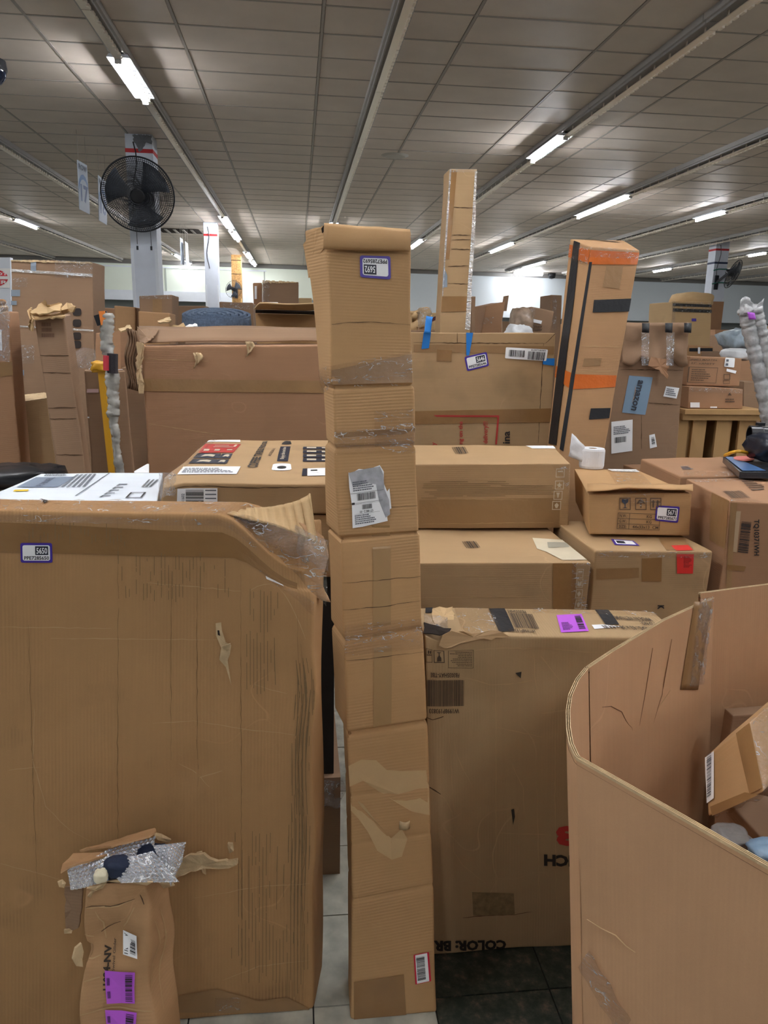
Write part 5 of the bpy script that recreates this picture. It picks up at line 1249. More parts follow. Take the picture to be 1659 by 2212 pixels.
Q = b.q('F', [(1402, 940), (1414, 937), (1419, 965), (1404, 969)]); l_ = b.strip('white_label', Q, paper, .003); b.barcode(sq(Q, .3, .2, .8, .8), 9, parent=l_, off=.005, horiz=True)
creases(b, 'F', [[(1340, 798), (1484, 800)], [(1400, 870), (1470, 875)], [(1385, 897), (1386, 970)]], .006, crease_d, 'fold_line')
G = [[aty(1349 + 139 * a - 6 * t, 697 + 84 * t + 9 * t * math.sin(a * 15), YA + .03 - .015 * t) for a in np.linspace(0, 1, 30)] for t in np.linspace(0, 1, 12)]
sheet('torn_kraft_paper', G, K['f'], b.o, .002, amp=.03, fr=9)
shard('torn_kraft_paper', [aty(1406, 770, YA - .02), aty(1444, 775, YA - .02), aty(1441, 820, YA - .03), aty(1425, 800, YA - .03), aty(1400, 790, YA - .03)], .003, K['d'], b.o, jag=.006)
for x in (1387, 1437, 1478): 
    sheet('black_tape', bil([aty(x, 698, YA - .02), aty(x + 16, 698, YA - .02), aty(x + 15, 719, YA - .035), aty(x, 718, YA - .035)], 3, 3), btp, b.o, .002)
for x in (1386, 1440): sheet('clear_tape', bil([aty(x, 718, YA - .03), aty(x + 17, 718, YA - .03), aty(x + 15, 790, YA - .03), aty(x, 790, YA - .03)], 4, 10), wrap, b.o, .001, amp=.01, fr=20)

# ================================================================== OPEN BIN (large octagonal carton), lower right
ZR = 1.02
def rimpt(x, y, z=ZR): return atz(x, y, z)
def densify(P, step=.03):
    out = []
    for a, c in zip(P[:-1], P[1:]):
        m = max(1, int(np.linalg.norm(c - a) / step)); out += [a + (c - a) * k / m for k in range(m)]
    return out + [P[-1]]
gy = empty('open_bin_carton', tuple(rimpt(1500, 1600) * np.array([1, 1, 0])), 'large open octagonal carton bin with bare rim, lower right corner', 'box')
def wall_panel(path, name, z0=0.0, z1=ZR, amp=.006, mat='dv', flare=0.0, label=None, lift=0.0):
    P = densify(path); n = len(P); G = []
    zs = np.linspace(z1, z0, 26)
    for j, z in enumerate(zs):
        G.append([(p[0] + .10 * (1 - z / z1), p[1], z + lift * (k / n)) for k, p in enumerate(P)])
    nj, ni = len(zs), n; W = [sum(np.linalg.norm(P[i + 1] - P[i]) for i in range(k)) for k in range(n)]
    Gn = np.array(G, float)
    T_ = np.zeros((ni, 3))
    for i in range(ni):
        t = P[min(i + 1, ni - 1)] - P[max(i - 1, 0)]; t[2] = 0; t /= np.linalg.norm(t); T_[i] = (-t[1], t[0], 0)
    for j in range(nj):
        for i in range(ni):
            q = Gn[j, i]; k = min(1, (z1 - q[2]) / .25)
            Gn[j, i] += T_[i] * amp * noise.noise(Vector((q[0] * 3, q[1] * 3, q[2] * 3))) * k
    V = []; th = .0075
    for sgn in (1, -1):
        for j in range(nj):
            for i in range(ni): V.append(Gn[j, i] + T_[i] * th / 2 * sgn)
    o = nj * ni; Fc = []; UV = []
    for j in range(nj - 1):
        for i in range(ni - 1):
            a = j * ni + i
            u = [(W[i], zs[j]), (W[i], zs[j + 1]), (W[i + 1], zs[j + 1]), (W[i + 1], zs[j])]
            Fc.append((a, a + ni, a + ni + 1, a + 1)); UV.append(u)
            Fc.append((o + a, o + a + 1, o + a + ni + 1, o + a + ni)); UV.append([u[0], u[3], u[2], u[1]])
    sides = obj(name, V, Fc, K[mat], gy, UV, smooth=True, label=label)
    # rim: two pale liners with flutes between
    R1 = MB(); R2 = MB()
    for i in range(ni - 1):
        for s0, s1 in ((.5, .34), (.08, -.08), (-.34, -.5)):
            a0, a1 = Gn[0, i] + T_[i] * th * s0, Gn[0, i] + T_[i] * th * s1; b0, b1 = Gn[0, i + 1] + T_[i + 1] * th * s0, Gn[0, i + 1] + T_[i + 1] * th * s1
            dn = np.array([0, 0, .004])
            R1.hexa([a0 - dn, a1 - dn, b1 - dn, b0 - dn, a0 + dn * .2, a1 + dn * .2, b1 + dn * .2, b0 + dn * .2])
    R1.make('board_liner', torn, gy)
    V2 = []; F2 = []; Lr = W[-1]; per = .0115; m = int(Lr / (per / 2))
    def at(sv):
        i = min(max(0, int(np.searchsorted(W, sv)) - 1), ni - 2); t = (sv - W[i]) / max(1e-6, W[i + 1] - W[i]); return Gn[0, i] + (Gn[0, i + 1] - Gn[0, i]) * t, T_[i]
    for (lo, hi) in ((.1, .34), (-.34, -.1)):
        k0 = len(V2)
        for q in range(m):
            p_, t_ = at(q * per / 2); k = hi if q % 2 else lo
            for dz in (.0, -.012): V2.append(p_ + t_ * th * k + np.array([0, 0, dz]))
        for q in range(m - 1): F2.append((k0 + 2 * q, k0 + 2 * q + 1, k0 + 2 * q + 3, k0 + 2 * q + 2))
    obj('flutes', V2, F2, torn, gy, kind='stuff')
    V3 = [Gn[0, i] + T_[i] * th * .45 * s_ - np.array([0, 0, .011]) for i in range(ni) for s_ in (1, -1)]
    obj('flute_shadow_bed', V3, [(2 * i, 2 * i + 1, 2 * i + 3, 2 * i + 2) for i in range(ni - 1)], plain('painted_flute_shade', srgb(96, 68, 46), .9), gy)  # strip coloured dark to paint the shade between the flutes
    return Gn
pf = [rimpt(*p) for p in ((2100, 2122), (1659, 1868), (1450, 1749), (1249, 1636))]
wall_panel(pf, 'front_panel')
pc = [rimpt(*p) for p in ((1252, 1638), (1246, 1632), (1234, 1606), (1228, 1572), (1227, 1535), (1232, 1502), (1247, 1468), (1267, 1443))]
wall_panel(pc, 'corner_panel', amp=.002)
pb = [rimpt(*p) for p in ((1269, 1442), (1319, 1408), (1430, 1341), (1500, 1309), (1540, 1291))]
wall_panel(pb, 'left_panel')
p_ = [rimpt(1511, 1281, 1.035), rimpt(1659, 1262, 1.035), rimpt(1900, 1232, 1.035)]
wall_panel(p_, 'back_panel', z1=1.035)
# far side, out of frame, closes the bin
e0, e1 = rimpt(1900, 1232), rimpt(2100, 2122)
wall_panel([e0, e0 + np.array([.18, -.25, 0]), e1 + np.array([.12, .22, 0]), e1], 'right_panel')
def on_wall(px, py, path, off=.006):
    """where a ray meets the (slightly leaning) wall panels"""
    d = ray(px, py); sh = 0.0; t = 1
    for _ in range(8):
        best = None
        for a, c in zip(path[:-1], path[1:]):
            a = a + np.array([sh, 0, 0]); c = c + np.array([sh, 0, 0])
            M = np.array([[d[0], -(c - a)[0]], [d[1], -(c - a)[1]]])
            try: t_, s_ = np.linalg.solve(M, (a - EYE)[:2])
            except Exception: continue
            e = max(0, -s_, s_ - 1)
            if t_ > 0 and (best is None or e < best[1] - 1e-6): best = (t_, e)
        t = best[0]; z = (EYE + d * t)[2]; sh = .10 * (1 - z / ZR)
    return EYE + d * (t - off / np.linalg.norm(d))
def wl(points, path, w, mat, name, close=False, off=.012):
    mb = MB(); P = [on_wall(x, y, path, off) for x, y in points]; P = densify(P, .02)
    P = [p + np.array([0, 0, rnd.uniform(-.0015, .0015)]) for p in P]
    n = len(P); mb.tube(P, w, 4, taper=[w * (.3 + .7 * math.sin(math.pi * (i + .5) / n)) for i in range(n)]); mb.make(name, mat, gy, kind='stuff')
wl([(1301, 1528), (1320, 1526), (1343, 1536), (1352, 1556), (1364, 1572), (1370, 1595), (1378, 1614), (1384, 1638)], pb, .0012, plain('soft_buckle', srgb(128, 92, 66), .9), 'buckled_crease')
wl([(1448, 1492), (1415, 1540), (1380, 1588)], pb, .0012, crease_m, 'pale_crease')
wl([(1264, 1452), (1258, 1560), (1254, 1630)], pb, .0016, plain('score_line', srgb(140, 102, 74), .8), 'score_line')
wl([(1451, 1382), (1430, 1500), (1395, 1610), (1370, 1690)], pb, .0016, plain('score_line', srgb(140, 102, 74), .8), 'score_line')
wl([(1410, 1400), (1395, 1490), (1380, 1570), (1354, 1690)], pb, .0016, plain('score_line', srgb(140, 102, 74), .8), 'score_line')
wl([(1268, 1985), (1300, 2005), (1330, 2022), (1352, 2045), (1372, 2056)], pf, .0012, crease_m, 'pale_crease')

G = [[on_wall(1512 + 30 * a - 22 * t, 1294 + 190 * t - 6 * a, pb, .014) for a in np.linspace(0, 1, 7)] for t in np.linspace(0, 1, 26)]
sheet('clear_tape', G, wrap, gy, .0006, amp=.004, fr=70)
sheet('brown_tape', [[on_wall(1500 + 38 * a - 30 * t, 1300 + 190 * t, pb, .012) for a in np.linspace(0, 1, 4)] for t in np.linspace(0, 1, 14)], btape2, gy, .0008)
G = [[on_wall(1248 + 24 * a + 90 * t, 2090 + 150 * t - 36 * a, pf, .014) for a in np.linspace(0, 1, 6)] for t in np.linspace(0, 1, 14)]
sheet('clear_tape', G, clear, gy, .0006, amp=.004, fr=50)
# things lying in the bin
inb = lambda x, y, Y: aty(x, y, Y)
def hexbox(TL, TR, BR, BL, v, name, mat, label, r=.02, amp=.006, seed=0, **k):
    v = np.array(v, float)
    bx = Box([[[BL, TL], [BL + v, TL + v]], [[BR, TR], [BR + v, TR + v]]], r, amp, 5, seed=seed, step=.025)
    return bx.build(name, mat, label, 'box', **k)
fil = carton('carton_in_bin', [(1640, 1805), (1900, 1850), (1900, 1990), (1640, 1990)], 1.14, depth=.16, zb=0.0, mat='f', label='dark carton at the bottom of the open bin', r=.01, seed=21)
zfil = fil.tri((0, 0, fil.Lz))[2]
bx = hexbox(inb(1521, 1638, 1.30), inb(1619, 1560, 1.20), inb(1648, 1708, 1.09), inb(1531, 1762, 1.20), (.20, .17, -.01), 'wrapped_carton', K['b'], 'crumpled carton wrapped in shiny clear tape inside the open bin', seed=22, r=.008)
bx.strip('white_barcode_label', bx.q('F', [(1523, 1632), (1542, 1618), (1544, 1722), (1524, 1736)]), paper, .004)
bx.barcode(bx.q('F', [(1528, 1632), (1538, 1626), (1538, 1716), (1530, 1722)]), 30, mat=inkg, off=.006, horiz=True)
bx.strip('brown_tape', bx.q('F', [(1590, 1584), (1619, 1562), (1646, 1700), (1622, 1712)]), btape, .004, rough=.003)
bx.strip('brown_tape', bx.q('F', [(1536, 1740), (1612, 1708), (1640, 1712), (1540, 1760)]), btape, .004, rough=.004)
bx.strip('clear_tape', (('R'), [(0.0, .0), (bx.Ly, 0), (bx.Ly, bx.Lz), (0, bx.Lz)]), wrap, .006, rough=.012)
bx.strip('clear_tape', (('D'), [(0.0, .0), (bx.Lx, 0), (bx.Lx, bx.Ly), (0, bx.Ly)]), clear, .006, rough=.01)
bx.strip('brown_tape', (('D'), [(0.02, .02), (bx.Lx * .9, .02), (bx.Lx * .9, bx.Ly * .8), (.02, bx.Ly * .8)]), btape2, .004, rough=.004)
c_ = carton('carton_in_bin', [(1583, 1546), (1800, 1530), (1800, 1700), (1578, 1700)], 1.60, depth=.04, vert=True, zb=0.0, mat='f', label='plain reddish brown carton standing behind the taped carton inside the bin', seed=23)
def pillow(name, c, sx, sy, sz, mat, label, cat, seed=0, amp=.25, parent=None, fr=9, group=None, n=28):
    V = []; Fc = []
    for j in range(n // 2 + 1):
        for i in range(n):
            th = math.pi * j / (n // 2); ph = 2 * math.pi * i / n
            p = Vector((math.sin(th) * math.cos(ph), math.sin(th) * math.sin(ph), math.cos(th)))
            p = Vector([math.copysign(abs(c_) ** .7, c_) for c_ in p])
            k = 1 + amp * noise.noise(p * 1.7 + Vector((seed, 0, 0))) + amp * .5 * noise.noise(p * 5 + Vector((0, seed, 0)))
            V.append((c[0] + p.x * sx * k, c[1] + p.y * sy * k, c[2] + max(-sz, p.z * sz * k)))
    for j in range(n // 2):
        for i in range(n):
            a = j * n + i; b2 = j * n + (i + 1) % n; Fc.append((a, a + n, b2 + n, b2))
    return obj(name, V, Fc, mat, parent, None, label, cat, group, smooth=True)
blueb = plain('pale_blue_mailer', srgb(110, 136, 160), .35, bump=.8, bscale=25); greyp = plain('grey_plastic_mailer', srgb(112, 108, 106), .35, bump=.8, bscale=25)
p = inb(1668, 1842, 1.02); pillow('plastic_mailer', p, .035, .03, .012, blueb, 'pale blue plastic mailer low inside the open bin', 'bag', 1)
p = inb(1582, 1808, 1.08); pillow('plastic_mailer', p, .03, .03, .01, greyp, 'grey plastic mailer under the taped carton inside the bin', 'bag', 2)

# ================================================================== TORN CARTON, lower left
YT = 1.40
t00, t10 = aty(172, 2212, 1.335), aty(338, 2212, 1.335); a0 = aty(181, 1908, YT); a1 = aty(312, 1905, YT)
lo = lambda a, c: a + (c - a) * ((0 - a[2]) / (c[2] - a[2]))
t00, t10 = lo(t00, a0), lo(t10, a1)
vv = aty(376, 1900, YT + .085) - a1; vv[2] = 0; vb = np.array([vv[0] - .012, .09, 0])
tc_ = Box([[[t00, a0], [t00 + vb * [.3, 1, 1], a0 + vb * [.3, 1, 1]]], [[t10, a1], [t10 + vb, a1 + vb]]], .012, .010, 9, seed=24, step=.015,
          dents=[(aty(250, 2030, 1.37), .07, (0, .02, 0)), (aty(300, 1960, 1.38), .05, (0, .015, 0)), (aty(175, 2060, 1.37), .03, (.015, .015, 0)), (aty(345, 2100, 1.38), .08, (-.012, .01, 0))])
tc_.build('torn_carton', K['a'], 'narrow torn open carton in front, bubble wrap spilling from its top', 'box', faces='FBLRD'); b = tc_
b.text(b.q('F', [(222, 2140), (222, 2052), (238, 2052), (238, 2140)]), '11024-NV', plain('print_black2', srgb(52, 38, 26), .7), bold=.04)
b.text(b.q('F', [(241, 2140), (241, 2040), (247, 2040), (247, 2140)]), 'Standard Swivel Glider', inkb)
Q = b.q('F', [(264, 2018), (296, 2022), (299, 2068), (265, 2066)]); l_ = b.strip('white_sticker', Q, paper, .004, label='white barcode sticker'); b.text(('F', b.q('F', [(268, 2062), (267, 2022), (276, 2023), (277, 2062)])[1]), '11024-NV', ink, l_, .006); b.barcode(sq(Q, .5, .25, .88, .85), 12, parent=l_, off=.006, horiz=True)
for (y0, y1) in ((2097, 2168), (2184, 2250)):
    Q = b.q('F', [(226, y0), (296, y0 + 2), (292, y1), (230, y1 + 2)]); l_ = b.strip('violet_label', Q, violet, .004, label='violet barcode label')
    b.barcode(sq(Q, .66, .06, .92, .94), 18, parent=l_, off=.006, horiz=True); b.lines_of_print(sq(Q, .06, .1, .2, .9), 2, plain('violet_ink', srgb(84, 30, 110), .6), l_, .006)
creases(b, 'F', [[(184, 1962), (240, 1958), (290, 1950)], [(205, 1970), (222, 2000), (225, 2040)], [(290, 1965), (265, 2010)], [(180, 2020), (200, 2030)], [(178, 2080), (215, 2070)], [(180, 2120), (215, 2112)], [(176, 2190), (240, 2180), (330, 2184)]], .004, crease_m)
creases(b, 'F', [[(184, 1960), (240, 1956), (290, 1948)], [(215, 2022), (260, 1996)], [(300, 1940), (310, 1960)]], .003, crease_d, 'dark_fold_line')
creases(b, 'R', [[(330, 1990), (345, 2040), (335, 2150)], [(345, 1960), (360, 2060), (350, 2180)]], .005, crease_m)
def P3(x, y, Y): return aty(x, y, Y)
shard('raised_flap', [P3(172, 1838, 1.5), P3(334, 1790, 1.50), P3(338, 1797, 1.47), P3(322, 1808, 1.45), P3(240, 1830, 1.44)], .004, K['a'], b.o, jag=.0015)
shard('raised_flap', [P3(131, 1885, 1.40), P3(135, 1868, 1.41), P3(158, 1845, 1.45), P3(222, 1842, 1.46), P3(234, 1846, 1.45), P3(190, 1862, 1.41), P3(150, 1874, 1.39)], .004, K['a'], b.o, jag=.0015)
shard('side_flap', [P3(141, 1915, 1.43), P3(180, 1912, 1.42), P3(178, 1962, 1.42), P3(170, 2004, 1.42), P3(143, 2012, 1.43)], .004, K['f'], b.o, jag=.002)
shard('curled_tear', [P3(176, 2036, 1.365), P3(162, 2048, 1.355), P3(157, 2070, 1.35), P3(163, 2085, 1.355), P3(178, 2088, 1.36)], .006, torn, b.o, jag=.003)
for k, (pts, y_) in enumerate(((((188, 1918), (210, 1914), (232, 1904), (222, 1918), (205, 1924), (196, 1938), (190, 1934), (200, 1920)), 1.375), (((125, 1905), (134, 1900), (142, 1908), (138, 1916), (128, 1915)), 1.40), (((232, 1904), (290, 1897), (330, 1905), (318, 1912), (260, 1906)), 1.385),
                        (((340, 1905), (368, 1900), (378, 1912), (352, 1918)), 1.45), (((138, 2008), (158, 2006), (155, 2014), (140, 2016)), 1.42))):
    shard('torn_shred', [P3(x, y, y_ + .008 * (i % 2)) for i, (x, y) in enumerate(pts)], .004, torn, b.o, jag=.002)
shard('torn_board_tongue', [P3(384, 1868, 1.53), P3(412, 1844, 1.52), P3(440, 1842, 1.51), P3(470, 1858, 1.505), P3(500, 1862, 1.50), P3(512, 1856, 1.49), P3(513, 1866, 1.49), P3(495, 1874, 1.50), P3(440, 1874, 1.51), P3(400, 1888, 1.52), P3(376, 1898, 1.53)], .008, torn, b1.o, jag=.003)
for k, pts in enumerate((((424, 1842), (436, 1838), (442, 1866), (446, 1888), (438, 1884), (430, 1862)), ((400, 1866), (416, 1850), (420, 1868), (408, 1884)), ((330, 1798), (348, 1802), (370, 1812), (364, 1820), (340, 1814)), ((493, 1820), (503, 1820), (505, 1838), (496, 1842)))):
    shard('torn_shred', [P3(x, y, 1.525 + .01 * (i % 2)) for i, (x, y) in enumerate(pts)], .005, torn, b1.o, jag=.003)
# bubble wrap
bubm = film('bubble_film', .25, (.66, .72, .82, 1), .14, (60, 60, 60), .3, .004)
def bubble(name, quad, nu, nv, bulge, parent, pitch=.0092, h=.0032):
    q = [np.array(p) for p in quad]; V = []; Fc = []
    W = np.linalg.norm(q[1] - q[0]); H = np.linalg.norm(q[3] - q[0]); nrm = np.cross(q[1] - q[0], q[3] - q[0]); nrm /= np.linalg.norm(nrm)
    if nrm[1] > 0: nrm = -nrm
    for j in range(nv + 1):
        for i in range(nu + 1):
            a, c = i / nu, j / nv
            p = (q[0] * (1 - a) + q[1] * a) * (1 - c) + (q[3] * (1 - a) + q[2] * a) * c
            x, y = a * W, c * H; row = round(y / (pitch * .866)); xx = x - (.5 * pitch if row % 2 else 0); dx = xx - round(xx / pitch) * pitch; dy = y - row * pitch * .866
            r2 = (dx * dx + dy * dy) / (pitch * .46) ** 2
            d = h * math.sqrt(max(0, 1 - r2)) + bulge * math.sin(math.pi * min(1, max(0, a))) * math.sin(math.pi * c) + .008 * noise.noise(Vector((x * 18, y * 18, q[0][0])))
            V.append(p + nrm * d)
    for j in range(nv):
        for i in range(nu): k = j * (nu + 1) + i; Fc.append((k, k + nu + 1, k + nu + 2, k + 1))
    return obj(name, V, Fc, bubm, parent, smooth=True)
bw_ = empty('bubble_wrap', tuple(P3(270, 1905, 1.42)), 'crumpled sheet of bubble wrap bulging from the narrow torn carton', 'bubble wrap')
bubble('bubble_sheet', [P3(222, 1868, 1.40), P3(330, 1838, 1.42), P3(388, 1905, 1.40), P3(262, 1908, 1.375)], 170, 110, .012, bw_)
bubble('bubble_sheet', [P3(330, 1826, 1.44), P3(402, 1818, 1.46), P3(394, 1862, 1.45), P3(368, 1914, 1.41)], 100, 110, .01, bw_)
bubble('bubble_sheet', [P3(145, 1878, 1.41), P3(240, 1832, 1.46), P3(236, 1905, 1.40), P3(152, 1922, 1.40)], 130, 100, .006, bw_)
bubble('bubble_sheet', [P3(230, 1838, 1.47), P3(336, 1806, 1.48), P3(330, 1850, 1.45), P3(240, 1870, 1.44)], 150, 60, .004, bw_)
navym = plain('navy_upholstery', srgb(30, 42, 68), .7, bump=.4, bscale=120)
ch = empty('navy_furniture_part', tuple(P3(255, 1890, 1.45)), 'dark navy piece of furniture inside the torn carton, among bubble wrap', 'furniture part')
p = P3(252, 1872, 1.40); pillow('padded_end', p, .028, .02, .018, navym, None, None, 3, .2, ch); p = P3(330, 1838, 1.46); pillow('padded_arm', p, .03, .02, .010, navym, None, None, 5, .2, ch)
p = P3(218, 1892, 1.378); pillow('foam_ball', p, .0135, .0135, .0125, plain('cream_foam', srgb(222, 214, 186), .8), 'cream white foam knob poking out of the bubble wrap', 'foam', 6, .15)
MB().hexa([P3(192, 1905, 1.415), P3(318, 1905, 1.415), P3(370, 1900, 1.49), P3(200, 1900, 1.49), P3(192, 1885, 1.415), P3(318, 1885, 1.415), P3(360, 1850, 1.49), P3(200, 1850, 1.49)]).make('wrapped_contents', plain('dim_navy_grey', srgb(56, 62, 76), .8), ch)

# ================================================================== BACKGROUND, left
def bgc(name, TL, TR, BR, BL, Y, depth, mat, label, cat='box', group=None, zb=0.0, r=.012, amp=.006, step=.12, back=None, **k):
    return carton(name, [TL, TR, BR, BL], Y, depth=depth, zb=zb, mat=mat, label=label, cat=cat, group=group, r=r, amp=amp, step=step, back=back, **k)
g1 = bgc('tall_carton', (-110, 690), (17, 672), (47, 1030), (-90, 1030), 3.2, .12, 'd', 'tall carton cut by the left edge, topped with torn clear wrapped flaps')
g1.strip('barcode_label', g1.q('F', [(-8, 712), (4, 712), (6, 757), (-6, 757)]), paper, .004)
g1.strip('brown_tape', g1.q('F', [(-60, 790), (26, 780), (30, 810), (-60, 822)]), btape2, .003, rough=.003)
for k, (pts, m_) in enumerate(((((-30, 640), (8, 648), (16, 664), (12, 676), (-20, 668)), K['a']), (((-20, 660), (14, 662), (18, 676), (-15, 684)), torn))):
    shard('torn_top_flap', [aty(x, y, 3.2 + .06 * i) for i, (x, y) in enumerate(pts)], .006, m_, g1.o, jag=.006)
sheet('stretch_wrap', [[aty(-20 + 40 * a, 650 + 130 * t, 3.18) for a in np.linspace(0, 1, 6)] for t in np.linspace(0, 1, 12)], wrap, g1.o, .001, amp=.02, fr=20)
g2 = bgc('low_carton', (38, 868), (103, 858), (126, 1026), (47, 1028), 3.36, .26, 'c', 'low olive brown carton between two leaning cartons at left', back=[(29, 844), (97, 842)])
g2.strip('pale_top_sheet', ('T', [(0, 0), (g2.Lx, 0), (g2.Lx, g2.Ly), (0, g2.Ly)]), torn, .003, jag=.03)
g4 = bgc('huge_carton', (22, 561), (200, 566), (205, 838), (32, 842), 5.0, .3, 'f', 'huge flat upright brown carton with grey tape patches and black symbols')
for (x0, y0, x1, y1) in ((67, 561, 79, 586), (22, 626, 44, 640), (25, 650, 37, 659), (26, 730, 37, 743), (30, 799, 53, 811)):
    g4.strip('grey_tape', g4.q('F', R0(max(x0, 24), y0, x1, y1)), duct, .006)
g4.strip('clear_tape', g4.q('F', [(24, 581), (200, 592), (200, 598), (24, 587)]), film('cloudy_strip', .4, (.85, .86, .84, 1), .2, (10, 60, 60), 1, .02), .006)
g4.strip('clear_tape', g4.q('F', [(28, 702), (202, 712), (202, 716), (28, 706)]), MATS['cloudy_strip'], .006)
for k, yy in enumerate((666, 690, 718, 736)):
    g4.round('black_symbol', g4.q('F', R0(158, yy, 176, yy + 16)), plain('symbol_black', srgb(48, 40, 36), .8), .006, rad=.3)
for (x0, y0, x1, y1) in ((28, 745, 75, 785), (120, 560, 200, 600), (28, 600, 60, 620)):
    g4.strip('stretch_wrap', g4.q('F', R0(x0, y0, x1, y1)), wrap, .01, rough=.02)
g4.strip('torn_top_edge', g4.q('F', [(24, 562), (199, 567), (199, 570), (24, 565)]), torn, .006, jag=.4)
# torn-top leaning carton
Y3 = 3.06
e00 = edgeline((124, 1018), (74, 690), Y3, Y3 + .1); e10 = edgeline((186, 1018), (138, 684), Y3, Y3 + .1)
e01 = edgeline((140, 1016), (92, 676), Y3 + .2, Y3 + .3); e11 = edgeline((198, 1018), (154, 678), Y3 + .2, Y3 + .3)
tt = Box([[e00, e01], [e10, e11]], .01, .005, 4, seed=31, step=.06); tt.build('leaning_carton', K['f'], 'tall carton leaning left with its torn top flaps spread open', 'box')
creases(tt, 'F', [[(92, 805), (153, 806)], [(104, 882), (164, 880)], [(84, 768), (148, 768)], [(108, 905), (165, 904)], [(122, 982), (182, 983)]], .006, crease_d, 'fold_line')
tt.lines_of_print(tt.q('F', R0(90, 695, 120, 730)), 3, plain('stencil_brown', srgb(112, 82, 62), .8), fill=.7)
for pts in (((66, 676), (90, 655), (100, 650), (98, 658), (134, 656), (130, 672), (84, 680)), ((60, 672), (68, 664), (74, 690), (70, 716), (64, 714), (66, 690)), ((130, 672), (146, 654), (164, 662), (158, 674), (140, 678)), ((72, 682), (136, 676), (140, 684), (76, 690))):
    shard('torn_top_flap', [aty(x, y, Y3 + .08 + .05 * math.sin(i * 2)) for i, (x, y) in enumerate(pts)], .006, K['e'], tt.o, jag=.004)
# labelled carton and wrapped bundle
g5 = bgc('upright_carton', (182, 800), (270, 800), (290, 1010), (198, 1018), 3.42, .06, 'f', 'upright carton behind the wrapped pole bundle, papers and film on top', back=[(193, 786), (270, 785)])
g5.strip('silver_label_sheet', ('T', [(.02, .02), (g5.Lx * .95, .02), (g5.Lx * .95, g5.Ly * .9), (.02, g5.Ly * .9)]), paper, .004)
g5.strip('pink_dotted_label', g5.q('F', R0(188, 840, 213, 848)), plain('pinkish_label', srgb(206, 176, 176), .5), .004); g5.strip('white_label', g5.q('F', R0(183, 900, 193, 903)), paper, .004)
p = aty(184, 796, 3.46); sheet('crumpled_film', [[p + np.array([-.05 + .1 * a, .02 * math.sin(4 * a), .0 + .09 * t * math.sin(math.pi * (.2 + .6 * a))]) for a in np.linspace(0, 1, 9)] for t in np.linspace(0, 1, 6)], wrap, g5.o, .001, amp=.03, fr=25)
YM = 2.98
mp_ = [(232, 676, 12), (231, 700, 15), (230, 729, 12), (232, 752, 13), (235, 772, 11), (240, 795, 13), (244, 812, 15), (243, 840, 13), (246, 868, 12), (245, 895, 13), (246, 915, 10), (251, 935, 9), (251, 960, 8), (254, 985, 9), (258, 1015, 9)]
base_ = aty(268, 1130, YM)
bun = empty('wrapped_pole_bundle', (base_[0], YM, 0), 'bundle of poles wrapped in cloudy film with an orange handle on top', 'pole bundle')
P = [aty(x, y, YM + .05) for x, y, r_ in mp_]; dd = P[-1] - P[-3]; P.append(P[-1] + dd * ((0 - P[-1][2]) / dd[2])); R_ = [r_ * YM / F for _, _, r_ in mp_] + [.016]
Pd = []; Rd = []
for k in range(len(P) - 1):
    for q in range(6): Pd.append(P[k] + (P[k + 1] - P[k]) * q / 6 + np.array([rnd.uniform(-.003, .003), 0, 0])); Rd.append((R_[k] + (R_[k + 1] - R_[k]) * q / 6) * rnd.uniform(.82, 1.12))
MB().tube(Pd, .02, 14, taper=Rd).make('film_wrapping', plain('cloudy_film', srgb(158, 156, 150), .25, bump=1.0, bscale=30, var=.35, vscale=16), bun, smooth=True)
MB().bar(aty(221, 672, YM + .04), aty(226, 702, YM + .04), .022).make('orange_handle', plain('orange_grip', srgb(236, 138, 60), .4), bun)
MB().bar(aty(211, 680, YM + .04), aty(219, 702, YM + .04), .026, .02).bar(aty(228, 672, YM + .04), aty(230, 692, YM + .04), .008).make('black_tip', black, bun)
MB().tube([aty(243, 764, YM + .01), aty(243, 785, YM + .01), aty(243, 806, YM + .01)], .02, 8).make('dark_bristles', plain('dark_bristle', srgb(44, 40, 44), .9, bump=1), bun)
MB().tube([aty(230, 768, YM), aty(230, 800, YM)], .012, 6).make('red_trim', plain('red_trim', srgb(190, 50, 66), .5), bun)
a_, c_ = aty(218, 798, YM + .13), aty(241, 1018, YM + .13); c_ = a_ + (c_ - a_) * ((0 - a_[2]) / (c_[2] - a_[2]))
yb2 = empty('yellow_strap', (c_[0], c_[1], 0), 'long flat yellow strip standing behind the wrapped pole bundle', 'strap')
yel = plain('yellow_plastic', srgb(206, 152, 30), .4)
MB().bar(a_, c_, .024, .008, (0, 1, 0)).make('strip', yel, yb2); pillow('crumpled_head', a_ + np.array([0, 0, .01]), .035, .02, .022, yel, None, None, 9, .4, yb2)
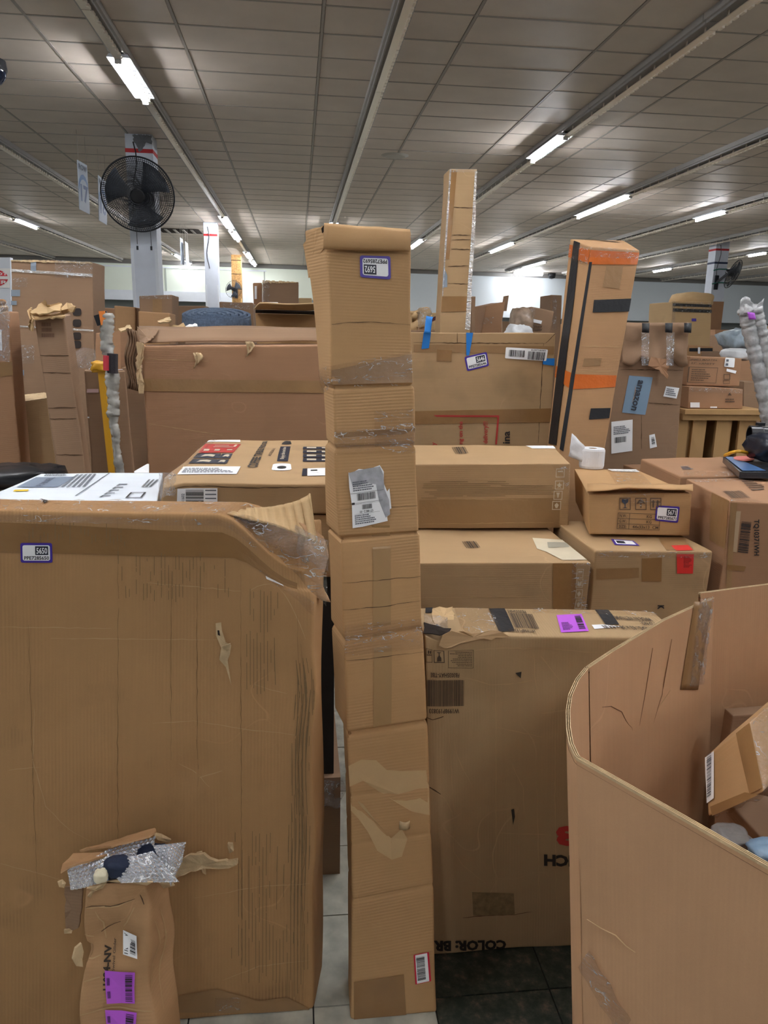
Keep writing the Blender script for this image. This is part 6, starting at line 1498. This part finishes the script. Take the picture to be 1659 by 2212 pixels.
bgs = [('stacked_carton', (205, 718), (262, 712), (262, 800), (205, 800), 4.3, .3, 'd', 'reddish brown carton just behind the bundle of wrapped poles'),
       ('stacked_carton', (262, 792), (322, 795), (320, 1010), (268, 1010), 4.05, .3, 'f', 'plain carton in the gap left of the big flap carton'),
       ('stacked_carton', (206, 664), (249, 667), (250, 720), (208, 720), 8.2, .5, 'd', 'brown carton below the pale wall, right of the huge flat carton'),
       ('stacked_carton', (247, 661), (292, 664), (292, 705), (249, 705), 6.6, .4, 'a', 'tan carton standing just left of the near white column'),
       ('stacked_carton', (299, 672), (366, 677), (366, 712), (300, 712), 5.6, .3, 'a', 'tan carton at the foot of the near column, lower of two'),
       ('stacked_carton', (300, 639), (372, 637), (372, 690), (302, 690), 6.4, .35, 'f', 'brown carton with taped front at the foot of the near column, upper of two'),
       ('stacked_carton', (384, 660), (442, 661), (442, 715), (384, 715), 8.4, .5, 'f', 'dark carton between the near column and the slim column'),
       ('stacked_carton', (474, 652), (546, 654), (548, 712), (476, 712), 7.4, .5, 'f', 'brown carton with glossy tape behind the felt roll'),
       ('stacked_carton', (567, 606), (645, 610), (644, 712), (569, 712), 8.8, .45, 'f', 'high brown carton wrapped with film, left of the tall middle carton'),
       ('stacked_carton', (547, 612), (565, 611), (565, 712), (549, 712), 9.3, .3, 'd', 'narrow carton with a white label beside the high film wrapped carton'),
       ('stacked_carton', (645, 643), (674, 643), (674, 712), (646, 712), 11.5, .6, 'e', 'small pale carton touching the tall middle carton far behind'),
       ('stacked_carton', (455, 690), (492, 688), (492, 712), (456, 712), 9.6, .4, 'd', 'small brown carton seen just over the felt roll')]
BG = {}
for k, a in enumerate(bgs):
    BG[k] = bgc(*a[:7], a[7], a[8], group=None, seed=40 + k)
BG[5].strip('brown_tape', BG[5].q('F', R0(330, 646, 350, 690)), btape2, .006); BG[5].strip('clear_tape', BG[5].q('F', R0(302, 639, 372, 646)), wrap, .01, rough=.02)
BG[7].strip('clear_tape', BG[7].q('F', R0(480, 655, 540, 668)), wrap, .01, rough=.02)
BG[8].strip('stretch_wrap', BG[8].q('F', R0(568, 607, 582, 655)), wrap, .01, rough=.02); BG[8].strip('torn_top_edge', BG[8].q('F', R0(567, 606, 644, 611)), torn, .01, jag=.5)
BG[9].strip('white_label', BG[9].q('F', R0(550, 618, 555, 646)), paper, .008)
# scraps on the flap
for k, (x, y, m_) in enumerate(((385, 702, K['e']), (355, 690, torn), (270, 708, torn), (410, 704, paper))):
    shard('torn_scrap', [aty(x - 14, y + 4, YL + .5), aty(x + 12, y - 4, YL + .5), aty(x + 16, y + 2, YL + .46), aty(x - 8, y + 9, YL + .46)], .008, m_, lb_.o, jag=.006)
# felt roll on a carton
YFt = 5.1; zfr = aty(469, 711, YFt)[2]
sup = carton('carton', [(400, 738), (540, 738), (540, 780), (400, 780)], YFt - .1, depth=.5, zb=0.0, mat='f', label='carton under the blue grey felt roll, almost hidden', seed=60, step=.2)
rc = aty(469, 690, YFt + .22); zr = sup.tri((0, 0, sup.Lz))[2]; RR = 69 * (YFt + .2) / F; hr = .115
fr_ = empty('felt_roll', (rc[0], YFt + .22, zr), 'thick blue grey felt strip rolled into a wide flat disc', 'roll')
V = []; m = MB(); n = 150
for k in range(9):
    r0, r1 = RR * (1 - k * .105), RR * (1 - k * .105) - RR * .08
    MB().lathe((rc[0] - k * .004, YFt + .22, zr + .004 + (.010 if k % 2 else 0)), [(r1, 0), (r0, 0), (r0 + .004, hr * .5), (r0, hr), (r1, hr - .003), (r1, 0)], 48).make('felt_layer', felt, fr_, smooth=False)
fr_.rotation_euler = (math.radians(11), 0, 0)
fr_.location.z += .06
MB().box(rc[0] + RR * .86, rc[0] + RR * .99, YFt + .22 - RR * .5, YFt + .22 - RR * .34, zr + .004, zr + hr * .95).make('loose_end', felt, fr_)
gs = carton('open_lid_carton', [(551, 676), (692, 680), (692, 712), (553, 712)], 4.9, depth=.4, zb=0.0, mat='b', label='tan carton with a green and a white sticker on its lid', seed=61, step=.1)
zl = gs.tri((0, 0, gs.Lz))[2]
lid = sheet('lifted_lid', bil([atz(562, 653, zl + .05), atz(695, 657, zl + .05), aty(695, 670, 4.87), aty(548, 668, 4.87)], 10, 5), K['e'], gs.o, .008, amp=.01, fr=5)
def on_lid(name, x0, y0, x1, y1, mat): shard(name, [atz(x0, y0, zl + .056), atz(x1, y0, zl + .056), atz(x1 + 4, y1, zl + .05), atz(x0 - 3, y1, zl + .05)], .006, mat, gs.o)
on_lid('green_sticker', 632, 658, 672, 664, plain('green_sticker', srgb(40, 150, 116), .5)); on_lid('white_sticker', 563, 654, 600, 660, paper)
shard('gap_shade_sheet', [aty(552, 669, 4.885), aty(692, 672, 4.885), aty(692, 680, 4.885), aty(552, 676, 4.885)], .01, darkm, gs.o)  # dark sheet painted as the shade beneath the lifted lid
# warning sign at the left edge, on a white board
sgn = carton('notice_board', [(-120, 556), (22, 556), (24, 700), (-120, 700)], 8.6, depth=.08, zb=0.0, mat=white, label='white board at the left edge with a red and white DO NOT ENTER sign', cat='sign', step=.5, r=.004, amp=0)
Q = sgn.q('F', [(-62, 580), (22, 580), (22, 622), (-62, 622)]); sf = sgn.strip('sign_face', Q, plain('sign_white', srgb(235, 235, 232), .4), .01)
rd = plain('sign_red', srgb(208, 44, 58), .4)
sgn.poly('red_disc', Q, [(.5 + .46 * math.cos(a), .5 + .48 * math.sin(a)) for a in np.linspace(0, 6.283, 40)[:-1]], rd, .016, sf)
sgn.rects('white_bar', Q, [(.12, .4, .99, .56)], plain('sign_white', 0), .020, sf)
sgn.text(sq(Q, .12, .2, .95, .36), 'DO NOT', plain('sign_white', 0), sf, .022); sgn.text(sq(Q, .12, .62, .95, .8), 'ENTER', plain('sign_white', 0), sf, .022)
# black film bags at left
p = aty(-20, 1045, 2.28); pillow('black_bag', (p[0] - .06, 2.62, p[2] - .04), .15, .12, .035, black, 'glossy black plastic bag lying at the left edge', 'bag', 11, .3)
s_ = carton('carton', [(-190, 1075), (45, 1078), (45, 1140), (-190, 1140)], 2.44, depth=.36, zb=0.0, mat='f', label='carton under the black plastic bag, behind the white carton', seed=62, step=.2)
p = aty(280, 1008, 3.0); shard('white_sheet', [aty(290, 1019, 2.9), aty(318, 1003, 2.95), aty(322, 1003, 2.95), aty(322, 1022, 2.86), aty(290, 1022, 2.84)], .004, paper, ww.o)

# ================================================================== BACKGROUND, right
Y9 = 4.35
e00 = edgeline((950, 716), (971, 364), Y9, Y9 + .02); e10 = edgeline((1015, 716), (1032, 364), Y9, Y9 + .02)
tw = np.array([0.0, .17, 0]); 
th_ = Box([[e00, [p + tw for p in e00]], [e10, [p + tw for p in e10]]], .012, .005, 4, seed=63, step=.07); th_.build('very_tall_carton', K['c'], 'very tall slim carton rising highest, taped along both edges', 'box'); b = th_
b.strip('brown_tape', b.q('F', [(972, 366), (987, 370), (970, 560), (958, 560)]), btape, .003); b.strip('brown_tape', b.q('F', [(955, 640), (1011, 640), (1009, 672), (953, 674)]), btape, .003)
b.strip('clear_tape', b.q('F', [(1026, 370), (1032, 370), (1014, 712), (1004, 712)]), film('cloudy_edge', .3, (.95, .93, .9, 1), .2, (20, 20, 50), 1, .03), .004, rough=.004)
b.strip('clear_tape', b.q('F', [(970, 366), (975, 366), (957, 640), (952, 640)]), MATS['cloudy_edge'], .004, rough=.003)
b.strip('clear_tape', b.q('F', [(972, 364), (1030, 364), (1030, 372), (972, 372)]), wrap, .005, rough=.01)
b.strip('grey_tape', b.q('F', [(957, 575), (966, 595), (966, 620), (955, 622)]), duct, .005)
creases(b, 'F', [[(962, 447), (1026, 450)], [(976, 508), (1016, 508)], [(975, 538), (1014, 539)], [(968, 576), (1012, 574)], [(968, 612), (1012, 614)], [(976, 518), (1016, 518)]], .006, crease_d, 'fold_line')
bgr = [('stacked_carton', (1019, 640), (1028, 640), (1027, 715), (1017, 715), 6.6, .3, 'f', 'thin dark upright carton right beside the very tall carton'),
       ('stacked_carton', (1050, 660), (1092, 651), (1080, 716), (1040, 716), 7.0, .5, 'd', 'slanting carton with a small flap standing up at its top'),
       ('stacked_carton', (1147, 663), (1196, 673), (1189, 718), (1138, 718), 6.2, .4, 'f', 'brown carton with a small white label, wrapped with film at its side'),
       ('stacked_carton', (1191, 637), (1214, 638), (1210, 718), (1186, 718), 8.4, .4, 'f', 'narrow upright carton beside the orange taped carton'),
       ('stacked_carton', (1028, 697), (1046, 699), (1042, 720), (1028, 720), 7.6, .3, 'a', 'small tan carton low between the dark and the slanting cartons'),
       ('stacked_carton', (1452, 652), (1537, 650), (1534, 741), (1450, 738), 8.8, .6, 'e', 'pale carton strapped with black tape bands, left of the right column'),
       ('stacked_carton', (1486, 745), (1540, 749), (1540, 800), (1484, 800), 8.2, .4, 'a', 'carton beneath the pale strapped one, crossed by dark tape'),
       ('stacked_carton', (1607, 824), (1648, 826), (1652, 882), (1606, 882), 5.45, .4, 'f', 'dark carton at the right end of the pallet, behind the bubble roll'),
       ('stacked_carton', (1612, 762), (1690, 768), (1690, 880), (1610, 880), 6.6, .4, 'a', 'tan carton behind the bubble wrapped roll on the right'),
       ('stacked_carton', (1640, 705), (1720, 705), (1720, 800), (1640, 800), 9.4, .4, 'e', 'carton with an indigo sticker peeping out at the right edge')]
BR_ = {}
for k, a in enumerate(bgr): BR_[k] = bgc(*a[:7], a[7], a[8], seed=70 + k)
shard('raised_flap', [aty(1088, 640, 7.05), aty(1099, 638, 7.05), aty(1094, 672, 7.05), aty(1082, 672, 7.05)], .01, K['f'], BR_[1].o)
BR_[1].strip('clear_tape', BR_[1].q('F', [(1046, 685), (1066, 685), (1062, 698), (1044, 700)]), wrap, .01, rough=.02)
Q = BR_[2].q('F', [(1146, 688), (1170, 693), (1168, 700), (1145, 695)]); BR_[2].strip('white_label', Q, paper, .01)
BR_[2].strip('stretch_wrap', BR_[2].q('F', [(1146, 664), (1156, 666), (1150, 716), (1139, 716)]), wrap, .012, rough=.02)
BR_[2].lines_of_print(BR_[2].q('F', [(1152, 700), (1180, 704), (1176, 716), (1150, 714)]), 2, inkb, off=.01, fill=.7)
pillow('film_bundle', (aty(1126, 700, 6.0)[0], 6.0, aty(1126, 695, 6.0)[2] - .01), .085, .12, .12, plain('brown_under_film', srgb(150, 128, 108), .25, bump=1, bscale=20, var=.3, vscale=20), 'film wrapped brown bundle between the slanting and labelled cartons', 'bundle', 14, .15)
MB().box(aty(1112, 700, 6.0)[0], aty(1142, 700, 6.0)[0], 5.9, 6.15, 0, aty(1126, 712, 6.0)[2] - .06).make('carton', K['f'], label='plain carton holding up the film wrapped bundle', cat='box')
for bb in (BR_[3],): bb.strip('stretch_wrap', bb.q('F', R0(1193, 640, 1202, 712)), wrap, .01, rough=.02)
for (ya, yb_) in ((636, 643), (648, 656)):
    pass
b = BR_[5]
for (ya, yb_) in ((655, 661), (666, 673)): b.strip('black_tape', b.q('F', [(1453, ya), (1536, ya + 3), (1536, yb_ + 3), (1453, yb_)]), btp, .01)
b.strip('clear_tape', b.q('F', [(1453, 653), (1536, 653), (1536, 676), (1453, 676)]), clear, .02, rough=.02)
b.strip('stretch_wrap', b.q('F', R0(1451, 652, 1457, 735)), wrap, .02, rough=.02)
pillow('domed_top', (aty(1493, 646, 9.1)[0], 9.1, aty(1493, 650, 9.1)[2]), .22, .28, .10, K['e'], None, None, 15, .1, b.o)
b.strip('inventory_sticker', b.q('F', R0(1493, 688, 1503, 694)), indigo, .01)
BR_[6].strip('black_tape', BR_[6].q('F', R0(1488, 752, 1538, 759)), btp, .01); BR_[6].strip('white_label', BR_[6].q('F', R0(1506, 750, 1511, 764)), paper, .015)
BR_[9].strip('inventory_sticker', BR_[9].q('F', R0(1645, 712, 1659, 722)), indigo, .01)
# white bag over the far edge of the wide flat carton
p = aty(1120, 714, 5.2); pillow('white_bag', (p[0], 5.2, p[2] - .02), .085, .10, .06, plain('white_plastic_bag', srgb(218, 222, 226), .4, bump=.8, bscale=30), 'white plastic bag peeking over the wide flat carton', 'bag', 16, .25)
MB().box(p[0] - .1, p[0] + .1, 5.1, 5.35, 0, p[2] - .10).make('carton', K['f'], label='carton hidden under the white plastic bag', cat='box')
# crumpled kraft bag with clear film and a dark red scrap
p = aty(905, 695, 5.4)
cb = carton('carton', [(885, 713), (948, 713), (948, 740), (885, 740)], 5.3, depth=.35, zb=0.0, mat='f', label='dark carton beneath the crumpled kraft parcel', seed=81, step=.2)
kz = cb.tri((0, 0, cb.Lz))[2]
kb = empty('kraft_parcel', (p[0], 5.45, kz + .02), 'crumpled kraft parcel with shiny film beside the upper blue tape', 'parcel')
sheet('kraft_paper', [[aty(880 + 48 * a - 4 * t, 663 + 42 * t + 5 * math.sin(5 * a) + 14 * abs(a - .55), 5.4 - .06 * math.sin(3 * a)) for a in np.linspace(0, 1, 12)] for t in np.linspace(0, 1, 10)], K['e'], kb, .01, amp=.05, fr=12)
sheet('shiny_film', [[aty(902 + 26 * a, 664 + 38 * t, 5.3) for a in np.linspace(0, 1, 8)] for t in np.linspace(0, 1, 8)], wrap, kb, .002, amp=.06, fr=16)
shard('dark_red_scrap', [aty(930, 690, 5.25), aty(938, 684, 5.25), aty(945, 682, 5.25), aty(940, 692, 5.25), aty(931, 696, 5.25)], .01, plain('dark_maroon', srgb(74, 26, 34), .6), kb)
cc = bgc('stacked_carton', (934, 676), (951, 676), (951, 716), (934, 716), 7.2, .3, 'e', 'small pale carton tucked left of the very tall carton', seed=83)
# pallet standing on edge, with cartons on its top board
YP = 4.75
plt = empty('wooden_pallet', tuple(aty(1550, 980, YP) * np.array([1, 1, 0])), 'wooden pallet standing on edge, wide slats with dark gaps', 'pallet')
za = aty(1550, 884, YP)[2]
xa, xb_ = aty(1472, 886, YP)[0], aty(1652, 886, YP)[0]
MB().box(xa, xb_, YP - .05, YP + .75, za - .03, za).make('top_board', wood, plt)
MB().box(xa, xb_, YP - .03, YP - .005, za - .07, za - .03).make('edge_rail', wood, plt)
for (ta, tb2, ba, bb2) in ((1468, 1489, 1455, 1482), (1500, 1529, 1488, 1517), (1551, 1581, 1540, 1572), (1600, 1631, 1592, 1622), (1648, 1670, 1640, 1664)):
    a0_, a1_, c0, c1_ = aty(ta, 893, YP), aty(tb2, 893, YP), aty(ba, 985, YP), aty(bb2, 985, YP)
    c0 = a0_ + (c0 - a0_) * (a0_[2] / (a0_[2] - c0[2])) * .5 ; c1_ = a1_ + (c1_ - a1_) * (a1_[2] / (a1_[2] - c1_[2])) * .5
    c0[2] = 0; c1_[2] = 0; y_ = np.array([0, .022, 0])
    MB().hexa([c0, c1_, c1_ + y_, c0 + y_, a0_, a1_, a1_ + y_, a0_ + y_]).make('slat', wood, plt)
for x_ in (xa + .02, (xa + xb_) / 2, xb_ - .12): MB().box(x_, x_ + .09, YP + .03, YP + .7, 0, za - .03).make('stringer', wood, plt)
MB().box(xa, xb_, YP + .7, YP + .72, 0, za - .03).make('dark_back', plain('shade_painted_board', srgb(60, 44, 34), .9), plt)  # back coloured dark, painting the shade behind the slats
lc = carton('long_carton', [(1488, 835), (1606, 840), (1604, 884), (1486, 881)], YP + .02, depth=.3, zb=za + .002, mat='d', label='long low carton on the pallet with a bright taped edge', seed=90, step=.08)
lc.strip('clear_tape', lc.q('F', [(1489, 836), (1604, 841), (1604, 850), (1489, 846)]), wrap, .006, rough=.012)
lc.strip('white_label', lc.q('F', R0(1490, 869, 1510, 880)), paper, .006); lc.strip('white_label', lc.q('F', R0(1533, 878, 1548, 881)), paper, .006)
lc.poly('warning_triangle', lc.q('F', R0(1571, 848, 1580, 854)), [(.5, 0), (1, 1), (0, 1)], inkb, .006); lc.lines_of_print(lc.q('F', R0(1566, 860, 1594, 870)), 2, inkb, off=.006)
zlc = lc.tri((0, 0, lc.Lz))[2]
jm = carton('square_carton', [(1490, 770), (1603, 774), (1596, 836), (1483, 832)], YP + .1, depth=.2, zb=zlc + .003, mat='d', label='carton printed JAMES MARTIN with two white labels, above the long low carton', seed=91, step=.08)
jm.text(jm.q('F', [(1490, 774), (1548, 776), (1547, 781), (1489, 779)]), 'JAMES MARTIN', inkb, off=.006); jm.text(jm.q('F', [(1492, 782), (1544, 784), (1543, 788), (1491, 786)]), '27" VANITY', inkb, off=.006)
Q = jm.q('F', [(1487, 792), (1550, 794), (1545, 828), (1484, 826)]); jm.frame(Q, inkb, .03, .006); jm.lines_of_print(sq(Q, .1, .1, .8, .9), 6, inkb, off=.006, fill=.45)
for kx in (0,): jm.frame(jm.q('F', R0(1562, 808, 1576, 820)), inkb, .12, .006); jm.frame(jm.q('F', R0(1561, 821, 1575, 829)), inkb, .12, .006)
l_ = jm.round('white_label', jm.q('F', [(1566, 773), (1587, 774), (1585, 794), (1563, 792)]), paper, .006, rad=.1); jm.rects('grey_marks', jm.q('F', [(1566, 773), (1587, 774), (1585, 794), (1563, 792)]), [(.1, .15, .35, .4), (.1, .6, .35, .85)], inkg, .01, l_)
jm.strip('white_label', jm.q('F', [(1569, 796), (1590, 801), (1588, 807), (1568, 802)]), paper, .006)
# bags and heaps behind
hb_ = MB().box(aty(1570, 770, 7.4)[0], aty(1655, 770, 7.4)[0], 7.2, 7.9, 0, aty(1600, 762, 7.4)[2]).make('carton', K['f'], label='carton below the pale blue plastic bags on the right', cat='box')
ztop = aty(1600, 762, 7.4)[2]
bagm = plain('pale_blue_plastic_bag', srgb(168, 186, 200), .35, bump=1, bscale=14, var=.35, vscale=8)
p = aty(1604, 735, 7.5); pillow('plastic_bags', (p[0], 7.5, ztop + .12), .2, .22, .12, bagm, 'heap of crumpled pale blue plastic bags behind the bubble roll', 'bag', 17, .35)
h2 = MB().box(aty(1566, 800, 6.2)[0], aty(1610, 800, 6.2)[0], 6.0, 6.4, 0, aty(1590, 778, 6.2)[2]).make('carton', K['d'], label='carton below the rounded white bag', cat='box')
p = aty(1590, 766, 6.2); pillow('white_bag', (p[0], 6.2, aty(1590, 778, 6.2)[2] + .05), .11, .12, .05, plain('white_plastic_bag', 0), 'rounded white bag beside the brown board of the right column', 'bag', 18, .15)
# bubble wrapped roll, leaning
YB_ = 3.75
cen = [(1618, 662), (1626, 700), (1640, 760), (1655, 830), (1668, 900), (1680, 960)]
P = [aty(x, y, YB_) for x, y in cen]; P.append(P[-1] + (P[-1] - P[-2]) * (P[-1][2] / (P[-2][2] - P[-1][2])))
br_ = empty('bubble_wrapped_roll', (P[-1][0], P[-1][1], 0), 'long leaning roll in silvery bubble wrap with a violet label', 'roll')
silv = plain('silvery_bubble_wrap', srgb(178, 180, 182), .22, bump=1, bscale=45, var=.3, vscale=25)
for sx, rr_ in ((-.026, .034), (.03, .036)):
    Pd = []; Rd = []
    for k in range(len(P) - 1):
        m_ = 14
        for q in range(m_):
            Pd.append(P[k] + (P[k + 1] - P[k]) * q / m_ + np.array([sx, rnd.uniform(-.003, .003), 0])); Rd.append(rr_ * rnd.uniform(.9, 1.12) * (.75 if k == 0 and q < 2 else 1))
    MB().tube(Pd, .03, 16, taper=Rd).make('wrapped_tube', silv, br_, smooth=True)
sheet('film_end', [[P[0] + np.array([-.06 + .12 * a, -.02, -.05 + .075 * t * (1 + .3 * math.sin(7 * a))]) for a in np.linspace(0, 1, 12)] for t in np.linspace(0, 1, 7)], silv, br_, .002, amp=.02, fr=30)
vq = bil([aty(1615, 674, YB_ - .045), aty(1630, 676, YB_ - .045), aty(1633, 690, YB_ - .045), aty(1618, 690, YB_ - .045)], 4, 4); sheet('violet_label', vq, violet, br_, .002)
# black pipe, blower body, flat printed parcel, yellow hose
YQ = 3.35
pc_ = aty(1618, 940, YQ); rp2 = 22 * YQ / F
pi = empty('black_pipe', (pc_[0] + .3, YQ, 0), 'wide black plastic pipe pointing left at the right edge', 'pipe')
M = Matrix.Rotation(math.radians(-8), 4, 'Z'); 
pm_ = MB().lathe((0, 0, 0), [(rp2 * .86, .0), (rp2, .0), (rp2, .05), (rp2 * .93, .055), (rp2 * .93, .6), (0, .6), (0, .3), (rp2 * .86, .3), (rp2 * .86, 0)], 28, 'x')
M = Matrix.Translation(Vector(pc_)) @ Matrix.Rotation(math.radians(-14), 4, 'Z'); pm_.xf(M).make('pipe', black, pi, smooth=False)
MB().bar((pc_[0] + .4, YQ - .08, 0), (pc_[0] + .4, YQ - .08, pc_[2] - rp2 * .7), .08).make('stand', black, pi)
MB().bar((pc_[0] + .05, YQ - .0, pc_[2] + rp2), (pc_[0] + .05, YQ, pc_[2] + rp2 + .014), .03).make('catch', black, pi)
zwt = wide.tri((wide.Lx, wide.Ly, wide.Lz))[2]
zp0 = zwt + .022; qp = [atz(x_, y_, zp0 + .03) for x_, y_ in ((1598, 1019), (1760, 1021), (1722, 988), (1562, 986))]; dn_ = np.array([0, 0, -.028])
pk = Box([[[qp[0] + dn_, qp[0]], [qp[3] + dn_, qp[3]]], [[qp[1] + dn_, qp[1]], [qp[2] + dn_, qp[2]]]], .004, .001, 4, seed=95, step=.05)
pk.build('printed_parcel', plain('dark_print_film', srgb(44, 46, 52), .25, bump=.5), 'flat dark parcel with blue and red print at the right edge', 'parcel')
pk.strip('blue_print', pk.q('T', [(1566, 988), (1582, 988), (1655, 1018), (1604, 1018)]), plain('steel_blue_print', srgb(74, 112, 160), .35), .003)
pk.poly('red_oval_print', pk.q('T', [(1580, 986), (1625, 986), (1632, 998), (1588, 998)]), [(.5 + .5 * math.cos(a), .5 + .5 * math.sin(a)) for a in np.linspace(0, 6.283, 18)[:-1]], plain('coral_print', srgb(206, 96, 84), .35), .004)
zpk = pk.tri((0, 0, pk.Lz))[2]
pillow('black_bag', (aty(1665, 1005, 3.0)[0] + .03, 3.05, zpk + .07), .09, .1, .06, plain('navy_black_film', srgb(30, 34, 46), .3, bump=.8, bscale=20), 'dark navy plastic bag on the printed parcel at the right edge', 'bag', 20, .25)
hz_ = [atz(1566 + 60 * a, 984 - 9 * math.sin(math.pi * a), zpk + .02 + .03 * math.sin(math.pi * a)) for a in np.linspace(0, 1, 14)]
MB().tube(hz_, .008, 6).make('yellow_hose', yel, label='thin yellow hose looped behind the printed parcel', cat='hose')
# far rows: the backs of the heaps that fill the hall
far = [(-60, 14, 672, 'f'), (262, 13, 668, 'd'), (296, 18, 676, 'a'), (340, 15, 672, 'f'), (392, 16, 668, 'd'), (430, 21, 676, 'f'), (515, 14, 664, 'd'), (860, 13, 690, 'a'), (905, 17, 684, 'd'), (1040, 12, 702, 'd'),
       (1085, 19, 694, 'f'), (1235, 14, 700, 'd'), (1330, 15, 706, 'f'), (1385, 18, 704, 'd'), (1420, 12, 716, 'a'), (1545, 17, 712, 'd'), (1585, 13, 724, 'f'), (1640, 19, 716, 'a'), (1690, 14, 722, 'd')]
names_ = ['at the far left', 'left of the near column', 'behind the near column foot', 'right of the near column foot', 'behind the felt roll at left', 'by the slim column', 'left of the chipboard column',
          'hidden behind the tall middle carton', 'behind the kraft parcel', 'right of the very tall carton', 'behind the slanting carton', 'behind the orange taped carton', 'left behind the torn kraft paper', 'right behind the torn kraft paper',
          'left of the strapped pale carton', 'right of the strapped pale carton', 'at the foot of the right column', 'behind the bubble roll', 'at the right edge']
for (x, Y, y, m_), nm in zip(far, names_):
    w_ = rnd.uniform(30, 48)
    bgc('far_carton', (x, y), (x + w_, y + 1), (x + w_, 740), (x, 740), Y, .9, m_, 'plain carton in the far rows %s' % nm, group=None, seed=x, step=.5)
